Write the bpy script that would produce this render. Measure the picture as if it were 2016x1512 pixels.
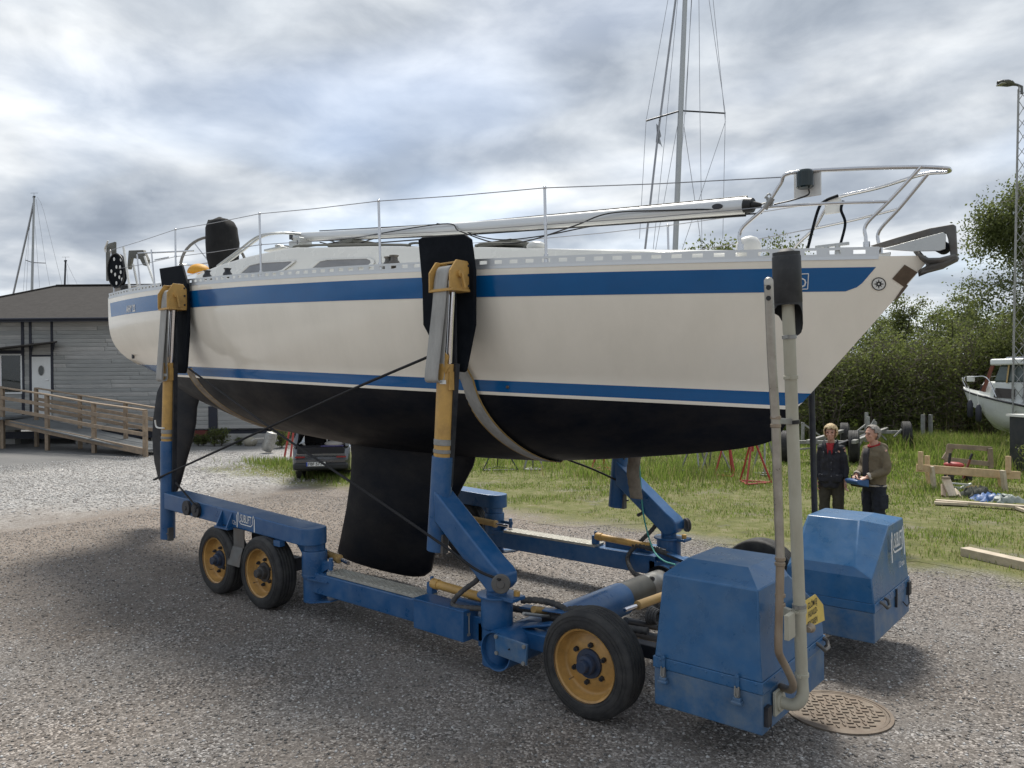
import bpy, bmesh, math, random
import numpy as np
from mathutils import Vector, Matrix

for o in list(bpy.data.objects):
    bpy.data.objects.remove(o, do_unlink=True)
SC = bpy.context.scene
COL = SC.collection
R = math.radians

# ------------------------------------------------------------------ camera
CAM_POS = np.array([2.608661, -6.140324, 2.44623])
CAM_FW = np.array([-0.647502, 0.762051, -0.004302])
CAM_RT = np.array([0.762056, 0.64746, -0.00813])
CAM_UP = np.array([0.00341, 0.008543, 0.999958])
FPX = 1495.405                       # focal length in pixels of a 2016 pixel wide picture
cam = bpy.data.cameras.new('camera')
cam.sensor_fit = 'HORIZONTAL'; cam.sensor_width = 36.0
cam.lens = FPX / 2016 * 36.0
cam.clip_start = 0.05; cam.clip_end = 4000
cam_o = bpy.data.objects.new('camera', cam); COL.objects.link(cam_o)
m = Matrix.Identity(4)
for i in range(3):
    m[i][0] = CAM_RT[i]; m[i][1] = CAM_UP[i]; m[i][2] = -CAM_FW[i]; m[i][3] = CAM_POS[i]
cam_o.matrix_world = m
SC.camera = cam_o

# ------------------------------------------------------------------ light
SUN_TO = Vector((-0.38, 0.52, 1.0)).normalized()      # towards the sun
SUN_EL = math.asin(SUN_TO.z); SUN_AZ = math.atan2(SUN_TO.x, SUN_TO.y)
sun = bpy.data.lights.new('sun', 'SUN'); sun.energy = 2.0; sun.angle = R(18); sun.color = (1, .95, .87)
sun_o = bpy.data.objects.new('sun', sun); COL.objects.link(sun_o)
sun_o.rotation_euler = SUN_TO.to_track_quat('Z', 'Y').to_euler()
sun_o.location = (0, 0, 30)

W = bpy.data.worlds.new('World'); SC.world = W; W.use_nodes = True
nt = W.node_tree; nt.nodes.clear()
def wn(t, **k):
    n = nt.nodes.new(t)
    for a, b in k.items(): setattr(n, a, b)
    return n
L_ = nt.links.new
out = wn('ShaderNodeOutputWorld'); bg = wn('ShaderNodeBackground')
sky = wn('ShaderNodeTexSky', sky_type='NISHITA'); sky.sun_disc = False
sky.sun_elevation = SUN_EL; sky.sun_rotation = SUN_AZ
sky.air_density = 1.0; sky.dust_density = 1.5; sky.ozone_density = 1.5
tc = wn('ShaderNodeTexCoord')
sep = wn('ShaderNodeSeparateXYZ'); L_(tc.outputs['Generated'], sep.inputs[0])
# clouds lie on a plane overhead: direction / (z + k)
addz = wn('ShaderNodeMath', operation='ADD'); L_(sep.outputs['Z'], addz.inputs[0]); addz.inputs[1].default_value = 0.10
mx = wn('ShaderNodeMath', operation='MAXIMUM'); L_(addz.outputs[0], mx.inputs[0]); mx.inputs[1].default_value = 0.06
dx = wn('ShaderNodeMath', operation='DIVIDE'); L_(sep.outputs['X'], dx.inputs[0]); L_(mx.outputs[0], dx.inputs[1])
dy = wn('ShaderNodeMath', operation='DIVIDE'); L_(sep.outputs['Y'], dy.inputs[0]); L_(mx.outputs[0], dy.inputs[1])
cmb = wn('ShaderNodeCombineXYZ'); L_(dx.outputs[0], cmb.inputs[0]); L_(dy.outputs[0], cmb.inputs[1])
mp = wn('ShaderNodeMapping'); L_(cmb.outputs[0], mp.inputs[0])
mp.inputs['Rotation'].default_value = (0, 0, R(-40)); mp.inputs['Scale'].default_value = (0.72, 0.9, 1); mp.inputs['Location'].default_value = (3.1, 1.3, 0)
n1 = wn('ShaderNodeTexNoise'); L_(mp.outputs[0], n1.inputs['Vector'])
n1.inputs['Scale'].default_value = 1.5; n1.inputs['Detail'].default_value = 4; n1.inputs['Roughness'].default_value = .54; n1.inputs['Distortion'].default_value = .25
mp2 = wn('ShaderNodeMapping'); L_(tc.outputs['Generated'], mp2.inputs[0]); mp2.inputs['Scale'].default_value = (1, 1, 2.1); mp2.inputs['Location'].default_value = (.3, .7, .2)
n2 = wn('ShaderNodeTexNoise'); L_(mp2.outputs[0], n2.inputs['Vector'])
n2.inputs['Scale'].default_value = 6.0; n2.inputs['Detail'].default_value = 7; n2.inputs['Roughness'].default_value = .55; n2.inputs['Distortion'].default_value = .25
# cloud brightness
cr = wn('ShaderNodeValToRGB'); L_(n1.outputs['Fac'], cr.inputs[0])
e = cr.color_ramp.elements
e[0].position = .30; e[0].color = (.335, .375, .43, 1)
e[1].position = .74; e[1].color = (.78, .79, .80, 1)
for pos, c in ((.42, (.40, .44, .495)), (.51, (.49, .525, .57)), (.62, (.64, .665, .69))):
    x = cr.color_ramp.elements.new(pos); x.color = (*c, 1)
cr2 = wn('ShaderNodeValToRGB'); L_(n2.outputs['Fac'], cr2.inputs[0])
cr2.color_ramp.elements[0].position = .34; cr2.color_ramp.elements[0].color = (.66, .69, .735, 1)
cr2.color_ramp.elements[1].position = .66; cr2.color_ramp.elements[1].color = (1.20, 1.19, 1.17, 1)
mul = wn('ShaderNodeMix', data_type='RGBA', blend_type='MULTIPLY'); mul.inputs[0].default_value = 1
L_(cr.outputs[0], mul.inputs[6]); L_(cr2.outputs[0], mul.inputs[7])
gain = wn('ShaderNodeVectorMath', operation='SCALE'); L_(mul.outputs[2], gain.inputs[0]); gain.inputs['Scale'].default_value = 6.2
# thin spots where the blue sky shows through
n3 = wn('ShaderNodeTexNoise'); L_(mp.outputs[0], n3.inputs['Vector']); n3.inputs['Scale'].default_value = .8; n3.inputs['Detail'].default_value = 2
cr3 = wn('ShaderNodeMapRange'); L_(n3.outputs['Fac'], cr3.inputs['Value'])
cr3.inputs['From Min'].default_value = .30; cr3.inputs['From Max'].default_value = .50; cr3.inputs['To Min'].default_value = .62; cr3.inputs['To Max'].default_value = 1
mixs = wn('ShaderNodeMix', data_type='RGBA'); L_(cr3.outputs[0], mixs.inputs[0])
L_(sky.outputs[0], mixs.inputs[6]); L_(gain.outputs[0], mixs.inputs[7])
L_(mixs.outputs[2], bg.inputs[0]); bg.inputs[1].default_value = 0.10
L_(bg.outputs[0], out.inputs[0])
SC.view_settings.view_transform = 'Standard'; SC.view_settings.look = 'None'
SC.view_settings.exposure = 1.12; SC.view_settings.gamma = 1; SC.view_settings.use_curve_mapping = False
SC.render.engine = 'CYCLES'
W.cycles.sampling_method = 'MANUAL'; W.cycles.sample_map_resolution = 512
SC.cycles.max_bounces = 5; SC.cycles.diffuse_bounces = 3; SC.cycles.glossy_bounces = 3; SC.cycles.transmission_bounces = 2; SC.cycles.transparent_max_bounces = 8

# ------------------------------------------------------------------ helpers
def ray(u, v): return CAM_FW + CAM_RT * (u - 1008) / FPX - CAM_UP * (v - 756) / FPX
def PX(u, v, x): d = ray(u, v); return Vector(CAM_POS + d * (x - CAM_POS[0]) / d[0])
def PY(u, v, y): d = ray(u, v); return Vector(CAM_POS + d * (y - CAM_POS[1]) / d[1])
def PZ(u, v, z=0.0): d = ray(u, v); return Vector(CAM_POS + d * (z - CAM_POS[2]) / d[2])
def PD(u, v, D): return Vector(CAM_POS + ray(u, v) * D)
RT = Vector((CAM_RT[0], CAM_RT[1], 0)).normalized(); FW = Vector((CAM_FW[0], CAM_FW[1], 0)).normalized()
VIEW_YAW = math.atan2(RT.y, RT.x)
V = Vector

class MB:
    """collects shapes that become one mesh object"""
    def __init__(self): self.v = []; self.f = []; self.mi = []; self.cur = 0
    def add(self, vs, fs):
        b = len(self.v); self.v += [tuple(p) for p in vs]
        for f in fs: self.f.append(tuple(i + b for i in f)); self.mi.append(self.cur)
        return self
    def box(self, c, s, rot=None):
        c = V(c); M_ = rot if rot is not None else Matrix.Identity(3)
        vs = [c + M_ @ V((x * s[0] / 2, y * s[1] / 2, z * s[2] / 2)) for x in (-1, 1) for y in (-1, 1) for z in (-1, 1)]
        return self.add(vs, [(0, 1, 3, 2), (4, 6, 7, 5), (0, 4, 5, 1), (2, 3, 7, 6), (0, 2, 6, 4), (1, 5, 7, 3)])
    def bar(self, a, b, w, h, up=(0, 0, 1)):
        """box section from a to b; w across, h along 'up'"""
        a, b = V(a), V(b); d = (b - a).normalized(); s = d.cross(V(up))
        if s.length < 1e-4: s = d.cross(V((1, 0, 0)))
        s.normalize(); u = s.cross(d).normalized()
        vs = []
        for p in (a, b):
            vs += [p - s * w / 2 - u * h / 2, p + s * w / 2 - u * h / 2, p + s * w / 2 + u * h / 2, p - s * w / 2 + u * h / 2]
        return self.add(vs, [(3, 2, 1, 0), (4, 5, 6, 7), (0, 1, 5, 4), (1, 2, 6, 5), (2, 3, 7, 6), (3, 0, 4, 7)])
    def prism(self, poly, off):
        n = len(poly); off = V(off)
        vs = [V(p) for p in poly] + [V(p) + off for p in poly]
        nrm = V((0, 0, 0))
        for i in range(n): nrm += V(poly[i]).cross(V(poly[(i + 1) % n]))
        fs = [tuple(range(n)), tuple(range(2 * n - 1, n - 1, -1))]
        fs += [(i, i + n, (i + 1) % n + n, (i + 1) % n) for i in range(n)]
        if nrm.dot(off) > 0: fs = [tuple(reversed(f)) for f in fs]
        return self.add(vs, fs)
    def cyl(self, p0, p1, r0, r1=None, n=16, caps=True):
        r1 = r0 if r1 is None else r1
        p0, p1 = V(p0), V(p1); d = (p1 - p0).normalized()
        a = d.orthogonal().normalized(); b = d.cross(a)
        vs = []
        for p, r in ((p0, r0), (p1, r1)):
            vs += [p + (a * math.cos(2 * math.pi * i / n) + b * math.sin(2 * math.pi * i / n)) * r for i in range(n)]
        fs = [(i, (i + 1) % n, (i + 1) % n + n, i + n) for i in range(n)]
        if caps: fs += [tuple(range(n - 1, -1, -1)), tuple(range(n, 2 * n))]
        return self.add(vs, fs)
    def tube(self, pts, r, n=8, closed=False, caps=True):
        pts = [V(p) for p in pts]; k = len(pts)
        rs = r if isinstance(r, (list, tuple)) else [r] * k
        t = []
        for i in range(k):
            if closed: t.append((pts[(i + 1) % k] - pts[i - 1]).normalized())
            else: t.append((pts[min(i + 1, k - 1)] - pts[max(i - 1, 0)]).normalized())
        a = t[0].orthogonal().normalized(); vs = []
        for i in range(k):
            a = (a - t[i] * a.dot(t[i])).normalized(); b = t[i].cross(a)
            vs += [pts[i] + (a * math.cos(2 * math.pi * j / n) + b * math.sin(2 * math.pi * j / n)) * rs[i] for j in range(n)]
        fs = []
        for i in range(k if closed else k - 1):
            o, q = i * n, ((i + 1) % k) * n
            fs += [(o + j, o + (j + 1) % n, q + (j + 1) % n, q + j) for j in range(n)]
        if caps and not closed: fs += [tuple(range(n - 1, -1, -1)), tuple(range((k - 1) * n, k * n))]
        return self.add(vs, fs)
    def lathe(self, prof, o, axis, n=32, caps=False):
        o = V(o); d = V(axis).normalized(); a = d.orthogonal().normalized(); b = d.cross(a); vs = []
        for r, h in prof:
            vs += [o + d * h + (a * math.cos(2 * math.pi * i / n) + b * math.sin(2 * math.pi * i / n)) * r for i in range(n)]
        fs = []
        for k in range(len(prof) - 1):
            fs += [(k * n + i, k * n + (i + 1) % n, (k + 1) * n + (i + 1) % n, (k + 1) * n + i) for i in range(n)]
        if caps: fs += [tuple(range(n - 1, -1, -1)), tuple(range((len(prof) - 1) * n, len(prof) * n))]
        return self.add(vs, fs)
    def grid(self, rows, closed_u=False):
        k = len(rows); n = len(rows[0]); vs = [p for r in rows for p in r]; fs = []
        for i in range(k - 1):
            for j in range(n if closed_u else n - 1):
                fs.append((i * n + j, i * n + (j + 1) % n, (i + 1) * n + (j + 1) % n, (i + 1) * n + j))
        return self.add(vs, fs)
    def ball(self, c, r, n=12, rot=None):
        c = V(c); r = r if isinstance(r, (tuple, list)) else (r, r, r); M_ = rot if rot is not None else Matrix.Identity(3)
        rows = []
        for i in range(n + 1):
            th = math.pi * i / n
            rows.append([c + M_ @ V((math.sin(th) * math.cos(2 * math.pi * j / (2 * n)) * r[0], math.sin(th) * math.sin(2 * math.pi * j / (2 * n)) * r[1], math.cos(th) * r[2])) for j in range(2 * n)])
        return self.grid(rows, True)
    def build(self, name, mats, parent=None, bevel=0, smooth=38, solid=0, weld=False):
        me = bpy.data.meshes.new(name); me.from_pydata(self.v, [], self.f)
        mats = mats if isinstance(mats, (list, tuple)) else [mats]
        for x in mats: me.materials.append(x)
        if len(mats) > 1: me.polygons.foreach_set('material_index', self.mi)
        if weld:
            bm = bmesh.new(); bm.from_mesh(me); bmesh.ops.remove_doubles(bm, verts=bm.verts, dist=1e-4); bmesh.ops.recalc_face_normals(bm, faces=bm.faces); bm.to_mesh(me); bm.free()
        if smooth: finish_smooth(me, smooth)
        o = link(name, me, parent)
        if solid:
            s = o.modifiers.new('solid', 'SOLIDIFY'); s.thickness = solid; s.offset = 0
        if bevel:
            b = o.modifiers.new('bevel', 'BEVEL'); b.width = bevel; b.segments = 2; b.limit_method = 'ANGLE'; b.angle_limit = R(35); b.harden_normals = False
        return o

def finish_smooth(me, ang):
    me.polygons.foreach_set('use_smooth', [True] * len(me.polygons))
    try: me.set_sharp_from_angle(angle=R(ang))
    except Exception: pass
    me.update()

def link(name, data, parent=None):
    o = bpy.data.objects.new(name, data); COL.objects.link(o)
    if parent is not None:
        o.parent = parent
        if parent.get('_w'): o.matrix_parent_inverse = Matrix.Translation(-parent.location)
    return o

def thing(name, label, cat, loc=(0, 0, 0), rz=0.0, group=None, world=True):
    """Empty at the base of a thing; world=True: its parts are written in world coordinates"""
    o = bpy.data.objects.new(name, None); COL.objects.link(o); o.empty_display_size = .2
    o.location = loc; o.rotation_euler = (0, 0, rz)
    if world and rz == 0: o['_w'] = 1
    return tag(o, label, cat, group)
def tag(o, label, cat, group=None):
    o['label'] = label; o['category'] = cat
    if group: o['group'] = group
    return o
def structure(o, label=None):
    o['kind'] = 'structure'
    if label: o['label'] = label
    return o
def stuff(o, label=None, cat=None):
    o['kind'] = 'stuff'
    if label: o['label'] = label
    if cat: o['category'] = cat
    return o
def dup(root, loc=None, rz=None, label=None, group=None, scale=None):
    def cp(o, par):
        c = o.copy(); COL.objects.link(c)
        if par is not None: c.parent = par; c.matrix_parent_inverse = o.matrix_parent_inverse.copy()
        for ch in [x for x in o.children]: cp(ch, c)
        return c
    r = cp(root, root.parent)
    if loc is not None: r.location = loc
    if rz is not None: r.rotation_euler = (0, 0, rz)
    if scale is not None: r.scale = scale if isinstance(scale, (tuple, list)) else (scale,) * 3
    if label: r['label'] = label
    if group: r['group'] = group
    return r
def fast_mesh(name, verts, tris, mats, mi=None, smooth=False, nper=3):
    """numpy arrays straight into a mesh (all faces with nper corners)"""
    me = bpy.data.meshes.new(name)
    verts = np.asarray(verts, np.float32); tris = np.asarray(tris, np.int32)
    me.vertices.add(len(verts)); me.vertices.foreach_set('co', verts.ravel())
    me.loops.add(tris.size); me.loops.foreach_set('vertex_index', tris.ravel())
    me.polygons.add(len(tris)); me.polygons.foreach_set('loop_start', np.arange(0, tris.size, nper, dtype=np.int32))
    for x in (mats if isinstance(mats, (list, tuple)) else [mats]): me.materials.append(x)
    if mi is not None: me.polygons.foreach_set('material_index', np.asarray(mi, np.int32))
    if smooth: me.polygons.foreach_set('use_smooth', np.ones(len(tris), bool))
    me.update(calc_edges=True); me.validate()
    return me
def interp(x, pts):
    xs = [p[0] for p in pts]; ys = [p[1] for p in pts]
    return float(np.interp(x, xs, ys))
def smooth_curve(pts, n=8, closed=False):
    """Catmull-Rom through points"""
    P = [V(p) for p in pts]; k = len(P); o = []
    for i in range(k if closed else k - 1):
        p0 = P[i - 1] if (closed or i > 0) else P[0] * 2 - P[1]
        p1 = P[i]; p2 = P[(i + 1) % k]
        p3 = P[(i + 2) % k] if (closed or i + 2 < k) else P[-1] * 2 - P[-2]
        for j in range(n):
            t = j / n
            o.append(.5 * ((2 * p1) + (p2 - p0) * t + (2 * p0 - 5 * p1 + 4 * p2 - p3) * t * t + (3 * p1 - p0 - 3 * p2 + p3) * t ** 3))
    if not closed: o.append(P[-1])
    return o
# ------------------------------------------------------------------ materials
def M(name, col, rough=.5, metal=0.0, var=.08, vscale=4.0, bump=0.0, bscale=60.0, dirt=None, coat=0.0, spec=.5, col2=None, rvar=.1, stretch=None, alpha=None, trans=0.0):
    """col: base colour; var: brightness variation by noise; dirt=(colour, amount, scale); col2: second colour mixed by noise"""
    mt = bpy.data.materials.new(name); mt.use_nodes = True
    t = mt.node_tree; b = t.nodes['Principled BSDF']; l = t.links.new
    tcn = t.nodes.new('ShaderNodeTexCoord'); mpn = t.nodes.new('ShaderNodeMapping'); l(tcn.outputs['Object'], mpn.inputs[0])
    if stretch: mpn.inputs['Scale'].default_value = stretch
    n = t.nodes.new('ShaderNodeTexNoise'); l(mpn.outputs[0], n.inputs['Vector']); n.inputs['Scale'].default_value = vscale; n.inputs['Detail'].default_value = 6; n.inputs['Roughness'].default_value = .62
    c0 = [max(0, c * (1 - var)) for c in col[:3]]; c1 = [min(1, c * (1 + var)) for c in (col2 or col)[:3]]
    rp = t.nodes.new('ShaderNodeValToRGB'); l(n.outputs['Fac'], rp.inputs[0])
    rp.color_ramp.elements[0].position = .32; rp.color_ramp.elements[0].color = (*c0, 1)
    rp.color_ramp.elements[1].position = .68; rp.color_ramp.elements[1].color = (*c1, 1)
    last = rp.outputs[0]
    if dirt:
        n2 = t.nodes.new('ShaderNodeTexNoise'); l(mpn.outputs[0], n2.inputs['Vector']); n2.inputs['Scale'].default_value = dirt[2]; n2.inputs['Detail'].default_value = 8; n2.inputs['Roughness'].default_value = .7
        mr = t.nodes.new('ShaderNodeMapRange'); l(n2.outputs['Fac'], mr.inputs['Value']); mr.inputs['From Min'].default_value = .40; mr.inputs['From Max'].default_value = .68; mr.inputs['To Max'].default_value = dirt[1]
        mxn = t.nodes.new('ShaderNodeMix'); mxn.data_type = 'RGBA'; l(mr.outputs[0], mxn.inputs[0]); l(last, mxn.inputs[6]); mxn.inputs[7].default_value = (*dirt[0], 1)
        last = mxn.outputs[2]
    l(last, b.inputs['Base Color'])
    mr2 = t.nodes.new('ShaderNodeMapRange'); l(n.outputs['Fac'], mr2.inputs['Value']); mr2.inputs['From Min'].default_value = .3; mr2.inputs['From Max'].default_value = .7
    mr2.inputs['To Min'].default_value = max(.02, rough - rvar); mr2.inputs['To Max'].default_value = min(1, rough + rvar); l(mr2.outputs[0], b.inputs['Roughness'])
    b.inputs['Metallic'].default_value = metal; b.inputs['Specular IOR Level'].default_value = spec
    if coat: b.inputs['Coat Weight'].default_value = coat; b.inputs['Coat Roughness'].default_value = .06
    if trans: b.inputs['Transmission Weight'].default_value = trans
    if alpha is not None: b.inputs['Alpha'].default_value = alpha
    if bump:
        nb = t.nodes.new('ShaderNodeTexNoise'); l(mpn.outputs[0], nb.inputs['Vector']); nb.inputs['Scale'].default_value = bscale; nb.inputs['Detail'].default_value = 5
        bp = t.nodes.new('ShaderNodeBump'); bp.inputs['Strength'].default_value = min(1, bump); bp.inputs['Distance'].default_value = .01; l(nb.outputs['Fac'], bp.inputs['Height']); l(bp.outputs[0], b.inputs['Normal'])
    return mt
DUST = (.30, .27, .22)
m_gel = M('gelcoat_cream', (.92, .86, .745), .12, var=.015, vscale=1.6, dirt=((.78, .73, .62), .38, 1.5), rvar=.05, stretch=(1.6, 1.6, .45))
m_blue = M('stripe_blue', (.004, .105, .30), .15, var=.06, rvar=.04)
m_white_line = M('line_white', (.72, .71, .66), .25, var=.03)
m_anti = M('antifouling_black', (.0040, .0060, .0110), .55, var=.25, vscale=3, spec=.14, dirt=((.036, .031, .027), .5, 2.6), bump=.12, bscale=40, stretch=(.5, 1, 1))
m_deck = M('deck_white', (.72, .70, .64), .35, var=.04, dirt=((.5, .48, .42), .3, 4))
m_cabin = M('cabin_white', (.74, .73, .68), .25, var=.03)
m_alu = M('aluminium', (.62, .63, .63), .40, .6, var=.03, vscale=2)
m_alu_dull = M('aluminium_dull', (.50, .51, .50), .45, .75, var=.1, vscale=8)
m_steel = M('stainless', (.58, .58, .59), .14, 1.0, var=.04)
m_chrome = M('chrome_rod', (.82, .80, .82), .06, 1.0, var=.02)
m_wire = M('wire', (.30, .30, .31), .35, .8, var=.1)
m_rubber = M('black_rubber', (.0040, .0060, .0095), .75, var=.2, vscale=5, spec=.10, dirt=((.03, .032, .036), .3, 5), bump=.1)
m_canvas = M('black_canvas', (.005, .005, .006), .9, var=.25, vscale=6, bump=.3, bscale=25)
m_window = M('cabin_window', (.20, .20, .205), .12, var=.1)
m_wheelgrey = M('wheel_leather', (.19, .18, .165), .5, var=.1)
m_yellowcover = M('yellow_cover', (.62, .30, .02), .6, var=.1)
m_zinc = M('galvanised', (.33, .335, .325), .5, .55, var=.22, vscale=9, dirt=((.16, .13, .10), .5, 6))
m_zinc_dark = M('galvanised_dark', (.13, .13, .125), .55, .4, var=.25, vscale=6, dirt=((.12, .07, .04), .35, 5))
m_bronze = M('bow_plate', (.13, .10, .075), .35, .6, var=.25, vscale=12)
m_whiteplastic = M('white_plastic', (.72, .72, .69), .4, var=.04)
m_greyply = M('grey_board', (.12, .12, .105), .7, var=.15, vscale=8)
m_sub = M('lift_blue', (.012, .088, .235), .34, var=.16, vscale=3, dirt=((.15, .18, .21), .30, 6), bump=.06, bscale=25)
m_subbox = M('box_blue', (.020, .106, .25), .32, var=.10, vscale=5, dirt=((.13, .20, .28), .32, 5.5), bump=.05, bscale=90)
m_subbox_low = M('box_blue_dusty', (.026, .105, .235), .42, var=.15, vscale=5, dirt=((.21, .235, .235), .55, 4.5), bump=.05, bscale=90)
m_ochre = M('ochre_paint', (.56, .33, .09), .45, var=.12, vscale=6, dirt=((.20, .13, .06), .4, 7))
m_ochre_dusty = M('ochre_dusty', (.46, .29, .10), .5, var=.12, vscale=6, dirt=((.30, .22, .12), .5, 6))
m_rim = M('rim_ochre', (.50, .285, .085), .42, var=.14, vscale=8, dirt=((.13, .08, .04), .5, 7))
m_tyre = M('tyre', (.020, .020, .021), .75, var=.25, vscale=10, dirt=((.085, .08, .072), .5, 7), bump=.15, bscale=80)
m_dark = M('dark_steel', (.020, .024, .033), .5, .2, var=.25, dirt=((.09, .08, .07), .4, 8))
m_hose = M('hose_sleeve', (.045, .045, .047), .75, var=.25, vscale=20, dirt=((.15, .14, .125), .5, 12), bump=.4, bscale=90)
m_tread = M('tread_plate', (.44, .43, .38), .55, .35, var=.12, vscale=12, dirt=((.25, .22, .17), .5, 8))
m_sling = M('sling_grey', (.36, .355, .335), .9, var=.16, vscale=14, stretch=(1, 1, .25), bump=.4, bscale=120)
m_sling_edge = M('sling_edge', (.36, .24, .085), .9, var=.2, vscale=14)
m_sling_wet = M('sling_dirty', (.30, .26, .205), .9, var=.25, vscale=7, dirt=((.12, .08, .06), .6, 5), bump=.4, bscale=120)
m_rope_black = M('rope_black', (.012, .012, .014), .8, var=.2, bump=.5, bscale=120)
m_rope_teal = M('rope_teal', (.08, .32, .28), .8, var=.2)
m_pipe = M('exhaust_pipe_cream', (.45, .435, .35), .5, var=.08, vscale=5, dirt=((.27, .24, .17), .55, 3.2), stretch=(1, 1, .45))
m_pipe_rust = M('exhaust_pipe_brown', (.33, .27, .20), .42, .4, var=.22, vscale=8, dirt=((.12, .065, .035), .6, 3.5), stretch=(1, 1, .3))
m_pipe_steel = M('pipe_steel', (.40, .375, .33), .35, .7, var=.2, vscale=8)
m_sign_y = M('sign_yellow', (.72, .52, .10), .5, var=.06, dirt=((.35, .27, .12), .4, 6))
m_black = M('black_paint', (.008, .008, .009), .5, var=.1)
m_lettering = M('lettering_white', (.74, .74, .72), .5, var=.05)
m_wood_grey = M('wood_weathered', (.30, .225, .155), .85, var=.22, vscale=5, dirt=((.17, .15, .13), .5, 7), bump=.35, bscale=35, stretch=(1, 1, 1))
m_wood_new = M('wood_pine', (.60, .44, .26), .75, var=.15, vscale=7, dirt=((.33, .20, .09), .4, 9), bump=.2, bscale=40)
m_wood_white = M('wood_pale', (.55, .47, .36), .8, var=.18, vscale=6, dirt=((.36, .29, .2), .5, 8), bump=.2, bscale=40)
m_plank = [M('siding_grey_%d' % i, c, .85, var=.2, vscale=3, dirt=((.22, .225, .215), .5, 5), bump=.25, bscale=30) for i, c in enumerate([(.375, .375, .36), (.41, .405, .39), (.335, .34, .33), (.45, .44, .42)])]
m_trim = M('trim_navy', (.018, .021, .034), .6, var=.2)
m_roof = M('roof_felt', (.050, .046, .043), .95, var=.2, vscale=6, spec=.2, dirt=((.08, .075, .07), .4, 3), bump=.4, bscale=40)
m_door = M('door_white', (.70, .71, .70), .4, var=.04)
m_glass = M('window_glass', (.020, .026, .024), .06, var=.2, spec=.8)
m_redbeam = M('red_beam', (.12, .025, .02), .7, var=.2)
m_concrete = M('concrete', (.34, .33, .31), .9, var=.15, vscale=3, bump=.3, bscale=30)
m_carpaint = M('car_grey', (.11, .115, .125), .22, .75, var=.05, coat=.8)
m_carplastic = M('car_plastic', (.02, .021, .023), .55, var=.1)
m_carlamp = M('car_lamp_red', (.28, .02, .02), .2, var=.1)
m_upholstery = M('car_interior', (.020, .020, .024), .8, var=.3)
m_skin = M('skin', (.54, .30, .215), .5, var=.08, vscale=20)
m_hair_blond = M('hair_blond', (.50, .37, .20), .6, var=.3, vscale=40, bump=.6, bscale=90)
m_hair_grey = M('hair_grey', (.27, .245, .215), .65, var=.35, vscale=40, bump=.6, bscale=90)
m_jacket = M('jacket_black', (.013, .014, .021), .75, var=.25, vscale=8, bump=.5, bscale=14)
m_fleece = M('fleece_olive', (.155, .125, .08), .95, var=.15, vscale=10, bump=.5, bscale=18)
m_fleece_dark = M('shirt_charcoal', (.045, .042, .045), .9, var=.15)
m_fleece_in = M('fleece_lining', (.42, .38, .33), .95, var=.15)
m_red_shirt = M('red_shirt', (.33, .015, .02), .8, var=.1)
m_trousers_olive = M('trousers_olive', (.048, .043, .032), .9, var=.2, vscale=8, bump=.5, bscale=16)
m_trousers_navy = M('trousers_navy', (.014, .017, .027), .9, var=.25, vscale=8, bump=.5, bscale=16)
m_remote = M('remote_blue', (.03, .10, .26), .4, var=.1)
m_red_paint = M('red_paint', (.42, .05, .045), .5, var=.15, dirt=((.2, .07, .05), .4, 8))
m_bark = M('bark', (.055, .045, .035), .9, var=.3, vscale=8, bump=.5, bscale=25)
m_birch = M('birch_bark', (.35, .33, .30), .8, var=.35, vscale=9)
m_tarp_blue = M('tarp_blue', (.05, .12, .30), .45, var=.2, vscale=8)
m_tarp_grey = M('tarp_grey', (.20, .23, .21), .5, var=.3, vscale=8)
m_white_hull = M('motorboat_white', (.72, .74, .72), .25, var=.04, dirt=((.45, .46, .42), .35, 2))
m_mahogany = M('mahogany', (.17, .045, .02), .35, var=.2)
m_tan = M('tan_wood', (.60, .42, .18), .5, var=.1)
m_fender = M('fender_navy', (.020, .022, .035), .45, var=.15)
m_lamp = M('lamp_grey', (.16, .165, .17), .5, .4, var=.1)
m_iron = M('cast_iron', (.16, .125, .095), .6, .4, var=.2, vscale=12, dirt=((.24, .21, .17), .5, 9))
m_flag = M('flag_grey', (.30, .32, .36), .8, var=.2)

def leaf_mat(name, c1, c2):
    mt = bpy.data.materials.new(name); mt.use_nodes = True
    t = mt.node_tree; b = t.nodes['Principled BSDF']; l = t.links.new
    tcn = t.nodes.new('ShaderNodeTexCoord'); n = t.nodes.new('ShaderNodeTexNoise'); l(tcn.outputs['Object'], n.inputs['Vector'])
    n.inputs['Scale'].default_value = 1.7; n.inputs['Detail'].default_value = 8; n.inputs['Roughness'].default_value = .75
    rp = t.nodes.new('ShaderNodeValToRGB'); l(n.outputs['Fac'], rp.inputs[0])
    rp.color_ramp.elements[0].position = .34; rp.color_ramp.elements[0].color = (*c1, 1)
    rp.color_ramp.elements[1].position = .66; rp.color_ramp.elements[1].color = (*c2, 1)
    l(rp.outputs[0], b.inputs['Base Color']); b.inputs['Roughness'].default_value = .55
    tr = t.nodes.new('ShaderNodeBsdfTranslucent'); l(rp.outputs[0], tr.inputs[0])
    ms = t.nodes.new('ShaderNodeMixShader'); ms.inputs[0].default_value = .65
    l(b.outputs[0], ms.inputs[1]); l(tr.outputs[0], ms.inputs[2]); l(ms.outputs[0], t.nodes['Material Output'].inputs[0])
    return mt
m_leaf_dark = leaf_mat('leaf_dark', (.072, .095, .030), (.15, .18, .06))
m_leaf_mid = leaf_mat('leaf_mid', (.095, .12, .036), (.19, .215, .072))
m_leaf_light = leaf_mat('leaf_light', (.095, .120, .032), (.19, .22, .065))
m_grass = leaf_mat('grass_blades', (.105, .165, .026), (.23, .295, .066))
m_grass_dry = leaf_mat('grass_dry', (.20, .19, .075), (.33, .30, .14))
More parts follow.
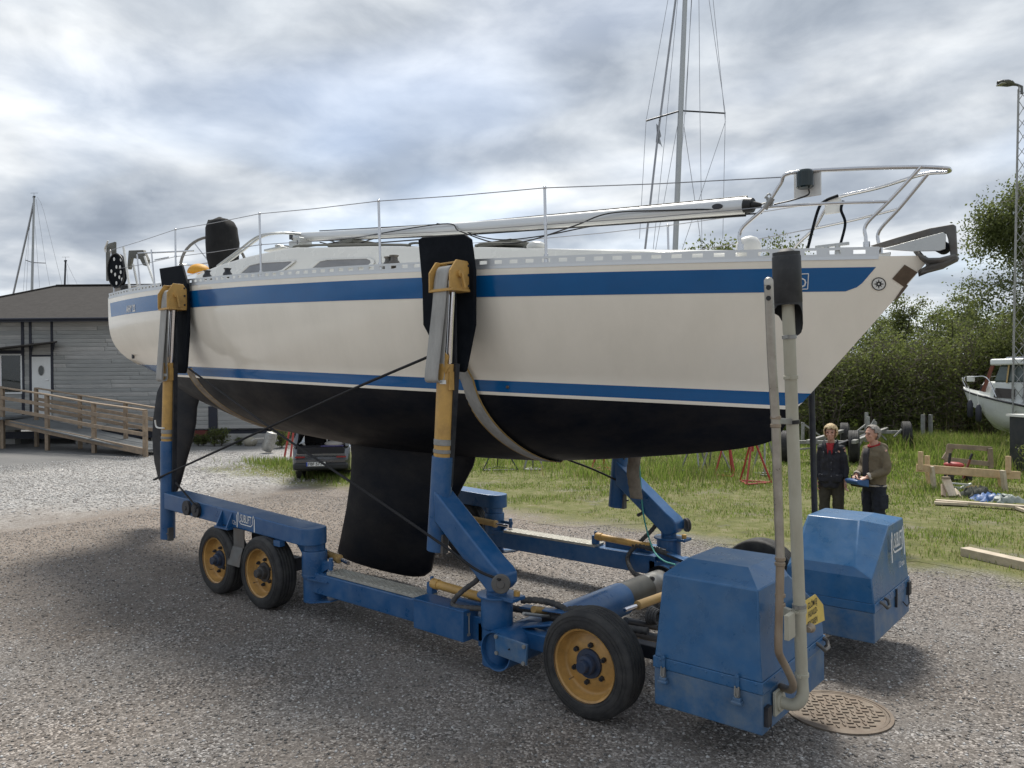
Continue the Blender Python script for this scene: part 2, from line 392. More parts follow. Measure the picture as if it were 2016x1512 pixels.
m_reed = leaf_mat('dry_reed', (.30, .24, .13), (.42, .35, .2))
# ------------------------------------------------------------------ ground
def ground_material():
    mt = bpy.data.materials.new('ground_gravel_and_soil'); mt.use_nodes = True
    t = mt.node_tree; b = t.nodes['Principled BSDF']; l = t.links.new
    def N(ty, **k):
        n = t.nodes.new(ty)
        for a, c in k.items(): setattr(n, a, c)
        return n
    geo = N('ShaderNodeNewGeometry'); pos = geo.outputs['Position']
    sp = N('ShaderNodeSeparateXYZ'); l(pos, sp.inputs[0])
    def noise(s, d=6, r=.6):
        n = N('ShaderNodeTexNoise'); l(pos, n.inputs['Vector']); n.inputs['Scale'].default_value = s; n.inputs['Detail'].default_value = d; n.inputs['Roughness'].default_value = r; return n.outputs['Fac']
    def ramp(src, stops):
        r = N('ShaderNodeValToRGB'); l(src, r.inputs[0]); el = r.color_ramp.elements
        el[0].position, el[0].color = stops[0][0], (*stops[0][1], 1); el[1].position, el[1].color = stops[-1][0], (*stops[-1][1], 1)
        for p_, c in stops[1:-1]: x = el.new(p_); x.color = (*c, 1)
        return r.outputs[0]
    def rng(src, a, b_, c=0., d=1.):
        r = N('ShaderNodeMapRange'); l(src, r.inputs['Value']); r.inputs['From Min'].default_value = a; r.inputs['From Max'].default_value = b_; r.inputs['To Min'].default_value = c; r.inputs['To Max'].default_value = d; return r.outputs[0]
    def mix(f, a, b_, bt='MIX'):
        x = N('ShaderNodeMix', data_type='RGBA', blend_type=bt)
        (l(f, x.inputs[0]) if not isinstance(f, float) else setattr(x.inputs[0], 'default_value', f)); l(a, x.inputs[6]); l(b_, x.inputs[7]); return x.outputs[2]
    def math_(op, a, b_):
        x = N('ShaderNodeMath', operation=op)
        for i, s in enumerate((a, b_)):
            if isinstance(s, (int, float)): x.inputs[i].default_value = s
            else: l(s, x.inputs[i])
        return x.outputs[0]
    # single stones: cells with a random tone each
    def stones(sc):
        v = N('ShaderNodeTexVoronoi'); l(pos, v.inputs['Vector']); v.inputs['Scale'].default_value = sc
        s = N('ShaderNodeSeparateColor'); l(v.outputs['Color'], s.inputs[0]); return s.outputs[0], v.outputs['Distance']
    a1, d1 = stones(62.0); a2, d2 = stones(26.0)
    tone = ramp(a1, ((0, (.075, .070, .066)), (.45, (.165, .156, .149)), (.8, (.27, .26, .25)), (1, (.52, .51, .50))))
    patch = ramp(noise(.55, 5), ((.3, (1.05, .93, .82)), (.55, (1.0, .97, .94)), (.72, (.93, .96, 1.0))))
    grav = mix(1.0, tone, patch, 'MULTIPLY')
    fines = ramp(noise(9.0, 5, .75), ((.3, (.15, .13, .113)), (.7, (.23, .21, .19))))
    grav = mix(rng(noise(1.3, 4, .65), .40, .62, .08, .62), grav, fines)
    # coarse pale crushed stone, a band towards the building
    pale = ramp(a2, ((0, (.14, .135, .13)), (.4, (.31, .305, .295)), (1, (.60, .59, .57))))
    far = math_('ADD', math_('MULTIPLY', sp.outputs['X'], -1.0), math_('MULTIPLY', noise(.35, 4), 5.0))
    dirt_ = ramp(noise(5.0, 5, .7), ((.3, (.185, .150, .122)), (.55, (.265, .222, .185)), (.75, (.33, .285, .245))))
    grav = mix(rng(math_('ADD', far, math_('MULTIPLY', sp.outputs['Y'], .35)), 6.0, 10.0, 0, .66), grav, dirt_)
    grav = mix(rng(far, 14.5, 17.0, 0, .85), grav, pale)
    # grey asphalt by the building
    asp = ramp(noise(30, 3, .8), ((.3, (.14, .14, .14)), (.7, (.215, .212, .205))))
    grav = mix(rng(far, 23.5, 26.0), grav, asp)
    wear = ramp(noise(.22, 4, .6), ((.34, (.80, .79, .78)), (.5, (1.0, 1.0, 1.0)), (.66, (1.18, 1.16, 1.14))))
    grav = mix(1.0, grav, wear, 'MULTIPLY')
    # soil and thatch under the grass
    soil = ramp(noise(3.2, 6, .72), ((.28, (.085, .085, .032)), (.48, (.135, .145, .042)), (.62, (.20, .185, .09)), (.78, (.30, .275, .20))))
    gy = math_('ADD', sp.outputs['Y'], math_('MULTIPLY', noise(.8, 4, .65), 2.4))
    lim_l = rng(math_('ADD', sp.outputs['X'], math_('MULTIPLY', noise(.5, 5), 3.0)), -17.2, -16.2)
    f = math_('MULTIPLY', rng(gy, 5.4, 6.3), lim_l)
    col = mix(f, grav, soil)
    bald = rng(noise(.9, 4, .65), .56, .66, 0, .8)
    near = rng(sp.outputs['Y'], 5.0, 11.0, 1.0, .1)
    col = mix(math_('MULTIPLY', math_('MULTIPLY', bald, near), f), col, fines)
    l(col, b.inputs['Base Color']); b.inputs['Roughness'].default_value = .92; b.inputs['Specular IOR Level'].default_value = .3
    bp = N('ShaderNodeBump'); bp.inputs['Strength'].default_value = .9; bp.inputs['Distance'].default_value = .012
    h = math_('ADD', math_('MULTIPLY', math_('SUBTRACT', .9, d1), 1.0), math_('MULTIPLY', noise(14, 3), .8))
    l(h, bp.inputs['Height']); l(bp.outputs[0], b.inputs['Normal'])
    return mt
m_ground = ground_material()
g = MB(); g.add([(-900, -900, 0), (900, -900, 0), (900, 900, 0), (-900, 900, 0)], [(0, 1, 2, 3)])
structure(g.build('ground', m_ground, smooth=0), 'grey compacted gravel yard under the boat lift')
rng_ = np.random.default_rng(7)
# lawn sheet with ragged edge
edge = []
for x in np.arange(-17.0, 60.01, .35):
    edge.append((x, 4.45 + .55 * math.sin(x * 1.3) + .35 * math.sin(x * 3.1 + 1) + rng_.uniform(-.15, .15), .004))
lv = edge + [(60, 70, .004), (-17.0, 70, .004)]
g = MB(); g.add(lv, [tuple(range(len(lv)))])
structure(g.build('lawn', m_ground, smooth=0), 'rough green lawn behind the boat lift')

def in_view(P, margin=.12, dmin=.8):
    d = P - CAM_POS; z = d @ CAM_FW; u = (d @ CAM_RT) / np.maximum(z, .01); v = (d @ CAM_UP) / np.maximum(z, .01)
    return (z > dmin) & (np.abs(u) < .675 + margin) & (v > -.506 - margin)
# loose stones: real pebbles on the yard
def pebbles(name, n, x0, x1, y0, y1, smin, smax, mats, label, seed, keep=None, power=2.2):
    r = np.random.default_rng(seed)
    P = np.stack([r.uniform(x0, x1, n), r.uniform(y0, y1, n), np.zeros(n)], 1)
    k = in_view(P)
    if keep is not None: k &= keep(P, r)
    P = P[k]; n = len(P)
    s = smin + (smax - smin) * r.random(n) ** power
    base = np.array([(1, 0, 0), (0, 1, 0), (-1, 0, 0), (0, -1, 0), (0, 0, 1), (0, 0, -.6)], float)
    tri = np.array([(0, 1, 4), (1, 2, 4), (2, 3, 4), (3, 0, 4), (1, 0, 5), (2, 1, 5), (3, 2, 5), (0, 3, 5)])
    J = base[None] * (1 + r.uniform(-.35, .35, (n, 6, 3))) * s[:, None, None] * np.array([1, 1, .6])
    a = r.uniform(0, 6.28, n); c, sn = np.cos(a), np.sin(a)
    X = J[:, :, 0] * c[:, None] - J[:, :, 1] * sn[:, None]; Y = J[:, :, 0] * sn[:, None] + J[:, :, 1] * c[:, None]
    Vt = np.stack([X + P[:, 0:1], Y + P[:, 1:2], J[:, :, 2] + (s * .12)[:, None]], 2).reshape(-1, 3)
    T = (tri[None] + (np.arange(n) * 6)[:, None, None]).reshape(-1, 3)
    mi = np.repeat(r.integers(0, len(mats), n), 8)
    o = link(name, fast_mesh(name, Vt, T, mats, mi)); return stuff(o, label, 'gravel')
m_peb = [M('pebble_%d' % i, c, .85, var=.2, vscale=9) for i, c in enumerate([(.10, .095, .09), (.19, .18, .17), (.27, .255, .24), (.17, .145, .125), (.50, .49, .475), (.34, .31, .29)])]
pebbles('gravel_stones', 150000, -12, 5, -6.2, 4.6, .0042, .0165, m_peb, 'fine loose grey gravel stones on the yard', 3)
pebbles('crushed_stones', 42000, -24, -11.5, -6, 8, .01, .032, m_peb[2:3] + m_peb[4:] + m_peb[4:5], 'coarse pale crushed stone towards the building', 4,
        keep=lambda P, r: r.random(len(P)) < np.clip((-P[:, 0] - 12 + np.sin(P[:, 1] * 1.3)) / 3.0, 0.02, 1))

# ------------------------------------------------------------------ grass
def vnoise(x, y, seed=0):
    r = np.random.default_rng(seed); ph = r.uniform(0, 6.28, 8); kx = r.uniform(-1.6, 1.6, 8); ky = r.uniform(-1.6, 1.6, 8)
    return sum(np.sin(kx[i] * x + ky[i] * y + ph[i]) for i in range(8)) / 8
def grass_mesh(name, P, h, w, lean, r, mats, mi):
    n = len(P); a = r.uniform(0, 6.28, n); dx, dy = np.cos(a), np.sin(a)
    b = a + r.uniform(-1, 1, n) + 1.57; lx, ly = np.cos(b) * lean * h, np.sin(b) * lean * h
    z = P[:, 2]
    def row(t, k): return np.stack([P[:, 0] + lx * t * t + dx * w * k, P[:, 1] + ly * t * t + dy * w * k, z + h * t * (1 - .25 * lean * t)], 1)
    Vt = np.stack([row(0, -1), row(0, 1), row(.55, -.7), row(.55, .7), row(1., 0)], 1).reshape(-1, 3)
    tri = np.array([(0, 1, 3), (0, 3, 2), (2, 3, 4)])
    T = (tri[None] + (np.arange(n) * 5)[:, None, None]).reshape(-1, 3)
    return fast_mesh(name, Vt, T, mats, np.repeat(mi, 3), smooth=True)
def lawn_grass():
    r = np.random.default_rng(11); out = []
    for y0, y1, dens, hmin, hmax in ((4.2, 8, 520, .025, .085), (8, 12, 420, .025, .085), (12, 18, 300, .04, .125), (18, 28, 170, .07, .25), (28, 40, 45, .25, .6)):
        x0, x1 = (-18, 12) if y0 < 12 else (-30, 26)
        n = int((x1 - x0) * (y1 - y0) * dens)
        P = np.stack([r.uniform(x0, x1, n), r.uniform(y0, y1, n), np.full(n, .003)], 1)
        k = in_view(P, .05)
        edge_ = 5.0 + .7 * vnoise(P[:, 0] * 2, P[:, 1] * 2, 5) + .3 * np.sin(P[:, 0] * 3.1)
        k &= (P[:, 1] > edge_) & (P[:, 0] > -16.6 + 1.2 * vnoise(P[:, 0], P[:, 1] * 2, 8))
        cl = vnoise(P[:, 0] * 2.2, P[:, 1] * 2.2, 21) + .6 * vnoise(P[:, 0] * 6, P[:, 1] * 6, 22)
        k &= (r.random(n) < np.clip(.62 + cl * 1.0 + (P[:, 1] - 9) * .07, .04, 1))
        P = P[k]; cl = cl[k]; n = len(P)
        big = vnoise(P[:, 0] * .8, P[:, 1] * .8, 33)
        h = (hmin + (hmax - hmin) * r.random(n) ** 1.4) * np.clip(1 + .9 * big + .5 * cl, .35, 2.2)
        out.append((P, h, cl))
    P = np.concatenate([o[0] for o in out]); h = np.concatenate([o[1] for o in out]); cl = np.concatenate([o[2] for o in out])
    w = np.clip(.004 + .0007 * (P[:, 1] - 4), .004, .016)
    mi = (r.random(len(P)) < np.clip(.30 - .35 * cl - .014 * (P[:, 1] - 6), .05, .7)).astype(int)
    o = link('grass', grass_mesh('grass', P, h, w, r.uniform(.1, .7, len(P)), r, [m_grass, m_grass_dry], mi))
    return stuff(o, 'green grass growing on the lawn behind the lift', 'grass')
lawn_grass()
def tall_grass(name, label, spots, seed, hmin=.35, hmax=.75, mats=(m_grass, m_grass_dry)):
    r = np.random.default_rng(seed); PP = []
    for (u, v, n, sx, sy) in spots:
        c = PZ(u, v)
        PP.append(np.stack([c.x + r.normal(0, sx, n), c.y + r.normal(0, sy, n), np.zeros(n)], 1))
    P = np.concatenate(PP); h = r.uniform(hmin, hmax, len(P))
    o = link(name, grass_mesh(name, P, h, np.full(len(P), .009), r.uniform(.1, .6, len(P)), r, list(mats), (r.random(len(P)) < .18).astype(int)))
    return stuff(o, label, 'grass')
tall_grass('tall_grass', 'uncut tall grass around the boat stands', [(1310, 940, 900, .9, 1.2), (1395, 932, 1300, .8, 1.0), (1120, 922, 700, 1.4, 1.3), (970, 915, 500, 1.2, 1.0), (1240, 925, 600, 1.2, 1.2), (1180, 940, 350, .5, .4)], 5, .12, .42)
tall_grass('tall_grass', 'uncut tall grass below the motor cruiser', [(1850, 885, 2600, 1.2, .8), (1930, 890, 3000, 1.2, .8), (2000, 915, 3000, 1., .8), (1780, 880, 2000, 1.2, .8), (1720, 866, 900, 1, .5), (1600, 862, 1200, 1.2, .5)], 6, .25, .75)
tall_grass('tall_grass', 'rough grass growing around the parked grey car', [(560, 915, 1500, .9, .4), (640, 935, 1500, 1.0, .35), (700, 945, 1500, 1., .4)], 7, .08, .24)
# ------------------------------------------------------------------ the sailing yacht
def mono(pts):
    """smooth monotone cubic through points"""
    xs = np.array([p[0] for p in pts], float); ys = np.array([p[1] for p in pts], float)
    h = np.diff(xs); d = np.diff(ys) / h; mm = np.zeros(len(xs)); mm[0], mm[-1] = d[0], d[-1]
    for i in range(1, len(xs) - 1):
        if d[i - 1] * d[i] > 0:
            w1, w2 = 2 * h[i] + h[i - 1], h[i] + 2 * h[i - 1]; mm[i] = (w1 + w2) / (w1 / d[i - 1] + w2 / d[i])
    def fn(x):
        x = min(max(x, xs[0]), xs[-1]); i = int(min(max(np.searchsorted(xs, x) - 1, 0), len(h) - 1)); t = (x - xs[i]) / h[i]
        return float((2 * t**3 - 3 * t**2 + 1) * ys[i] + (t**3 - 2 * t**2 + t) * h[i] * mm[i] + (-2 * t**3 + 3 * t**2) * ys[i + 1] + (t**3 - t**2) * h[i] * mm[i + 1])
    return fn
XS, XB = -10.6, 1.335
h_sheer = mono([(-10.6, .885), (-9.5, 1.04), (-8, 1.21), (-6.5, 1.33), (-5, 1.39), (-4, 1.39), (-3, 1.34), (-2, 1.225), (-1, 1.01), (-.3, .79), (.3, .55), (.8, .31), (1.15, .12), (1.335, .012)])
h_wl = mono([(-10.6, .42), (-10, .55), (-9, .75), (-8, .91), (-7, 1.04), (-6, 1.13), (-5, 1.18), (-4, 1.17), (-3, 1.08), (-2, .88), (-1, .56), (-.4, .34), (.1, .15), (.5, .004), (1.4, .004)])
z_keel = mono([(-10.6, 2.70), (-10, 2.52), (-9.4, 2.34), (-8.8, 2.10), (-8.2, 1.97), (-7.4, 1.82), (-6.5, 1.735), (-5.9, 1.69), (-5, 1.63), (-3.7, 1.60), (-2.4, 1.615), (-1.6, 1.67), (-.9, 1.745), (-.3, 1.82), (.1, 1.90), (.24, 1.965), (.30, 2.06), (.414, 2.218), (.507, 2.324), (1.325, 3.262), (1.34, 3.28)])
n_top = mono([(-10.6, 4.6), (-9, 3.6), (-7, 2.8), (-4, 2.2), (-2, 1.7), (0, 1.3), (1.4, 1.12)])
def on_curve(u, v, hf):
    y = -.9
    for _ in range(60):
        P = PY(u, v, y); y = .55 * y + .45 * (-hf(P.x))
    return PY(u, v, y)
def level(px, tl, deg=3):
    def hf(x): return h_wl(x) + (h_sheer(x) - h_wl(x)) * (1 - (1 - tl) ** n_top(x)) if tl > 0 else h_wl(x)
    P = [on_curve(u, v, hf) for u, v in px]
    c = np.polyfit([p.x for p in P], [p.z for p in P], deg)
    return lambda x: float(np.polyval(c, x))
z_sheer = level([(213.5, 586), (309, 569), (376, 561), (515, 543), (700, 536), (833.5, 532), (939, 528), (1160, 519), (1400, 511.5), (1580, 506), (1735, 504), (1802, 504)], 1.0)
z_st0 = level([(220, 596), (309, 582), (375, 571.5), (640, 554), (836, 546), (939, 544), (1160, 538), (1400, 531.6), (1580, 528), (1725, 525)], .87)
z_st1 = level([(218.7, 624), (309, 613), (375, 605), (640, 591.5), (836, 589), (939, 586), (1160, 584), (1400, 578.6), (1586, 575.5), (1682, 573)], .60)
z_b0 = level([(262, 717), (296, 718.5), (386, 722), (640, 734.7), (838, 743), (939, 747), (1160, 756.6), (1496, 771), (1590, 775)], 0, 2)
z_b1 = level([(350, 738), (640, 754), (836, 764), (939, 771), (1160, 780), (1496, 797), (1570, 800)], -1, 2)
z_b2 = lambda x: z_b1(x) - .03
def hull_y(x, z):
    zk, zw, zs = z_keel(x), z_b0(x), z_sheer(x)
    ys, yw = h_sheer(x), h_wl(x)
    if z <= zk: return 0.0
    if zk >= zw - .002:
        t = (z - zk) / max(zs - zk, 1e-4); return ys * min(1, (1 - (1 - min(t, 1)) ** n_top(x)))
    if z >= zw:
        t = min((z - zw) / (zs - zw), 1.0); return yw + (ys - yw) * (1 - (1 - t) ** n_top(x))
    s = (zw - z) / (zw - zk); e = interp(x, [(-10.6, 1.6), (-8, 1.8), (-5, 2.2), (-2, 1.9), (0, 1.3), (.5, 1.0)])
    return yw * max(0.0, 1 - s ** e) ** (.72 if x < -1 else .8)
boat = thing('sailing_yacht', 'cream sailing yacht with blue stripes hanging in the slings of the boat lift', 'sailboat', (-4.2, 0, .13))
stations = list(np.linspace(XS, -1.5, 62)) + list(np.linspace(-1.4, 1.335, 44))
def section(x):
    zs, a, b_, c, d, e, k = z_sheer(x), z_st0(x), z_st1(x), z_b0(x), z_b1(x), z_b2(x), z_keel(x)
    zz = [zs, (zs + a) / 2] + [a + (b_ - a) * i / 3 for i in range(3)] + [b_ + (c - b_) * i / 8 for i in range(8)] + [c, (c + d) / 2, d] + [e]
    e2 = min(e, k + 99)
    bot = [e + (k - e) * math.sin(math.pi / 2 * i / 16) for i in range(1, 17)] if k < e else [k] * 16
    zz = [max(z, k) for z in zz] + bot
    return [(hull_y(x, z), z) for z in zz]
hb = MB(); secs = [(x, section(x)) for x in stations]
nrow = len(secs[0][1])
bands = [0] * 13 + [1] * 2 + [0] + [2] * 16          # white, boot stripe blue, white line, antifouling
for sgn in (-1, 1):
    base = len(hb.v)
    for x, s in secs: hb.v += [(x, sgn * y, z) for y, z in s]
    for i in range(len(secs) - 1):
        for j in range(nrow - 1):
            q = [base + i * nrow + j, base + (i + 1) * nrow + j, base + (i + 1) * nrow + j + 1, base + i * nrow + j + 1]
            hb.f.append(tuple(q if sgn > 0 else reversed(q))); hb.mi.append(bands[j])
# transom
x, s = secs[0]
hb.cur = 0; tr = [V((x, y, z)) for y, z in s] + [V((x, -y, z)) for y, z in reversed(s[:-1])]
hb.add(tr, [tuple(range(len(tr)))])
hull = hb.build('hull', [m_gel, m_blue, m_anti], boat, smooth=55, weld=True)
# sheer stripe: vinyl band standing two millimetres proud
def strip_on_hull(zf0, zf1, xa0, xa1, xf0, xf1, off, nx=90, nz=6, sides=(-1, 1)):
    mb = MB()
    for sgn in sides:
        rows = []
        for k in range(nz + 1):
            t = k / nz; xa = xa0 + (xa1 - xa0) * t; xf = xf0 + (xf1 - xf0) * t ** 1.0
            if k == nz: xf -= .06
            if k == nz - 1: xf -= .012
            r_ = []
            for i in range(nx + 1):
                x = xa + (xf - xa) * i / nx; z = zf0(x) + (zf1(x) - zf0(x)) * t
                r_.append((x, sgn * (hull_y(x, z) + off), z))
            rows.append(r_)
        if sgn < 0: rows = rows[::-1]
        mb.grid(rows)
    return mb
pa, pb = on_curve(1725, 525, lambda x: hull_y(x, z_st0(x))), on_curve(1684, 573, lambda x: hull_y(x, z_st1(x)))
strip_on_hull(z_st0, z_st1, -10.47, -10.42, pa.x, pb.x, .003).build('sheer_stripe', m_blue, boat, smooth=60)['label'] = 'broad dark blue stripe below the deck edge'
# deck
mb = MB(); rows = []
for x in stations:
    ys, zs = h_sheer(x), z_sheer(x)
    rows.append([(x, ys * k, zs - .002 + .05 * (1 - k * k) * min(1, ys)) for k in np.linspace(-.985, .985, 9)])
mb.grid(rows).build('deck', m_deck, boat)
# toe rail: perforated aluminium extrusion, both sides
def toe_rail(sgn):
    mb = MB(); H0, H1 = .004, .072
    xs_ = list(np.linspace(XS + .02, 1.06, 60))
    def pt(x, h, o): return V((x, sgn * (h_sheer(x) - .012 + o), z_sheer(x) + h))
    for lo, hi in ((.0, .022), (.052, H1)):
        for inn, outw in ((-.006, .006),):
            r0 = [pt(x, lo, outw) for x in xs_]; r1 = [pt(x, hi, outw) for x in xs_]; r2 = [pt(x, hi, inn) for x in xs_]; r3 = [pt(x, lo, inn) for x in xs_]
            mb.grid([r0, r1, r2, r3, r0])
    x = XS + .03
    while x < 1.05:
        w = .075
        p0, p1 = pt(x, .02, 0), pt(x + w, .02, 0)
        mb.bar(pt(x, .037, 0), pt(x + w, .037, 0), .010, .034)
        x += .15
    # foot flange
    r0 = [pt(x, .003, .012) for x in xs_]; r1 = [pt(x, .003, -.03) for x in xs_]; r2 = [pt(x, -.02, .0145) for x in xs_]
    mb.grid([r2, r0, r1])
    return mb.build('toe_rail', m_alu, boat, smooth=30)
toe_rail(-1); toe_rail(1)
# coach roof with slanted sides
top_px = [(388, 541), (440, 520), (500, 503), (560, 490), (640, 487), (740, 484.5), (830, 486), (950, 487), (1090, 491), (1250, 495), (1400, 499), (1470, 503)]
h_cab = mono([(-9.4, .80), (-8, .88), (-6, .92), (-4, .90), (-2.5, .80), (-1.2, .58), (-.4, .36), (0.05, .16)])
cp = [on_curve(u, v, lambda x: h_cab(x) - .08) for u, v in top_px]
cab_c = [(p.x, p.z) for p in cp]; z_cab = mono(sorted(cab_c))
X0, X1 = cp[0].x, cp[-1].x
xs_ = list(np.linspace(X0, X1, 50)); rows = []
for x in xs_:
    hc = h_cab(x); zt = z_cab(x); zd = z_sheer(x) - .01; hc2 = max(hc - .08, .04)
    ring = [(x, -hc - .02, zd)]
    ring += [(x, -hc2 - .02, zt - .03), (x, -hc2, zt)]
    ring += [(x, k * hc2, zt + .055 * (1 - k * k)) for k in (-.8, -.5, 0, .5, .8)]
    ring += [(x, hc2, zt), (x, hc2 + .02, zt - .03), (x, hc + .02, zd)]
    rows.append(ring)
mb = MB(); mb.grid(rows); mb.add(rows[0], [tuple(range(len(rows[0])))]); mb.add(rows[-1], [tuple(reversed(range(len(rows[-1]))))])
cabin = mb.build('coach_roof', m_cabin, boat, smooth=40, weld=True)
def cab_pt(u, v, off=.006):
    y = -.9
    for _ in range(40):
        P = PY(u, v, y); hc = h_cab(P.x); zd = z_sheer(P.x); zt = z_cab(P.x); k = min(max((P.z - zd) / max(zt - zd, .02), 0), 1)
        y = .5 * y - .5 * (hc + .02 - .08 * k + off)
    return PY(u, v, y)
# cabin windows in pale frames
def cabin_window(poly):
    fr = [cab_pt(u, v, .004) for u, v in poly]
    c = sum(fr, V()) / len(fr)
    for sgn in (1, -1):
        A = [V((p.x, p.y * sgn, p.z)) for p in fr]; cc = V((c.x, c.y * sgn, c.z))
        inn = [cc + (p - cc) * .86 + V((0, -.004 * sgn, 0)) for p in A]
        mb = MB(); n = len(A)
        out_ = [p + V((0, -.012 * sgn, 0)) for p in A]
        in2 = [cc + (p - cc) * .88 + V((0, -.012 * sgn, 0)) for p in A]
        mb.add(A + out_ + in2 + inn, [(i, (i + 1) % n, (i + 1) % n + n, i + n) for i in range(n)] + [(i + n, (i + 1) % n + n, (i + 1) % n + 2 * n, i + 2 * n) for i in range(n)] + [(i + 2 * n, (i + 1) % n + 2 * n, (i + 1) % n + 3 * n, i + 3 * n) for i in range(n)])
        f = mb.build('window_frame', m_whiteplastic, boat, smooth=30, weld=True)
        MB().add(inn, [tuple(range(n))]).build('pane', m_window, f, smooth=0)
cabin_window([(467, 540), (486, 523), (510, 517), (583, 513), (580, 517), (560, 532), (540, 537)])
cabin_window([(606, 529), (622, 515), (640, 511), (728, 508), (737, 512), (738, 518), (728, 526)])
# hand rails on the roof
for poly in ([(803, 488), (808, 480), (826, 479), (836, 487)], [(935, 489), (945, 481), (975, 479), (1018, 480), (1030, 482), (1036, 491)], [(575, 489), (600, 483), (790, 482), (800, 487)]):
    mb = MB(); P = [on_curve(u, v, lambda x: h_cab(x) - .16) for u, v in poly]
    mb.tube(smooth_curve(P, 4), .014, 6); mb.build('grab_rail', m_greyply, boat)
# hatch, ventilators
p = on_curve(1056, 487, lambda x: .35); mb = MB(); mb.ball(p, (.10, .10, .06), 8); mb.build('ventilator', m_whiteplastic, boat)
p = on_curve(1476, 483, lambda x: .30); mb = MB(); mb.lathe([(.0, .13), (.05, .125), (.085, .10), (.10, .05), (.09, 0), (.07, -.05)], p - V((0, 0, .06)), (-.25, 0, 1), 16); mb.build('ventilator', m_whiteplastic, boat)
for u, v in ((1000, 486), (700, 483)):
    p = on_curve(u, v, lambda x: .1); mb = MB(); mb.box(p, (.5, .5, .05)); mb.build('deck_hatch', m_greyply, boat, bevel=.01)
# cleats and winch
for u, v, yk in ((1638, 483, .8), ):
    p = on_curve(u, v, lambda x: h_sheer(x) * yk); mb = MB(); mb.bar(p + V((-.12, 0, 0)), p + V((.12, 0, 0)), .025, .02); mb.cyl(p + V((-.04, 0, -.08)), p + V((-.04, 0, 0)), .022, .018); mb.cyl(p + V((.04, 0, -.08)), p + V((.04, 0, 0)), .022, .018); mb.build('cleat', m_alu_dull, boat)
for u, v in ((408, 541), (448, 537), (776, 514), (765, 517)):
    p = on_curve(u, v, lambda x: h_sheer(x) * .86); mb = MB(); mb.lathe([(.06, -.06), (.055, -.01), (.038, .01), (.034, .035), (.05, .055), (.0, .06)], p, (0, 0, 1), 14); mb.build('winch' if u < 500 else 'deck_fitting', m_dark if u < 500 else m_zinc_dark, boat)
# stanchions and life lines
def sheer_pt(u, v, k=1.0): return on_curve(u, v, lambda x: h_sheer(x) * k - .03)
st_px = [((346, 520), (345, 452)), ((514, 533), (510.5, 421)), ((749, 519), (745, 396)), ((1075.5, 507), (1072, 370))]
tops = {-1: [], 1: []}; mids = {-1: [], 1: []}
for (b_, t_) in st_px:
    B = sheer_pt(*b_); T = PY(t_[0], t_[1], B.y); T.x = B.x + (T.x - B.x) * .9
    for sgn in (-1, 1):
        b2 = V((B.x, sgn * abs(B.y), B.z)); t2 = V((T.x, b2.y, T.z))
        b2.z = z_sheer(B.x) + .02
        mb = MB(); mb.cyl(b2, t2, .0125, n=10); mb.ball(t2, .017, 6); mb.cyl(b2, b2 + (t2 - b2).normalized() * .07, .02, n=10)
        mb.cyl(b2.lerp(t2, .5), b2.lerp(t2, .53), .018, n=10)
        mb.build('stanchion', m_steel, boat)
        tops[sgn].append(t2); mids[sgn].append(b2.lerp(t2, .51))
# pulpit at the bow
def side(p, sgn): return V((p.x, abs(p.y) * sgn, p.z))
f_aft = sheer_pt(1458, 489, .97); f_fwd = sheer_pt(1706, 484, .93)
tA = PY(1549, 342, f_aft.y * .93); tF = PY(1815, 328, -.10); tip = PY(1869, 333, 0.0)
pul_top = {}
mb = MB()
star = [f_aft, f_aft + V((0.005, 0, .14)), f_aft.lerp(tA, .5) + V((.01, 0, .03)), tA + V((-.05, 0, -.07)), tA + V((.03, 0, 0)), tA.lerp(tF, .5) + V((0, -.05, 0)), V((tF.x - .05, -.13, tF.z)), V((tip.x - .03, -.07, tip.z)), tip]
loop = smooth_curve(star + [V((p.x, -p.y, p.z)) for p in reversed(star[:-1])], 6)
mb.tube(loop, .0145, 8)
pulpit = mb.build('pulpit', m_steel, boat, smooth=60)
for sgn in (-1, 1):
    a = V((tF.x, sgn * .115, tF.z)); b_ = side(f_fwd, sgn)
    mb = MB(); mb.tube(smooth_curve([a, a.lerp(b_ + V((0.02, 0, .17)), .6), b_ + V((0, 0, .16)), b_ + V((-.005, 0, .06)), b_], 6), .0135, 8); mb.cyl(b_ - V((0, 0, .02)), b_ + V((0, 0, .03)), .024, n=12); mb.build('pulpit_leg', m_steel, boat, smooth=60)
    af = side(f_aft, sgn); ta = side(tA, sgn)
    m1 = af.lerp(ta, .56) + V((.008, 0, .0)); m2 = a.lerp(b_ + V((0.02, 0, .17)), .62)
    mb = MB(); mb.tube([m1, m1.lerp(m2, .5) + V((0, sgn * .03, 0)), m2], .0115, 8); mb.cyl(af - V((0, 0, .03)), af + V((0, 0, .03)), .024, n=12); mb.build('pulpit_mid_rail', m_steel, boat, smooth=60)
    pul_top[sgn] = (ta + V((-.03, 0, -.02)), m1)
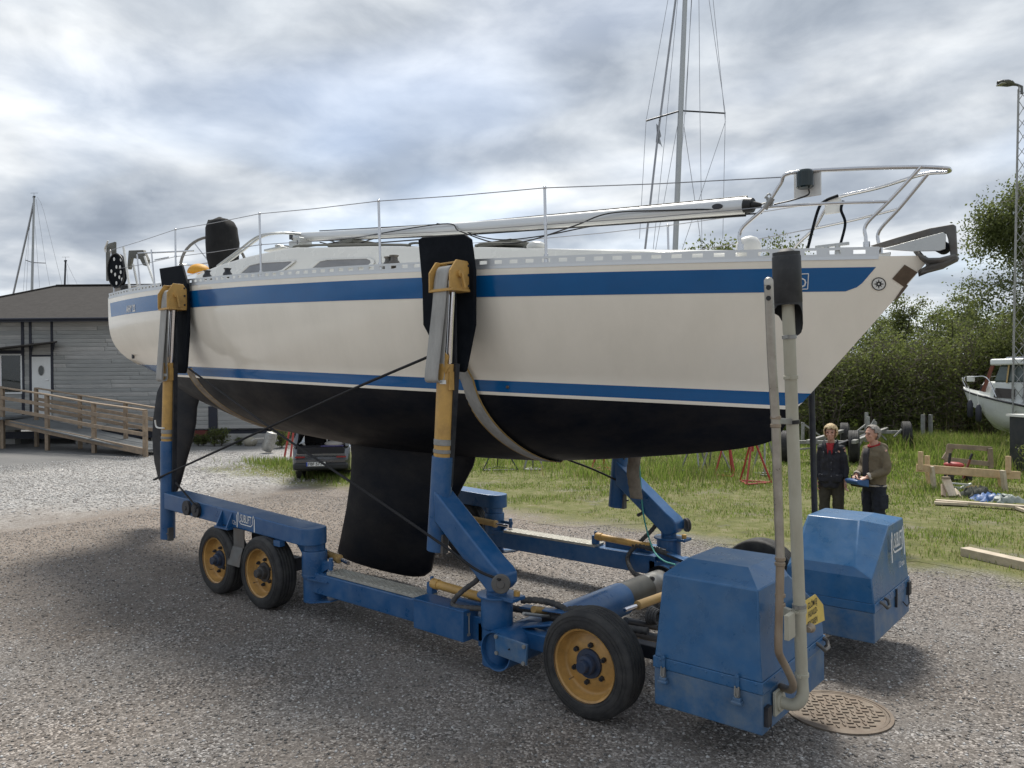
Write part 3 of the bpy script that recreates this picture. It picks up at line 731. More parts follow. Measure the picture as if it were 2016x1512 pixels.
# navigation lamps on white plates
lp = PY(1585, 355, tA.y * .95)
mb = MB(); mb.box(lp + V((0, .05, -.02)), (.20, .012, .19)); mb.build('lamp_plate', m_whiteplastic, boat, bevel=.01)
mb = MB(); mb.lathe([(.05, -.065), (.062, -.055), (.062, .05), (.05, .065), (0, .07)], lp + V((.01, -.03, 0)), (0, 0, 1), 16); mb.lathe([(.0, -.066), (.05, -.065)], lp + V((.01, -.03, 0)), (0, 0, 1), 16); mb.build('navigation_lamp', M('lamp_green_black', (.008, .02, .022), .12, var=.2), boat)
mb = MB(); mb.box(PY(1640, 405, abs(tA.y) * .45), (.13, .015, .13)); mb.build('lamp_plate', m_whiteplastic, boat, bevel=.008)
mb = MB(); q = lp + V((-.03, 0, -.13)); mb.tube(smooth_curve([lp + V((.03, -.01, -.07)), q + V((.05, 0, .02)), q + V((-.06, 0, 0)), q + V((-.2, 0, -.01))], 5), .006, 6); mb.build('lamp_cable', m_black, boat)
for u0, v0, u1, v1, u2, v2 in ((1650, 385, 1610, 415, 1590, 490), (1660, 395, 1664, 440, 1655, 480)):
    mb = MB(); yv = abs(tA.y) * .4; mb.tube(smooth_curve([PY(u0, v0, yv), PY(u0 * .5 + u1 * .5 - 6, v0 * .5 + v1 * .5 - 4, yv), PY(u1, v1, yv), PY(u2, v2, yv)], 6), .012, 6); mb.build('black_strap', m_rubber, boat)
# pushpit at the stern
mb = MB()
psx = XS + .12
zt = PY(240, 488, -.86).z; zm = PY(245, 527, -.86).z; zd = z_sheer(XS)
pts = [V((psx + .12, -.88, zd + .03)), V((psx + .03, -.89, zt - .1)), V((psx, -.89, zt)), V((psx - .42, -.72, zt - .02)), V((psx - .5, -.5, zt - .02))]
mb.tube(smooth_curve(pts, 5), .0135, 8)
mb2 = MB(); mb2.tube(smooth_curve([V((p.x, -p.y, p.z)) for p in pts], 5), .0135, 8); mb2.build('pushpit', m_steel, boat, smooth=60)
mb.tube([V((psx + .06, -.885, zm)), V((psx - .38, -.72, zm - .02)), V((psx - .42, -.55, zm - .02))], .012, 8)
for x_, y_ in ((psx + .75, -.98), (psx + 1.35, -1.04)):
    mb.cyl((x_, y_ * .75, zd + .02), (x_ - .12, y_ * .75, zt - .12), .012, n=8)
mb.tube([V((psx + .1, -.86, zd + .18)), V((psx + 1.5, -.8, zd + .08))], .011, 8)
mb.tube([V((psx + .63, -.72, zt - .1)), V((psx + 1.3, -.76, zt - .17)), V((psx + 2.6, -.8, zt - .3))], .012, 8)
mb.tube([V((psx + .3, -.3, zt - .12)), V((psx + 1.2, -.5, zt - .2))], .012, 8)
mb.build('pushpit', m_steel, boat, smooth=60)
for sgn in (-1, 1):
    mb = MB(); first = V((psx, sgn * .89, zt))
    for a, b_ in zip([first] + tops[sgn], tops[sgn] + [pul_top[sgn][0]]): mb.tube([a, a.lerp(b_, .5) - V((0, 0, .008)), b_], .0042, 5)
    mb.build('life_line', m_wire, boat)
    mb = MB(); first = V((psx + .05, sgn * .885, zm))
    for a, b_ in zip([first] + mids[sgn], mids[sgn] + [pul_top[sgn][1]]): mb.tube([a, a.lerp(b_, .5) - V((0, 0, .01)), b_], .0042, 5)
    mb.build('life_line', m_wire, boat)
for (u0, v0, u1, v1, y_) in ((243, 486, 257, 578, -.90), (285, 505, 305, 562, -.75), (262, 520, 272, 568, -.6)):
    mb = MB(); mb.cyl(PY(u0, v0, y_), PY(u1, v1, y_), .018, n=10); mb.build('pushpit_post', m_whiteplastic, boat)
# stern gear: line reel with pale holes, boards, roller
c = PY(229, 533, -.93); ax = V((.28, -1, .05)).normalized()
mb = MB(); a = ax.orthogonal().normalized()
e1 = V((1, .28, 0)).normalized(); e2 = V((-.05, 0, 1)).normalized(); 
def ell(cx, cz, rx, rz, n=28, off=0): return [c + e1 * (cx + rx * math.cos(2 * math.pi * i / n)) + e2 * (cz + rz * math.sin(2 * math.pi * i / n)) + V((0, off, 0)) for i in range(n)]
mb.prism(ell(0, 0, .19, .275), V((0, .05, 0))); reel = mb.build('line_reel', m_rubber, boat)
mb = MB(); mb.tube(ell(0, 0, .19, .275, off=-.004), .014, 6, closed=True); mb.build('reel_rim', m_black, reel)
mb = MB()
for cx, cz in ((-.03, .19), (.01, .06), (.08, .05), (-.02, -.06), (.09, -.03), (.06, -.11), (-.09, .0), (.0, -.2), (.10, .17), (.11, -.15)): mb.prism(ell(cx * 1.2, cz, .020, .030, 12, -.006), V((0, .004, 0)))
stuff(mb.build('reel_hole', m_whiteplastic, reel))
mb = MB(); b0 = PY(219, 515, -.78); mb.box(b0, (.36, .035, .62)); mb.build('stern_board', m_greyply, boat, bevel=.01)
mb = MB(); pr = PY(209, 490, -.8); mb.cyl(pr, pr + V((-.03, .11, 0)), .06, n=16); mb.cyl(pr + V((0, -.02, 0)), pr + V((.32, -.10, .08)), .014, n=8); mb.build('stern_roller', m_whiteplastic, boat, bevel=.008)
P = [PY(u, v, -.45) for u, v in ((253, 493), (281, 492), (290, 512), (288, 524), (281, 522), (275, 510), (258, 508), (254, 530), (250, 530))]
MB().prism(P, (0, .05, 0)).build('outboard_bracket', m_greyply, boat, bevel=.006)
mb = MB(); p = PY(245, 568, -.86); mb.lathe([(.05, -.05), (.06, 0), (.045, .05), (.0, .06)], p, (0, 0, 1), 12); mb.build('stern_lamp', m_black, boat)
mb = MB(); mb.tube(smooth_curve([V((XS + .03, y_, z_sheer(XS) + .03 + .03 * math.sin(7 * y_))) for y_ in np.linspace(-.8, .8, 9)], 4), .02, 6); mb.build('stern_rail', m_whiteplastic, boat)
# steering wheel, covered pedestal, yellow cover
wc = PY(421, 528, -.05); rw = abs(PY(421, 466, -.05).z - wc.z)
mb = MB(); ring = [wc + V((0.03 * math.sin(t), math.cos(t), math.sin(t))).normalized() * rw for t in np.linspace(0, 2 * math.pi, 40, endpoint=False)]
wdir = V((.62, .78, 0))
ring = [wc + (wdir * math.cos(t) + V((0, 0, 1)) * math.sin(t)) * rw for t in np.linspace(0, 2 * math.pi, 40, endpoint=False)]
mb.tube(ring, .022, 8, closed=True); sw = mb.build('steering_wheel', m_wheelgrey, boat, smooth=60)
for k in range(5):
    t = k * 2 * math.pi / 5 + .95; mb = MB(); mb.cyl(wc, wc + (wdir * math.cos(t) + V((0, 0, 1)) * math.sin(t)) * rw, .009, n=6); mb.build('spoke', m_steel, sw)
pc = PY(438, 478, -.02); mb = MB(); rows = []
for k, (z_, r_) in enumerate(((-.42, .20), (-.25, .235), (0, .245), (.22, .235), (.33, .20), (.37, .10), (.375, .01))):
    rows.append([pc + V((r_ * .95 * math.cos(a_) * (1 + .06 * math.sin(5 * a_ + k)) + (.03 if z_ > .2 else 0) * -1, r_ * math.sin(a_) * (1 + .05 * math.cos(4 * a_ + k)), z_ + .02 * math.sin(3 * a_ + 2 * k))) for a_ in np.linspace(0, 2 * math.pi, 22, endpoint=False)])
mb.grid(rows, True).build('pedestal_cover', m_canvas, boat, smooth=70)
mb = MB(); yc = PY(392, 531, .25); rows = [[yc + V((.19 * math.sin(th) * math.cos(a_), .19 * math.sin(th) * math.sin(a_), .15 * math.cos(th) - .05)) for a_ in np.linspace(0, 2 * math.pi, 18, endpoint=False)] for th in np.linspace(0.02, 1.6, 8)]
mb.grid(rows, True).build('horseshoe_buoy', m_yellowcover, boat, smooth=60)
# sprayhood bows folded over the cabin
mb = MB()
for dx_ in (0, 9):
    mb.tube(smooth_curve([PY(428 + dx_, 524, -.72), PY(470 + dx_, 493, -.72), PY(507 + dx_, 466, -.68), PY(545 + dx_, 459, -.5), PY(590 + dx_, 461, -.2)], 6), .016, 8)
mb.build('sprayhood_frame', m_alu_dull, boat, smooth=60)
for u0, v0, w, h in ((588, 478, .22, .10), (545, 487, .4, .03)):
    p = PY(u0, v0 + 4, -.3); mb = MB(); mb.box(p, (w, .16, h)); mb.box(p + V((.1, .02, .03)), (.06, .2, h)); mb.build('mast_step', m_alu_dull, boat, bevel=.01)
for (u0, v0, u1, v1, u2, v2) in ((630, 477, 680, 486, 735, 470), (650, 474, 690, 481, 850, 470), (560, 484, 600, 486, 660, 478)):
    mb = MB(); mb.tube(smooth_curve([PY(u0, v0, -.35), PY(u1, v1, -.35), PY(u2, v2, -.35)], 8), .008, 6); mb.build('sheet_line', m_black, boat)
# keel with bulb-less fin
def fin(mb, outline, halfw, ycut=0):
    """outline rows: (z, x_aft, x_fwd); foil section"""
    rows = []
    for z, xa, xf, hw in outline:
        r_ = []
        for k in np.linspace(0, 2 * math.pi, 28, endpoint=False):
            t = (1 + math.cos(k)) / 2; x_ = xa + (xf - xa) * t
            th = hw * (2.6 * math.sqrt(max(1 - t, 0)) * t ** .85) * (1 if True else 0)
            r_.append((x_, th * (1 if math.sin(k) > 0 else -1) if 0 < t < 1 else 0, z))
        rows.append(r_)
    mb.grid(rows, True); mb.add(rows[-1], [tuple(range(28))]); return mb
def kx(u, v): return PY(u, v, -.06)
a = [(PY(u, v, 0).x) for u, v in ((690, 884),)]
keel_rows = []
for zz, ua, va, uf, vf, hw in ((1.75, 684, 868, 950, 878, .16), (1.62, 690, 882, 936, 900, .15), (1.50, 692, 905, 931, 915, .15), (1.2, 690, 945, 905, 980, .15), (.8, 682, 1010, 876, 1035, .15), (.45, 672, 1060, 855, 1078, .145), (.22, 665, 1095, 848, 1108, .14), (.15, 668, 1100, 836, 1124, .12), (.12, 690, 1107, 820, 1130, .07)):
    keel_rows.append((zz, PZ(ua, 0, 0).x if False else PY(ua, va, 0).x, PY(uf, vf, 0).x, hw))
keel_rows = [(z, xa, xf, hw) for (z, xa, xf, hw) in keel_rows]
kb = fin(MB(), keel_rows, .15).build('keel', m_anti, boat, smooth=40)
# rudder
rr = []
for zz, u_a, u_f, v_ in ((2.45, 318, 402, 752), (2.30, 309, 396, 772), (2.05, 305, 388, 800), (1.7, 301, 386, 830), (1.4, 300, 380, 860), (1.1, 301, 371, 890), (.85, 304, 364, 915), (.6, 311, 356, 945), (.45, 324, 348, 965)):
    xa, xf = PY(u_a, v_, 0).x, PY(u_f, v_, 0).x
    rr.append((PY((u_a + u_f) / 2, v_, 0).z, xa, xf, .055))
fin(MB(), rr, .05).build('rudder', m_anti, boat, smooth=40)
# stem fitting plate, compass rose, lettering, drain
def hull_pt(u, v, off=.004):
    y = -.5
    for _ in range(60):
        P = PY(u, v, y); y = .6 * y - .4 * (hull_y(P.x, P.z) + off)
    return PY(u, v, y)
P = [hull_pt(u, v, .006) for u, v in ((1756.5, 549), (1781, 521), (1806, 536), (1780, 565))]
MB().prism(P, (0, .004, 0)).build('bow_plate', m_bronze, boat, smooth=0)
P = [hull_pt(u, v, .004) for u, v in ((1761, 590), (1776, 568), (1784, 560), (1788, 562), (1770, 585), (1765, 590))]
MB().prism(P, (0, .004, 0)).build('stem_band', m_bronze, boat, smooth=0)
cc = hull_pt(1730, 559, .005); rr_ = (hull_pt(1744, 559, .005) - cc).length
ex = (hull_pt(1744, 559, .005) - cc).normalized(); ez = (hull_pt(1730, 545, .005) - cc).normalized(); en = ex.cross(ez).normalized()
if en.y > 0: en = -en
mb = MB()
def disc(mb, r0, r1, off, n=40, a0=0, a1=6.2832):
    ra = [cc + (ex * math.cos(t) + ez * math.sin(t)) * r0 + en * off for t in np.linspace(a0, a1, n)]
    rb = [cc + (ex * math.cos(t) + ez * math.sin(t)) * r1 + en * off for t in np.linspace(a0, a1, n)]
    mb.grid([ra, rb])
disc(mb, .0001, rr_ * .92, .001); rose = mb.build('compass_rose', m_whiteplastic, boat, smooth=0); rose['label'] = 'round compass rose emblem on the bow'
mb = MB(); disc(mb, rr_ * .88, rr_ * 1.02, .002); disc(mb, rr_ * .16, rr_ * .26, .003)
for k in range(8):
    t = k * math.pi / 4; L2 = rr_ * (.78 if k % 2 == 0 else .62); d_ = ex * math.cos(t) + ez * math.sin(t); s_ = ex * -math.sin(t) + ez * math.cos(t)
    mb.add([cc + en * .003 + d_ * rr_ * .2 + s_ * rr_ * .15, cc + en * .003 + d_ * L2, cc + en * .003 + d_ * rr_ * .2 - s_ * rr_ * .15], [(0, 1, 2)])
mb.build('compass_points', m_black, rose, smooth=0)
mb = MB(); p = hull_pt(999, 762, .004); mb.ball(p, (.02, .008, .016), 6); mb.build('skin_fitting', m_bronze, boat)
# white square emblem on the stripe near the bow, half hidden by the exhaust head
def px_text(mb, strokes, to3, w):
    for a, b_ in strokes: mb.bar(to3(*a), to3(*b_), .002, w, up=(0, 0, 1))
mb = MB()
def h3(u, v): return hull_pt(u, v, .0065)
quad_ = [(1530, 541), (1592, 539), (1590, 569), (1530, 571)]
for a, b_ in zip(quad_, quad_[1:] + quad_[:1]): mb.tube([h3(a[0] + (b_[0] - a[0]) * k / 4, a[1] + (b_[1] - a[1]) * k / 4) for k in range(5)], .004, 4)
mb.tube([h3(1578, 548), h3(1584, 551), h3(1586, 556), h3(1584, 562), h3(1578, 565)], .006, 4)
mb.build('emblem', m_lettering, boat)['label'] = 'white outlined emblem on the blue stripe'
# registration on the stern stripe
mb = MB(); mb.box(hull_pt(262, 700, .004), (.07, .02, .10)); mb.build('exhaust_outlet', m_black, boat, bevel=.005)

# anchor hanging in the bow roller
anc = thing('anchor', 'grey galvanised plough anchor stowed on the bow roller of the yacht', 'anchor', (1.45, 0, 3.2))
def Q(u, v, y): return PY(u, v, y)
P = [Q(u, v, -.02) for u, v in ((1712, 484), (1770, 466), (1830, 449), (1876, 441), (1881, 444), (1884, 500), (1880, 508), (1872, 512), (1866, 470), (1862, 459), (1800, 472), (1740, 487))]
MB().prism(P, (0, .035, 0)).build('shank', m_zinc_dark, anc, bevel=.006)
mb = MB()
fl = [(1801, 487), (1812, 505), (1830, 514), (1850, 515), (1872, 510), (1884, 502), (1884, 512), (1872, 520), (1850, 531), (1812, 539), (1822, 522), (1810, 506)]
rows = []
for u, v, w in ((1801, 487, .01), (1815, 505, .07), (1835, 514, .12), (1858, 514, .13), (1884, 503, .04)):
    c_ = Q(u, v, 0); rows.append([c_ + V((0, -w, .0)), c_ + V((0, -w * .5, -.012)), c_ + V((0, 0, -.03)), c_ + V((0, w * .5, -.012)), c_ + V((0, w, 0))])
mb.grid(rows); mb.build('fluke', m_zinc_dark, anc, solid=.02, smooth=60)
rows = []
for u, v, w in ((1808, 541, .008), (1830, 532, .05), (1855, 526, .09), (1884, 510, .04)):
    c_ = Q(u, v, 0); rows.append([c_ + V((0, -w, .02)), c_ + V((0, 0, .0)), c_ + V((0, w, .02))])
MB().grid(rows).build('fluke', m_zinc_dark, anc, solid=.03, smooth=60)
P = [Q(u, v, -.04) for u, v in ((1801, 488), (1815, 508), (1838, 519), (1880, 507), (1882, 512), (1850, 528), (1812, 538), (1823, 522))]
MB().prism(P, (0, .08, 0)).build('fluke_web', m_zinc_dark, anc, bevel=.006)
rol = [(1735, 491), (1790, 475), (1857, 457), (1862, 462), (1861, 490), (1850, 494), (1800, 495)]
for yy in (-.075, .06):
    MB().prism([Q(u, v, yy) for u, v in rol], (0, .012, 0)).build('roller_cheek', m_alu_dull, boat, bevel=.003)
p = Q(1855, 487, 0); MB().cyl(p + V((0, -.06, 0)), p + V((0, .06, 0)), .045, n=16).build('bow_roller', m_rubber, boat)
# spar lying on the deck
spar = thing('spar', 'long silver spar lashed along the deck of the yacht', 'spar', (-5.5, -.25, 3.9))
A, B = PY(580, 467, -.22), PY(1470, 405, -.52)
ra, rb = .052, .062
mb = MB(); d_ = (B - A).normalized(); sdir = d_.cross(V((0, 0, 1))).normalized(); udir = sdir.cross(d_)
rows = []
for k in range(13):
    t = k / 12; r_ = ra + (rb - ra) * t; c_ = A.lerp(B, t) - V((0, 0, .03 * math.sin(math.pi * t)))
    rows.append([c_ + sdir * r_ * .8 * math.cos(a_) + udir * r_ * 1.1 * math.sin(a_) for a_ in np.linspace(0, 2 * math.pi, 16, endpoint=False)])
mb.grid(rows, True).build('tube', m_alu, spar, smooth=60)
mb = MB(); mb.cyl(B - d_ * .01, B + d_ * .05, rb * 1.02, rb * .9, 16); mb.cyl(B + d_ * .05, B + d_ * .12, .035, .012, 10); mb.build('end_cap', m_black, spar)
mb = MB(); mb.cyl(A + d_ * .01, A - d_ * .05, ra, ra * .8, 16); mb.box(A - d_ * .03 + V((0, 0, .02)), (.08, .08, .1)); mb.build('end_cap', m_dark, spar)
mb = MB(); mb.tube([A + udir * (ra * 1.16) + d_ * .6, A.lerp(B, .5) + udir * .055 - V((0, 0, .03)), B + udir * rb * 1.16], .006, 6); mb.tube([A - udir * (ra * 1.2), A.lerp(B, .5) - udir * .07 - V((0, 0, .03)), B - udir * rb * 1.2], .008, 6); mb.build('sail_track', m_black, spar)
c_ = B - d_ * .22 - sdir * -rb * .78
mb = MB(); s2 = sdir if sdir.y < 0 else -sdir
mb.prism([B - d_ * .22 + s2 * (rb * .78) + d_ * .045 * math.cos(t) + udir * .022 * math.sin(t) for t in np.linspace(0, 6.283, 14, endpoint=False)], s2 * .008); mb.build('slot', m_dark, spar)
mb = MB(); e_ = pul_top[-1][1].lerp(pul_top[-1][0], .1); mb.tube(smooth_curve([B + d_ * .1, B + d_ * .18 + V((0, 0, .02)), e_ + V((-.02, 0, .06)), e_], 6), .007, 6); mb.tube(smooth_curve([B + d_ * .08, B + d_ * .15 - V((0, 0, .03)), e_ + V((.03, 0, .0)), e_ + V((.0, .02, .08)), e_ + V((-.03, 0, .05))], 6), .006, 6); mb.cyl(e_ + V((-.03, 0, -.03)), e_ + V((.03, 0, .04)), .022, n=10); mb.build('lashing', m_zinc, spar)
# rigging lines lying along the spar
rl = tag(MB().tube(smooth_curve([PY(700, 468, -.4), PY(870, 441, -.42), PY(905, 455, -.45), PY(975, 478, -.6), PY(1040, 474, -.6), PY(1130, 445, -.6), PY(1200, 420, -.55), PY(1320, 414, -.55), PY(1465, 411, -.55)], 8), .007, 5).build('rigging_line', m_rope_black), 'thin black line hanging in a bight below the silver spar', 'line')
rl = tag(MB().tube(smooth_curve([PY(860, 440, -.35), PY(900, 447, -.4), PY(935, 463, -.4), PY(990, 472, -.4), PY(1070, 464, -.4), PY(1180, 443, -.4), PY(1300, 432, -.4), PY(1500, 420, -.5)], 8), .006, 5).build('rigging_line', m_rope_black), 'upper black line sagging over the cabin towards the bow', 'line')
# ------------------------------------------------------------------ text as flat mesh
def text_mesh(name, txt, origin, ex, ey, size, mat, parent, bold=0.0, shear=0.0, sx=1.0, space=1.0, align='LEFT', lift=.002, fn=None):
    cu = bpy.data.curves.new('t', 'FONT'); cu.body = txt; cu.size = 1.0; cu.shear = shear; cu.offset = bold; cu.space_character = space; cu.align_x = align; cu.space_line = .95
    to = bpy.data.objects.new('t', cu); COL.objects.link(to)
    dg = bpy.context.evaluated_depsgraph_get(); me = bpy.data.meshes.new_from_object(to.evaluated_get(dg))
    bpy.data.objects.remove(to, do_unlink=True)
    ex, ey = V(ex).normalized(), V(ey).normalized(); n = ex.cross(ey); o = V(origin)
    for v in me.vertices: p = v.co.copy(); v.co = fn(p.x, p.y) if fn else o + ex * p.x * size * sx + ey * p.y * size + n * lift
    me.materials.clear(); me.materials.append(mat); me.name = name
    return link(name, me, parent)

text_mesh('registration_lettering', 'AHY 22', (0, 0, 0), (1, 0, 0), (0, 0, 1), 1, m_lettering, boat, bold=.035, fn=lambda x, y: hull_pt(248.5 + 5.4 * x, 615 - 18.5 * y - .75 * x, .007))['label'] = 'small white lettering on the stern stripe'
# ------------------------------------------------------------------ the boat lift (submersible trailer)
lift = thing('boat_lift', 'blue submersible boat lift trailer with yellow rims carrying the yacht', 'boat lift', (-3, 0, 0))
YB = 1.40                                    # main beams
def wheel(x, s, yo, steer=0.0, dirty=False):
    """tyre standing on the ground; outer face at |y| = yo"""
    Rr, w, ax = .39, .235, V((0, s, 0)); o = V((x, s * yo, Rr))
    prof = [(.258, -.012), (.268, .0), (.30, .006), (.345, .0), (.372, -.010), (.384, -.022)]
    for k in range(5):
        h0 = -.030 - k * .0355
        prof += [(.388, h0), (.390, h0 - .003), (.390, h0 - .0245), (.388, h0 - .0275), (.376, h0 - .0285), (.376, h0 - .0340)] if k < 4 else [(.388, h0), (.390, h0 - .003), (.390, h0 - .028)]
    prof += [(.384, -w + .018), (.372, -w + .006), (.345, -w), (.30, -w - .004), (.26, -w + .01)]
    mb = MB(); mb.lathe(prof if s < 0 else prof, o, ax, 56); ty = mb.build('tyre', m_tyre, lift, smooth=50)
    for dz, rr_ in ((.004, .285), (.0055, .33), (.0015, .355)):
        mb = MB(); mb.tube([o + ax * dz + V((math.cos(t), 0, math.sin(t))) * rr_ for t in np.linspace(0, 2 * math.pi, 56, endpoint=False)], .0022, 4, closed=True); mb.build('sidewall_rib', m_tyre, ty)
    rp = [(.262, .004), (.264, -.006), (.256, -.012), (.248, -.016), (.243, -.045), (.232, -.075), (.226, -.09), (.214, -.096), (.20, -.094), (.192, -.088), (.10, -.080), (.0, -.080)]
    mb = MB(); mb.lathe(rp, o, ax, 56); rim = mb.build('rim', m_rim, ty, smooth=45)
    rp2 = [(.262, -w), (.25, -w + .02), (.24, -.12)]
    mb.lathe(rp2, o, ax, 40)
    mb = MB(); hm = m_dark
    mb.lathe([(.0, .035), (.040, .035), (.045, .028), (.047, -.01), (.066, -.014), (.070, -.02), (.072, -.079)], o, ax, 24); mb.lathe([(.045, -.062), (.105, -.062), (.108, -.079)], o, ax, 24)
    hub = mb.build('hub', M('hub_dark_%d' % len(bpy.data.materials), (.018, .035, .075) if not dirty else (.045, .045, .047), .5, .2, var=.2, dirt=((.10, .09, .08), .5, 9)), ty, smooth=40)
    for k in range(6):
        t = k * math.pi / 3 + .4; c_ = o + ax * -.066 + V((math.cos(t), 0, math.sin(t))) * .138
        mb = MB(); mb.cyl(c_ - ax * .014, c_ + ax * .012, .020, .018, 6); mb.cyl(c_ + ax * .012, c_ + ax * .024, .009, n=8); mb.build('wheel_nut', hm, ty)
    t = 3.9; c_ = o + ax * -.07 + V((math.cos(t), 0, math.sin(t))) * .19
    mb = MB(); mb.cyl(c_, c_ + ax * .05, .006, n=8); mb.build('valve', m_steel, ty)
    # brake drum / axle behind
    mb = MB(); mb.cyl(o + ax * -.12, o + ax * -.235, .15, n=20); mb.build('brake_drum', m_dark, ty)
    return ty
xf, xB, xA = -.541, -4.79, -5.732
for s in (-1, 1):
    wheel(xf, s, 1.668); wheel(xB, s, 1.683, dirty=True); wheel(xA, s, 1.683)
for s in (-1, 1):
    Y = lambda v_: s * v_
    # main beam, tread plate, tool box
    MB().box((-2.9, Y(YB), .372), (2.5, .20, .205)).build('main_beam', m_sub, lift, bevel=.008)
    mb = MB(); mb.box((-3.15, Y(1.375), .492), (1.42, .20, .03))
    tp = mb.build('tread_plate', m_tread, lift, bevel=.004)
    mb = MB()
    for i in range(34):
        for j in range(5):
            mb.box((-3.83 + i * .0415, Y(1.295 + j * .04 + (.02 if i % 2 else 0)), .5085), (.016, .016, .004))
    mb.build('tread_studs', m_tread, tp, smooth=0)
    mb = MB(); mb.box((-2.09, Y(1.525), .402), (.61, .19, .252)); tb = mb.build('tool_box', m_sub, lift, bevel=.006)
    mb = MB(); mb.box((-2.09, Y(1.525), .533), (.63, .205, .012)); mb.box((-1.92, Y(1.40), .545), (.28, .03, .03)); mb.build('tool_box_lid', m_sub, tb, bevel=.004)
    mb = MB(); mb.cyl((-1.775, Y(1.56), .33), (-1.775, Y(1.56), .50), .006, n=6); mb.box((-1.777, Y(1.56), .50), (.012, .03, .02)); mb.box((-1.777, Y(1.56), .33), (.012, .03, .02)); mb.build('tool_box_bolt', m_zinc, tb)
    # rear collar
    C_ = V((-4.14, Y(1.42), 0))
    mb = MB(); mb.cyl(C_ + V((0, 0, .155)), C_ + V((0, 0, .408)), .118, n=32); mb.build('pivot_tube', m_sub, lift, bevel=.006)
    mb = MB(); mb.lathe([(.0, .41), (.128, .41), (.131, .42), (.131, .675), (.127, .69), (.0, .69)], C_, (0, 0, 1), 32); mb.lathe([(.132, .43), (.134, .44), (.132, .45)], C_, (0, 0, 1), 32); mb.build('pivot_collar', m_sub, lift, bevel=.003)
    mb = MB(); mb.cyl(C_ + V((0, 0, .692)), C_ + V((0, 0, .80)), .112, n=32); mb.build('pivot_stub', m_sub, lift)
    mb = MB(); mb.prism([C_ + V((0, -.12, .41)), C_ + V((.10, -.13, .41)), C_ + V((.34, -.10, .41)), C_ + V((.34, .10, .41)), C_ + V((.10, .13, .41)), C_ + V((0, .12, .41))], (0, 0, .015)); mb.prism([C_ + V((0, -.12, .17)), C_ + V((.10, -.13, .17)), C_ + V((.40, -.10, .23)), C_ + V((.40, .10, .23)), C_ + V((.10, .13, .17)), C_ + V((0, .12, .17))], (0, 0, .015))
    mb.build('gusset_plate', m_sub, lift, smooth=0)
    mb = MB(); mb.prism([C_ + V((.115, -.012, .46)), C_ + V((.31, -.012, .56)), C_ + V((.31, -.012, .60)), C_ + V((.115, -.012, .60))], (0, .024, 0)); mb.cyl(C_ + V((.28, 0, .52)), C_ + V((.28, 0, .64)), .022, n=10); mb.build('steering_lug', m_sub, lift)
    # steering cylinder on the beam behind the front collar
    a, b_ = V((-2.42, Y(1.33), .60)), V((-1.72, Y(1.33), .575))
    mb = MB(); mb.cyl(a, b_, .040, n=18); mb.cyl(a - V((.03, 0, 0)), a + V((.05, 0, 0)), .047, n=18); mb.cyl(b_ - V((.05, 0, 0)), b_, .046, n=18); hc = mb.build('hydraulic_cylinder', m_ochre, lift, bevel=.004)
    mb = MB(); mb.cyl(b_, b_ + V((.2, 0, -.01)), .02, n=12); mb.build('piston_rod', m_chrome, hc)
    mb = MB(); mb.box((-2.46, Y(1.33), .56), (.07, .07, .10)); mb.cyl((-2.46, Y(1.33), .52), (-2.46, Y(1.33), .66), .018, n=10); mb.build('cylinder_lug', m_sub, lift, bevel=.004)
    a2, b2 = V((-4.55, Y(1.20), .62)), V((-3.95, Y(1.24), .585))
    mb = MB(); mb.cyl(a2, b2, .042, n=18); mb.cyl(b2 - V((.04, 0, 0)), b2, .048, n=18); hc = mb.build('hydraulic_cylinder', m_ochre_dusty, lift, bevel=.004)
    mb = MB(); mb.cyl(b2, b2 + V((.18, .03 * s, -.01)), .02, n=12); mb.build('piston_rod', m_chrome, hc)
    # rear arm over the bogie, sloping up to the rear post
    zt = lambda x: .929 + (-3.933 - x) * .0346
    zb = lambda x: .756 + (-3.933 - x) * .0232
    xe = -7.15 if s < 0 else -6.65; prof = [V((-4.14, 0, zt(-4.14))), V((xe, 0, zt(xe))), V((xe, 0, zb(xe))), V((-4.14, 0, zb(-4.14)))]
    mb = MB(); mb.prism([p + V((0, Y(1.30), 0)) for p in prof], (0, Y(.30), 0)); arm = mb.build('rear_arm', m_sub, lift, bevel=.012)
    mb = MB(); mb.cyl((-4.14, Y(1.45), zb(-4.14) + .001), (-4.14, Y(1.45), zt(-4.14) - .001), .149, n=36); mb.build('arm_end', m_sub, lift, bevel=.008)
    # bogie frame, brackets, dust flap
    mb = MB(); mb.box((-5.26, Y(1.36), .47), (1.5, .10, .14)); mb.box((-5.26, Y(1.36), .66), (.22, .12, .30)); mb.cyl((xA, Y(1.2), .39), (xA, Y(1.5), .39), .05, n=14); mb.cyl((xB, Y(1.2), .39), (xB, Y(1.5), .39), .05, n=14); mb.build('bogie_frame', m_dark, lift, bevel=.006)
    mb = MB(); mb.box((-5.28, Y(1.625), .70), (.22, .012, .20)); mb.prism([V((-5.39, Y(1.63), .60)), V((-5.42, Y(1.66), .54)), V((-5.42, Y(1.69), .40)), V((-5.16, Y(1.69), .40)), V((-5.16, Y(1.66), .55)), V((-5.18, Y(1.63), .60))], (0, Y(.008), 0)); mb.build('bogie_flap', m_zinc_dark, lift, smooth=0)
    mb = MB(); zz = zb(-5.6)
    mb.box((-5.60, Y(1.60), zz - .012), (.30, .14, .022))
    for xx in (-5.70, -5.48):
        mb.prism([V((xx, Y(1.60), zz)), V((xx, Y(1.68), zz)), V((xx, Y(1.605), zz + .17))], (.02, 0, 0))
    mb.build('axle_bracket', m_sub, lift, smooth=0)
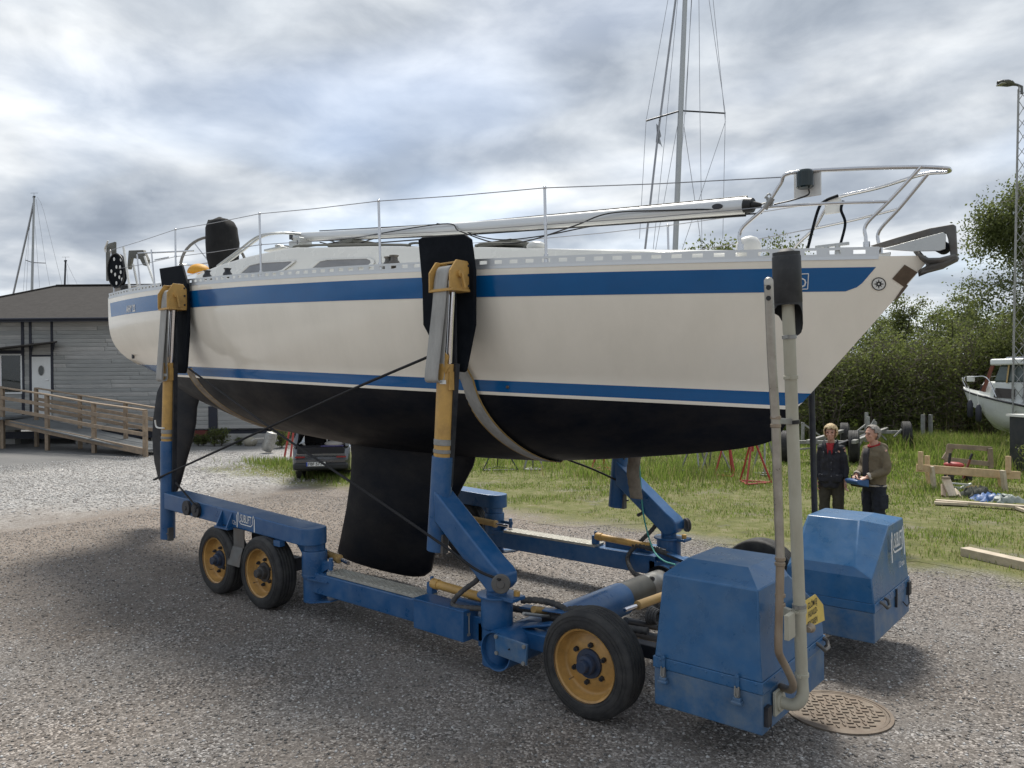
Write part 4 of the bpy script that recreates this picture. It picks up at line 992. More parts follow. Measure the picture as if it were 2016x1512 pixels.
    mb = MB(); mb.box((-4.52, Y(1.60), zb(-4.5) - .03), (.12, .06, .06)); mb.prism([V((-4.45, Y(1.45), zb(-4.4) - .002)), V((-4.26, Y(1.45), .60)), V((-4.26, Y(1.45), .69)), V((-4.26, Y(1.45), zb(-4.26) - .002))], (0, Y(.015), 0)); mb.build('arm_stay', m_sub, lift, smooth=0)
    # rope pulleys on the arm
    for (u, v) in ((368, 1000), (386.5, 1004)):
        p = PY(u, v, -1.62); p = V((p.x, Y(1.605), p.z))
        mb = MB(); mb.lathe([(.0, .045), (.025, .045), (.03, .035), (.09, .035), (.092, .028), (.078, .02), (.092, .010), (.09, .0), (.0, .0)], p, (0, s, 0), 24); mb.build('rope_pulley', m_dark, lift, smooth=40)
    # telescopic posts with strap brackets
    def post(pts_px, y, rblue, kind, dx=0.0):
        """pts: bottom, top of blue, top of yellow, bracket bottom, bracket top"""
        P = [PY(u, v, -y) for u, v in pts_px]; P = [V((p.x + dx, s * y, p.z)) for p in P]
        ax = (P[3] - P[0]).normalized()
        mb = MB(); mb.cyl(P[0], P[1], rblue, n=28); po = mb.build('outer_post', m_sub, lift, bevel=.006)
        mb = MB(); mb.cyl(P[1] - ax * .02, P[2], rblue * .86, n=28); mb.build('middle_post', m_ochre, po, bevel=.006)
        mb = MB(); mb.lathe([(rblue * .87, 0), (rblue * .93, .004), (rblue * .93, .03), (rblue * .87, .034)], P[1] + ax * .03, ax, 28); mb.lathe([(rblue * .87, 0), (rblue * .92, .004), (rblue * .92, .05), (rblue * .87, .054)], P[1] + ax * .10, ax, 28); mb.build('hose_clamp', m_zinc, po)
        mb = MB()
        for dx, r_ in ((-.035, .020), (.032, .030)): mb.cyl(P[2] - ax * .05 + V((dx, Y(.0), 0)), P[3] + V((dx, 0, 0)), r_, n=16)
        mb.build('piston_rod', m_chrome, po, smooth=60)
        mb = MB(); mb.box((P[2] + P[3]) / 2 + V((0, -Y(.045), 0)), (.10, .02, (P[3] - P[2]).length)); mb.build('inner_guide', m_dark, po)
        gr = MB(); gr.bar(P[0] + V((rblue * .95, -Y(.03), .12)) + ax * .45, P[2] + V((rblue * .95, -Y(.03), 0)), .035, .05, up=(0, 1, 0)); gr.build('guide_rail', m_dark, po)
        mb = MB(); mb.box(P[0] + V((rblue * .9, Y(.01), .07)), (.06, .07, .17)); mb.cyl(P[0] + V((rblue * .9, Y(.05), .08)), P[0] + V((rblue * .9 + .05, Y(.05), .08)), .012, n=8); mb.build('lock_block', m_zinc_dark, po, bevel=.004)
        # tabs at the top of the yellow tube
        mb = MB(); mb.prism([P[2] + V((.05, Y(.06), -.09)), P[2] + V((.10, Y(.06), -.03)), P[2] + V((.07, Y(.06), .0)), P[2] + V((.09, Y(.06), .06)), P[2] + V((.04, Y(.06), .10)), P[2] + V((.03, Y(.06), -.05))], (0, Y(.012), 0)); mb.box(P[2] + V((.075, Y(.02), -.15)), (.02, .05, .16)); mb.build('latch_plate', m_ochre, po, smooth=0)
        mb = MB(); mb.box(P[2] + V((.035, Y(rblue * .86), -.16)), (.07, .006, .035)); mb.build('type_plate', m_whiteplastic, po)
        # bracket: two cheeks, roller, base, lever
        B0, B1 = P[3], P[4]; hgt = B1.z - B0.z; wv = .115
        br = MB()
        br.box(B0 + V((0, 0, .012)), (2 * wv + .06, .24, .024))
        bo = br.build('strap_bracket', m_ochre, lift, bevel=.004)
        for sx in (-1, 1):
            x_ = B0.x + sx * wv
            prof = [V((x_, B0.y + Y(.13), B0.z + .02)), V((x_, B0.y + Y(.13), B0.z + hgt * .62)), V((x_, B0.y + Y(.05), B0.z + hgt)), V((x_, B0.y - Y(.08), B0.z + hgt)), V((x_, B0.y - Y(.13), B0.z + hgt * .8)), V((x_, B0.y - Y(.13), B0.z + .02))]
            mb = MB(); mb.prism(prof, (sx * .018, 0, 0)); ck = mb.build('bracket_cheek', m_ochre, bo, bevel=.003)
            mb = MB(); mb.cyl((x_ + sx * .018, B0.y + Y(.02), B0.z + hgt * .55), (x_ + sx * .045, B0.y + Y(.02), B0.z + hgt * .55), .030, n=14); mb.bar((x_ + sx * .05, B0.y + Y(.02), B0.z + hgt * .57), (x_ + sx * .055, B0.y - Y(.01) , B0.z + .03), .014, .02); mb.build('lever', m_ochre, bo)
            for zz in (.2, .55, .85):
                mb = MB(); mb.cyl((x_ + sx * .017, B0.y - Y(.095), B0.z + hgt * zz), (x_ + sx * .026, B0.y - Y(.095), B0.z + hgt * zz), .012, n=8); mb.build('bolt', m_dark, bo)
        mb = MB(); mb.cyl((B0.x - wv, B0.y + Y(.02), B0.z + hgt * .55), (B0.x + wv, B0.y + Y(.02), B0.z + hgt * .55), .045, n=16); mb.cyl((B0.x - wv, B0.y - Y(.0), B0.z + hgt * .96), (B0.x + wv, B0.y, B0.z + hgt * .96), .010, n=8); mb.build('strap_roller', m_ochre, bo)
        return P
    Pf = post([(861, 1083), (872, 898), (879.5, 716), (886, 576), (893, 514)], 1.46, .095, 'front')
    Pr = post([(330.5, 1060), (330.5, 868), (334.5, 714), (339.5, 611), (341, 560)], 1.50, .092, 'rear', .5 if s > 0 else 0.0)
    if s < 0: Pr_near = Pr
    if s < 0:
        mb = MB(); mb.tube(smooth_curve([PY(305.5, 827, -1.58), PY(307, 838, -1.58), PY(311, 842, -1.58), PY(323, 843, -1.58)], 4), .011, 6); mb.build('rope_hook', m_whiteplastic, lift, smooth=60)
    # front arm from post down to the front collar
    prof = [V((-2.19, 0, 1.500)), V((-1.535, 0, .965)), V((-1.46, 0, .915)), V((-1.42, 0, .87)), V((-1.42, 0, .79)), V((-1.47, 0, .735)), V((-1.56, 0, .715)), V((-1.66, 0, .80)), V((-2.19, 0, 1.235))]
    mb = MB(); mb.prism([p + V((0, Y(1.345), 0)) for p in prof], (0, Y(.215), 0)); mb.build('front_arm', m_sub, lift, bevel=.014)
    F_ = V((-1.56, Y(1.45), 0))
    mb = MB(); mb.cyl(F_ + V((0, 0, .60)), F_ + V((0, 0, .78)), .085, n=28); mb.build('pivot_stub', m_sub, lift)
    mb = MB(); mb.cyl(F_ + V((0, 0, .672)), F_ + V((0, 0, .69)), .165, n=36); mb.box(F_ + V((.13, 0, .682)), (.22, .16, .03)); mb.cyl(F_ + V((.20, Y(-.02), .69)), F_ + V((.20, Y(-.02), .735)), .022, n=14); mb.build('pivot_flange', m_sub, lift, bevel=.004)
    mb = MB(); mb.cyl(F_ + V((.20, Y(-.02), .7)), F_ + V((.20, Y(-.02), .74)), .026, n=14); mb.build('flange_pin', m_ochre, lift)
    mb = MB(); mb.lathe([(.0, .42), (.130, .42), (.133, .43), (.133, .655), (.129, .67), (0, .67)], F_, (0, 0, 1), 36); mb.build('pivot_collar', m_sub, lift)
    mb = MB(); mb.lathe([(0, .115), (.126, .115), (.126, .415), (0, .415)], F_, (0, 0, 1), 36); mb.build('pivot_tube', m_sub, lift)
    p = PY(1000, 1146, -1.5); p = V((p.x - .02, Y(1.56), p.z))
    mb = MB(); mb.lathe([(.0, .05), (.03, .05), (.035, .04), (.072, .04), (.078, .03), (.06, .02), (.078, .008), (.072, .0), (0, 0)], p, (.55, s * .8, 0), 24); mb.build('rope_pulley', m_zinc_dark, lift, smooth=40)
    # axle carrier for the front wheel
    mb = MB(); mb.box((-.95, Y(1.32), .34), (1.0, .12, .14)); mb.box((-.54, Y(1.34), .39), (.16, .16, .20)); mb.cyl((-.54, Y(1.25), .39), (-.54, Y(1.45), .39), .055, n=16); mb.build('axle_carrier', m_sub, lift, bevel=.01)
    mb = MB(); mb.bar((-.5, Y(1.15), .42), (.10, Y(1.15), .42), .10, .10); mb.bar((-1.35, Y(1.1), .42), (.1, Y(1.1), .40), .05, .07); mb.build('box_carrier', m_dark, lift, bevel=.006)
    # pads between post bracket and hull
    if s < 0:
        fp = [(828, 472), (836, 468), (919, 462), (931, 471), (939, 533), (939, 640), (921, 730), (917, 733), (898, 731), (888, 722), (864, 690), (846, 655), (838, 640), (836, 560)]
        rp_ = [(307, 528), (352, 521), (372, 558), (375.5, 600), (375.5, 655), (371, 722), (368, 735), (352, 735), (346, 700), (345, 600), (330, 585), (321, 562)]
    yp = 1.325
    mb = MB(); mb.prism([V((PY(u, v, -yp).x, Y(yp), PY(u, v, -yp).z)) for u, v in fp], (0, Y(.035), 0)); mb.build('hull_pad', m_rubber, lift, bevel=.01)
    yp = 1.345
    rows = []
    pts = []
    for u, v in rp_:
        p = PY(u, v, -yp); pts.append(p)
    zc = PY(345, 565, -yp).z
    mb = MB(); poly = [V((p.x, Y(yp - max(0, p.z - zc) * .25), p.z)) for p in pts]; mb.prism(poly, (0, Y(.035), 0)); mb.build('hull_pad', m_rubber, lift, bevel=.01)
# big cross tube
TX, TZ = -1.43, .285
yb1 = PX(1222, 1186, TX).y; yb2 = PX(1268, 1168, TX).y; yb3 = PX(1300, 1150, TX).y
mb = MB(); mb.cyl((TX, -1.62, TZ), (TX, yb1, TZ), .158, n=40, caps=False); mb.cyl((TX, -1.618, TZ), (TX, yb1, TZ), .146, n=40, caps=False)
n = 40
for yy in (-1.62,):
    ra = [V((TX + math.cos(t) * .146, yy + .001, TZ + math.sin(t) * .146)) for t in np.linspace(0, 6.2832, n)]; rb = [V((TX + math.cos(t) * .158, yy, TZ + math.sin(t) * .158)) for t in np.linspace(0, 6.2832, n)]; mb.grid([ra, rb])
mb.cyl((TX, yb1 - .002, TZ), (TX, yb1, TZ), .158, n=40); mb.build('cross_tube', m_sub, lift, smooth=40)
mb = MB(); mb.cyl((TX, yb1, TZ), (TX, yb2, TZ), .146, n=40); mb.build('cross_tube_inner', M('tube_olive', (.085, .085, .075), .55, .2, var=.15, dirt=((.16, .15, .13), .4, 5)), lift)
mb = MB(); mb.cyl((TX, yb2, TZ), (TX, yb3, TZ), .138, n=40); mb.build('cross_tube_sleeve', m_zinc, lift)
mb = MB(); mb.cyl((TX, yb3, TZ), (TX, yb3 + .03, TZ), .175, n=40); mb.build('tube_seal', m_rubber, lift)
mb = MB(); mb.cyl((TX, yb3 + .03, TZ), (TX, 1.62, TZ), .170, n=40); mb.build('cross_tube', m_sub, lift)
mb = MB(); q = PX(1224, 1190, TX + .13); mb.tube([q + V((0, math.cos(t) * .085 - .01, math.sin(t) * .055)) for t in np.linspace(0, 6.283, 20, endpoint=False)], .009, 6, closed=True); mb.build('lifting_eye', m_zinc, lift, smooth=60)
P = [PY(u, v, -1.66) for u, v in ((973, 1248), (1037, 1270), (1035, 1311), (976, 1289))]
mb = MB(); mb.prism(P, (0, .022, 0)); ep = mb.build('end_plate', m_subbox_low, lift, bevel=.004)
for u, v in ((977, 1253), (1032, 1273), (1031, 1306), (978, 1285), (1003, 1278)):
    p = PY(u, v, -1.662); mb = MB(); mb.cyl(p, p + V((0, -.012, 0)), .016 if u != 1003 else .006, n=12); mb.build('bolt', m_zinc if u != 1003 else m_black, ep)
# collars join the tube
for s in (-1, 1):
    mb = MB(); mb.box((-1.60, s * 1.40, .33), (.26, .20, .20)); mb.prism([V((-1.45, s * 1.40, .40)), V((-1.10, s * 1.30, .47)), V((-1.10, s * 1.20, .47)), V((-1.45, s * 1.25, .40))], (0, 0, .02)); mb.prism([V((-1.45, s * 1.30, .55)), V((-1.02, s * 1.10, .52)), V((-1.02, s * 1.02, .52)), V((-1.45, s * 1.20, .55))], (0, 0, .015)); mb.build('tube_saddle', m_sub, lift, bevel=.006)
# steering gear between wheel and tube
def rod(name, p0, p1, r, mat, n=14): mb = MB(); mb.cyl(p0, p1, r, n=n); return mb.build(name, mat, lift, bevel=.003)
a, b_ = PX(1255, 1192, -1.05), PX(1310, 1172, -1.05)
rod('hydraulic_cylinder', a, a + (b_ - a) * 3, .042, m_ochre_dusty); rod('piston_rod', a, a - (b_ - a).normalized() * .22, .02, m_chrome)
for u0, v0, u1, v1, x_, r_, mt in ((1232, 1222, 1300, 1236, -.75, .03, m_dark), (1235, 1242, 1300, 1258, -.7, .035, m_dark), (1240, 1270, 1300, 1255, -.75, .04, m_ochre_dusty), (1030, 1208, 1120, 1218, -1.25, .014, m_zinc), (1050, 1200, 1100, 1205, -1.3, .03, m_ochre_dusty)):
    rod('linkage_rod', PX(u0, v0, x_), PX(u1, v1, x_), r_, mt)
mb = MB()
for k in range(4):
    c_ = PX(1282, 1212, -.7); mb.tube([c_ + V((.02 * k, math.cos(t) * (.08 - .008 * k), math.sin(t) * (.07 - .006 * k))) for t in np.linspace(0, 6.283, 18, endpoint=False)], .013, 6, closed=True)
mb.build('hose_coil', m_hose, lift, smooth=60)
# ribbed hoses
def hose(pts, r=.024, name='hydraulic_hose'):
    c_ = smooth_curve(pts, 10); mb = MB(); L = [0]
    for a, b_ in zip(c_, c_[1:]): L.append(L[-1] + (b_ - a).length)
    dense = []; rs = []; n_ = max(20, int(L[-1] / .012)); import bisect
    for i in range(n_ + 1):
        d = L[-1] * i / n_; k = min(max(bisect.bisect(L, d) - 1, 0), len(c_) - 2); t = (d - L[k]) / max(L[k + 1] - L[k], 1e-6)
        dense.append(c_[k].lerp(c_[k + 1], t)); rs.append(r * (1.0 if i % 4 else .82))
    mb.tube(dense, rs, 8); return mb.build(name, m_hose, lift, smooth=70)
hose([PY(945, 1128, -1.48), PY(938, 1143, -1.5), PY(915, 1160, -1.52), PY(896, 1178, -1.55), PY(892, 1190, -1.56), PY(905, 1196, -1.56), PY(950, 1198, -1.5)])
hose([PY(1025, 1182, -1.3), PY(1060, 1182, -1.2), PY(1095, 1190, -1.1), PY(1120, 1205, -1.05), PY(1150, 1225, -1.0)], .028)
hose([PY(1108, 1205, -1.1), PY(1130, 1200, -1.), PY(1160, 1200, -.95)], .035)
hose([PY(1296, 1008, 1.45), PY(1290, 1035, 1.42), PY(1262, 1065, 1.35), PY(1240, 1088, 1.28), PY(1236, 1105, 1.2), PY(1250, 1130, 1.0), PY(1285, 1140, .7)], .026)
hose([PY(1255, 1015, 1.45), PY(1285, 1000, 1.5), PY(1298, 1010, 1.46)], .02)
hose([PY(905, 1085, -1.36), PY(915, 1100, -1.38), PY(935, 1120, -1.4), PY(945, 1128, -1.45)], .014)
hose([V((-2.05, 1.33, .58)), V((-1.6, 1.28, .56)), V((-1.1, 1.15, .50)), V((-.4, 1.0, .5))], .03)
hose([V((-2.05, -1.28, .50)), V((-1.6, -1.2, .50)), V((-1.1, -1.1, .48)), V((-.4, -1.0, .5))], .03)

# ------------------------------------------------------------------ the two engine boxes
def engine_box(s, dx):
    Y = lambda v_: s * v_
    def X(*p): return V((p[0] + dx, s * p[1], p[2]))
    root = MB(); 
    mb = MB(); yo, yi = 1.64, .505
    mb.box((.393 + dx, Y((yo + yi) / 2), .389), (.746, yo - yi, .25)); bx = mb.build('engine_box', m_subbox_low, lift, bevel=.008)
    # hinged lid: seam band, flange, hood
    mb = MB(); mb.box((.393 + dx, Y((yo + yi) / 2), .5525), (.758, yo - yi + .012, .073)); band = mb.build('lid_band', m_subbox, lift, bevel=.004)
    L0 = [X(.022, yo - .004, .592), X(.764, yo - .004, .592), X(.764, yi, .592), X(.022, yi, .592)]
    L1 = [X(.034, 1.628, .712), X(.752, 1.628, .712), X(.752, .51, .712), X(.034, .51, .712)]
    Or, Of, Mf, If, Ir, Mr = X(.07, 1.60, 1.14), X(.728, 1.60, 1.14), X(.728, 1.10, 1.14), X(.745, .515, .79), X(.045, .515, .79), X(.07, 1.10, 1.14)
    To, Tf, Ti, Tr = X(.11, 1.33, 1.205), X(.55, 1.33, 1.205), X(.55, .86, 1.205), X(.11, .86, 1.205)
    Sf, Sr = X(.60, .55, .865), X(.12, .55, .865)
    vs = L0 + L1 + [Or, Of, Mf, If, Ir, Mr, To, Tf, Ti, Tr, Sf, Sr]
    fs = [(0, 1, 5, 4), (1, 2, 6, 5), (2, 3, 7, 6), (3, 0, 4, 7), (4, 5, 9, 8), (5, 6, 11, 10, 9), (6, 7, 12, 11), (7, 4, 8, 13, 12), (8, 9, 15, 14), (9, 10, 16, 15), (10, 11, 18, 16), (11, 12, 19, 18), (12, 13, 17, 19), (13, 8, 14, 17), (16, 18, 19, 17), (14, 15, 16, 17)]
    mb = MB(); mb.add(vs, fs); hood = mb.build('hood', m_subbox, lift, bevel=.009, smooth=12, weld=True)
    # rivets
    mb = MB()
    for i in range(7): mb.ball(X(.07 + i * .11, yo + .006, .572), (.008, .004, .008), 5)
    for i in range(9): mb.ball(X(.772, 1.58 - i * .125, .572), (.004, .008, .008), 5)
    mb.build('rivets', m_subbox, band, smooth=60)
    # latches on the side
    for xx in (.10, .615) if s < 0 else (.10, .615):
        yv = yo + .006
        mb = MB(); mb.box(X(xx, yv + .008, .56), (.022, .012, .10)); mb.cyl(X(xx, yv + .004, .60), X(xx, yv + .022, .60), .014, n=10); la = mb.build('latch', m_subbox, bx, bevel=.003)
        mb = MB(); mb.tube([X(xx - .012, yv + .02, .54), X(xx - .012, yv + .028, .485), X(xx, yv + .03, .475), X(xx + .012, yv + .028, .485), X(xx + .012, yv + .02, .54)], .0045, 6); mb.box(X(xx, yv + .014, .50), (.03, .02, .06)); mb.build('latch_hook', m_zinc, la)
        mb = MB(); mb.box(X(xx, yv + .016, .458), (.05, .03, .025)); mb.box(X(xx, yv + .02, .44), (.066, .04, .02)); mb.build('latch_base', m_subbox_low, la, bevel=.005)
    # front: handle and catches
    mb = MB(); hy = .62 if s < 0 else .72
    mb.tube([X(.77, hy + .07, .58), X(.80, hy + .07, .565), X(.82, hy + .04, .53), X(.82, hy - .04, .53), X(.80, hy - .07, .565), X(.77, hy - .07, .58)], .014, 6); mb.build('lid_handle', m_zinc_dark, bx, smooth=60)
    mb = MB(); hy2 = .9 if s > 0 else .56
    if s > 0: mb.box(X(.775, 1.15, .50), (.02, .025, .16)); mb.box(X(.778, 1.58, .50), (.03, .08, .12)); mb.tube([X(.78, 1.55, .45), X(.80, 1.5, .38), X(.80, 1.42, .37), X(.78, 1.36, .42)], .006, 5)
    else: mb.box(X(.778, 1.585, .375), (.03, .06, .12)); mb.tube([X(.79, 1.58, .33), X(.80, 1.57, .28), X(.79, 1.55, .24)], .005, 5)
    mb.build('lid_catch', m_dark, bx)
    return bx, X
nb, XN = engine_box(-1, 0.0)
fb, XF = engine_box(1, .07)
# yellow notice
P = [PX(u, v, .785) for u, v in ((1560, 1198), (1604, 1170), (1619, 1190), (1622, 1221), (1560, 1251))]
mb = MB(); mb.prism(P, (.006, 0, 0)); sg = mb.build('notice_plate', m_sign_y, lift, smooth=0); sg['label'] = 'yellow notice plate with black Swedish text'
exx = (PX(1622, 1221, .792) - PX(1560, 1251, .792)); exx = V((0, exx.y, 0)).normalized()
for i, (t, u, v) in enumerate((('GLÖM EJ', 1590, 1200), ('HUVUD-', 1591, 1217), ('BRYTAREN', 1590, 1237))):
    o_ = PX(u, v, .792); text_mesh('notice_text', t, (o_.x, o_.y, o_.z), (0, 1, 0), (0, 0, 1), .060, m_black, sg, sx=.80 if i < 2 else .66, bold=.008)
# maker's lettering with the bracket shaped emblem
def maker_logo(org, ex, ey, w, h, parent, tonnes=None):
    ex, ey = V(ex).normalized(), V(ey).normalized(); n_ = ex.cross(ey)
    L = lambda x, y: V(org) + ex * x * w + ey * y * h + n_ * .002
    mb = MB(); t = .035
    def st(a, b_, th=t):
        d = V((b_[0] - a[0]) * 1.0 * w * ex + (b_[1] - a[1]) * h * ey).normalized(); s_ = n_.cross(d) * th * h
        A, B = L(*a), L(*b_); mb.add([A - s_, B - s_, B + s_, A + s_], [(0, 1, 2, 3)])
    st((.0, -.15), (.0, .75), .06); st((0, .75), (.06, 1.0)); st((.06, 1.0), (.11, .75)); st((.11, .75), (.11, .35)); st((.11, .35), (.22, .18)); st((.22, .18), (.80, .18)); st((.80, .18), (.89, .35)); st((.89, .35), (.89, .75)); st((.89, .75), (.95, 1.0)); st((.95, 1.0), (1.0, .75)); st((1.0, .75), (1.0, -.15), .06)
    e_ = mb.build('maker_emblem', m_lettering, parent, smooth=0)
    text_mesh('maker_name', 'SUBLIFT', L(.19, .34), ex, ey, h * .80, m_lettering, parent, sx=w / h * .225, shear=.15, bold=.01)
    if tonnes: text_mesh('maker_rating', tonnes[0], L(*tonnes[1]), ex, ey, h * tonnes[2], m_lettering, parent)
o_ = PY(466.5, 1034, -1.605); o2 = PY(500, 1044, -1.605)
maker_logo((o_.x, -1.601, o_.z), (o2 - o_).normalized(), (0, 0, 1), .36, .155, lift, ('12t', (-.32, .0), .45))
o_ = PX(1742, 1098, .73 + .07); o2 = PX(1768, 1084, .80)
maker_logo((.835, 1.06, .86), (0, 1, 0), (-.04, 0, 1), .42, .23, lift, ('12 ton', (.45, -.5), .33))
# ------------------------------------------------------------------ exhaust pipes in front of the near box
e0 = PX(1530, 1379, .775); xv = PY(1581, 1391, e0.y).x
ye = e0.y; z0 = e0.z
T1 = PX(1551.5, 600, xv); Bt = V((xv, ye, z0))
ln = lambda z: V((xv, ye + (T1.y - ye) * (z - z0) / (T1.z - z0), z))
rp_ = .0365
mb = MB(); mb.tube([V((.785, ye, z0)), V((xv - .09, ye, z0 - .005))] + [V((xv - .09 + .09 * math.sin(t), ye, z0 - .005 + .10 * (1 - math.cos(t)))) for t in np.linspace(.2, math.pi / 2, 8)] + [ln(z0 + .16), ln(z0 + .3)], rp_, 20); pe = mb.build('exhaust_elbow', m_pipe, lift, smooth=60)
mb = MB(); mb.tube([ln(z0 + .30), ln(1.2), ln(T1.z + .05)], rp_, 22); mb.build('exhaust_stack', m_pipe, lift, smooth=60)
mb = MB(); mb.box((.785, ye, z0), (.02, .15, .15)); mb.cyl((.79, ye, z0), (.81, ye, z0), .06, n=20); mb.build('exhaust_flange', m_pipe, lift, bevel=.004)
for k, (v, col) in enumerate(((665, m_zinc), (743, m_pipe), (829, m_black), (1195, m_zinc), (1205, m_pipe), (1335, m_pipe))):
    zc_ = PX(1570, v, xv).z; c_ = ln(zc_); dd = (ln(zc_ + .1) - c_).normalized()
    mb = MB(); mb.lathe([(rp_, -.012), (rp_ + .006, -.010), (rp_ + .006, .010), (rp_, .012)], c_, dd, 22); mb.box(c_ + V((.0, -rp_ - .008, 0)), (.02, .02, .018)); mb.build('pipe_clamp', col, lift)
zt_ = PX(1553, 597, xv).z; zh = PX(1554, 505, xv).z; ztop = PX(1554, 489, xv).z; c0 = ln(zt_); c1 = ln(zh)
mb = MB(); dd = (c1 - c0).normalized(); hl = (c1 - c0).length
mb.lathe([(.080, -.0), (.082, .002), (.082, hl - .01), (.078, hl), (.03, hl + .04), (.0, hl + .042)], c0, dd, 28); mb.lathe([(.080, .0), (.078, .3)], c0, dd, 28)
# the open skirt hangs lower towards the back
sk = []
for a_ in np.linspace(0, 2 * math.pi, 29):
    n_ = V((math.cos(a_), math.sin(a_), 0)); depth = .015 + .17 * max(0, n_.dot(V((.35, .94, 0)))) ** 1.4 + .05 * max(0, n_.dot(V((-.9, .4, 0))))
    sk.append((c0 + n_ * .0815, c0 + n_ * .080 - dd * depth))
mb.grid([[p[0] for p in sk], [p[1] for p in sk]])
mb.build('exhaust_hood', M('hood_black', (.022, .024, .027), .6, var=.2, dirt=((.10, .10, .095), .35, 8)), lift, smooth=50)
Z = lambda u, v: PX(u, v, xv - .01)
def tpipe(name, pts, r, mat): mb = MB(); mb.tube(pts, r, 16); return mb.build(name, mat, lift, smooth=60)
tpipe('thin_pipe', smooth_curve([PX(1538, 1352, .785), PX(1556, 1358, xv - .06), PX(1561, 1345, xv - .01), Z(1548, 1315), Z(1536, 1292), Z(1532.5, 1275), Z(1533.5, 1220), Z(1535, 1170)], 5), .0235, m_pipe_rust)
tpipe('thin_pipe', [Z(1535, 1172), Z(1536, 1100)], .0245, m_pipe_rust)
tpipe('thin_pipe', [Z(1536, 1102), Z(1527, 830), Z(1519, 700), Z(1513.5, 562)], .026, m_pipe_steel)
for u, v in ((1536, 1172), (1536, 1190), (1536, 1100), (1535.5, 1110), (1527, 822), (1527, 838)):
    c_ = Z(u, v); mb = MB(); mb.lathe([(.025, -.012), (.030, -.008), (.030, .008), (.025, .012)], c_, (0, -.02, 1), 16); mb.build('pipe_clamp', m_pipe_rust, lift)
q = Z(1513.5, 562); mb = MB(); mb.lathe([(.026, 0), (.026, .03), (.015, .045), (0, .047)], q, (0, 0, 1), 16); 
mb.build('pipe_cap', m_pipe_steel, lift, smooth=50)
for v in (567, 588):
    p = PX(1513, v, xv - .01); dv = V((CAM_POS[0] - p.x, CAM_POS[1] - p.y, 0)).normalized(); mb = MB(); mb.cyl(p + dv * .02, p + dv * .0285, .014, n=14); mb.build('pipe_outlet', m_black, lift)
a, b_ = Z(1526, 828), ln(Z(1560, 830).z); mb = MB(); mb.bar(a, b_, .03, .035); mb.build('pipe_spacer', m_zinc, lift, bevel=.003)
mb = MB(); p = Z(1558, 1233); mb.box(p + V((-.01, .0, 0)), (.03, .11, .15)); mb.box(ln(p.z) + V((-.035, .02, .0)), (.04, .10, .10)); mb.build('pipe_bracket', m_pipe, lift, bevel=.004)
mb = MB(); p = PX(1595, 1237, xv); mb.cyl(p + V((0, -.04, 0)), p, .018, n=12); mb.ball(p + V((0, .01, 0)), (.03, .03, .03), 8); mb.build('pipe_knob', m_pipe_rust, lift)
mb = MB(); mb.bar((.78, ye, ln(1.0).z), (xv - .04, ye - .06, 1.0), .03, .05); mb.build('pipe_stay', m_pipe, lift)
# dark guide pole at the far front corner
a, b_ = PY(1607, 1022, 1.72), PY(1598.5, 780, 1.72)
mb = MB(); mb.cyl(V((a.x, 1.72, .3)), b_ + (b_ - a) * .25, .030, n=14); mb.build('guide_pole', m_dark, lift)

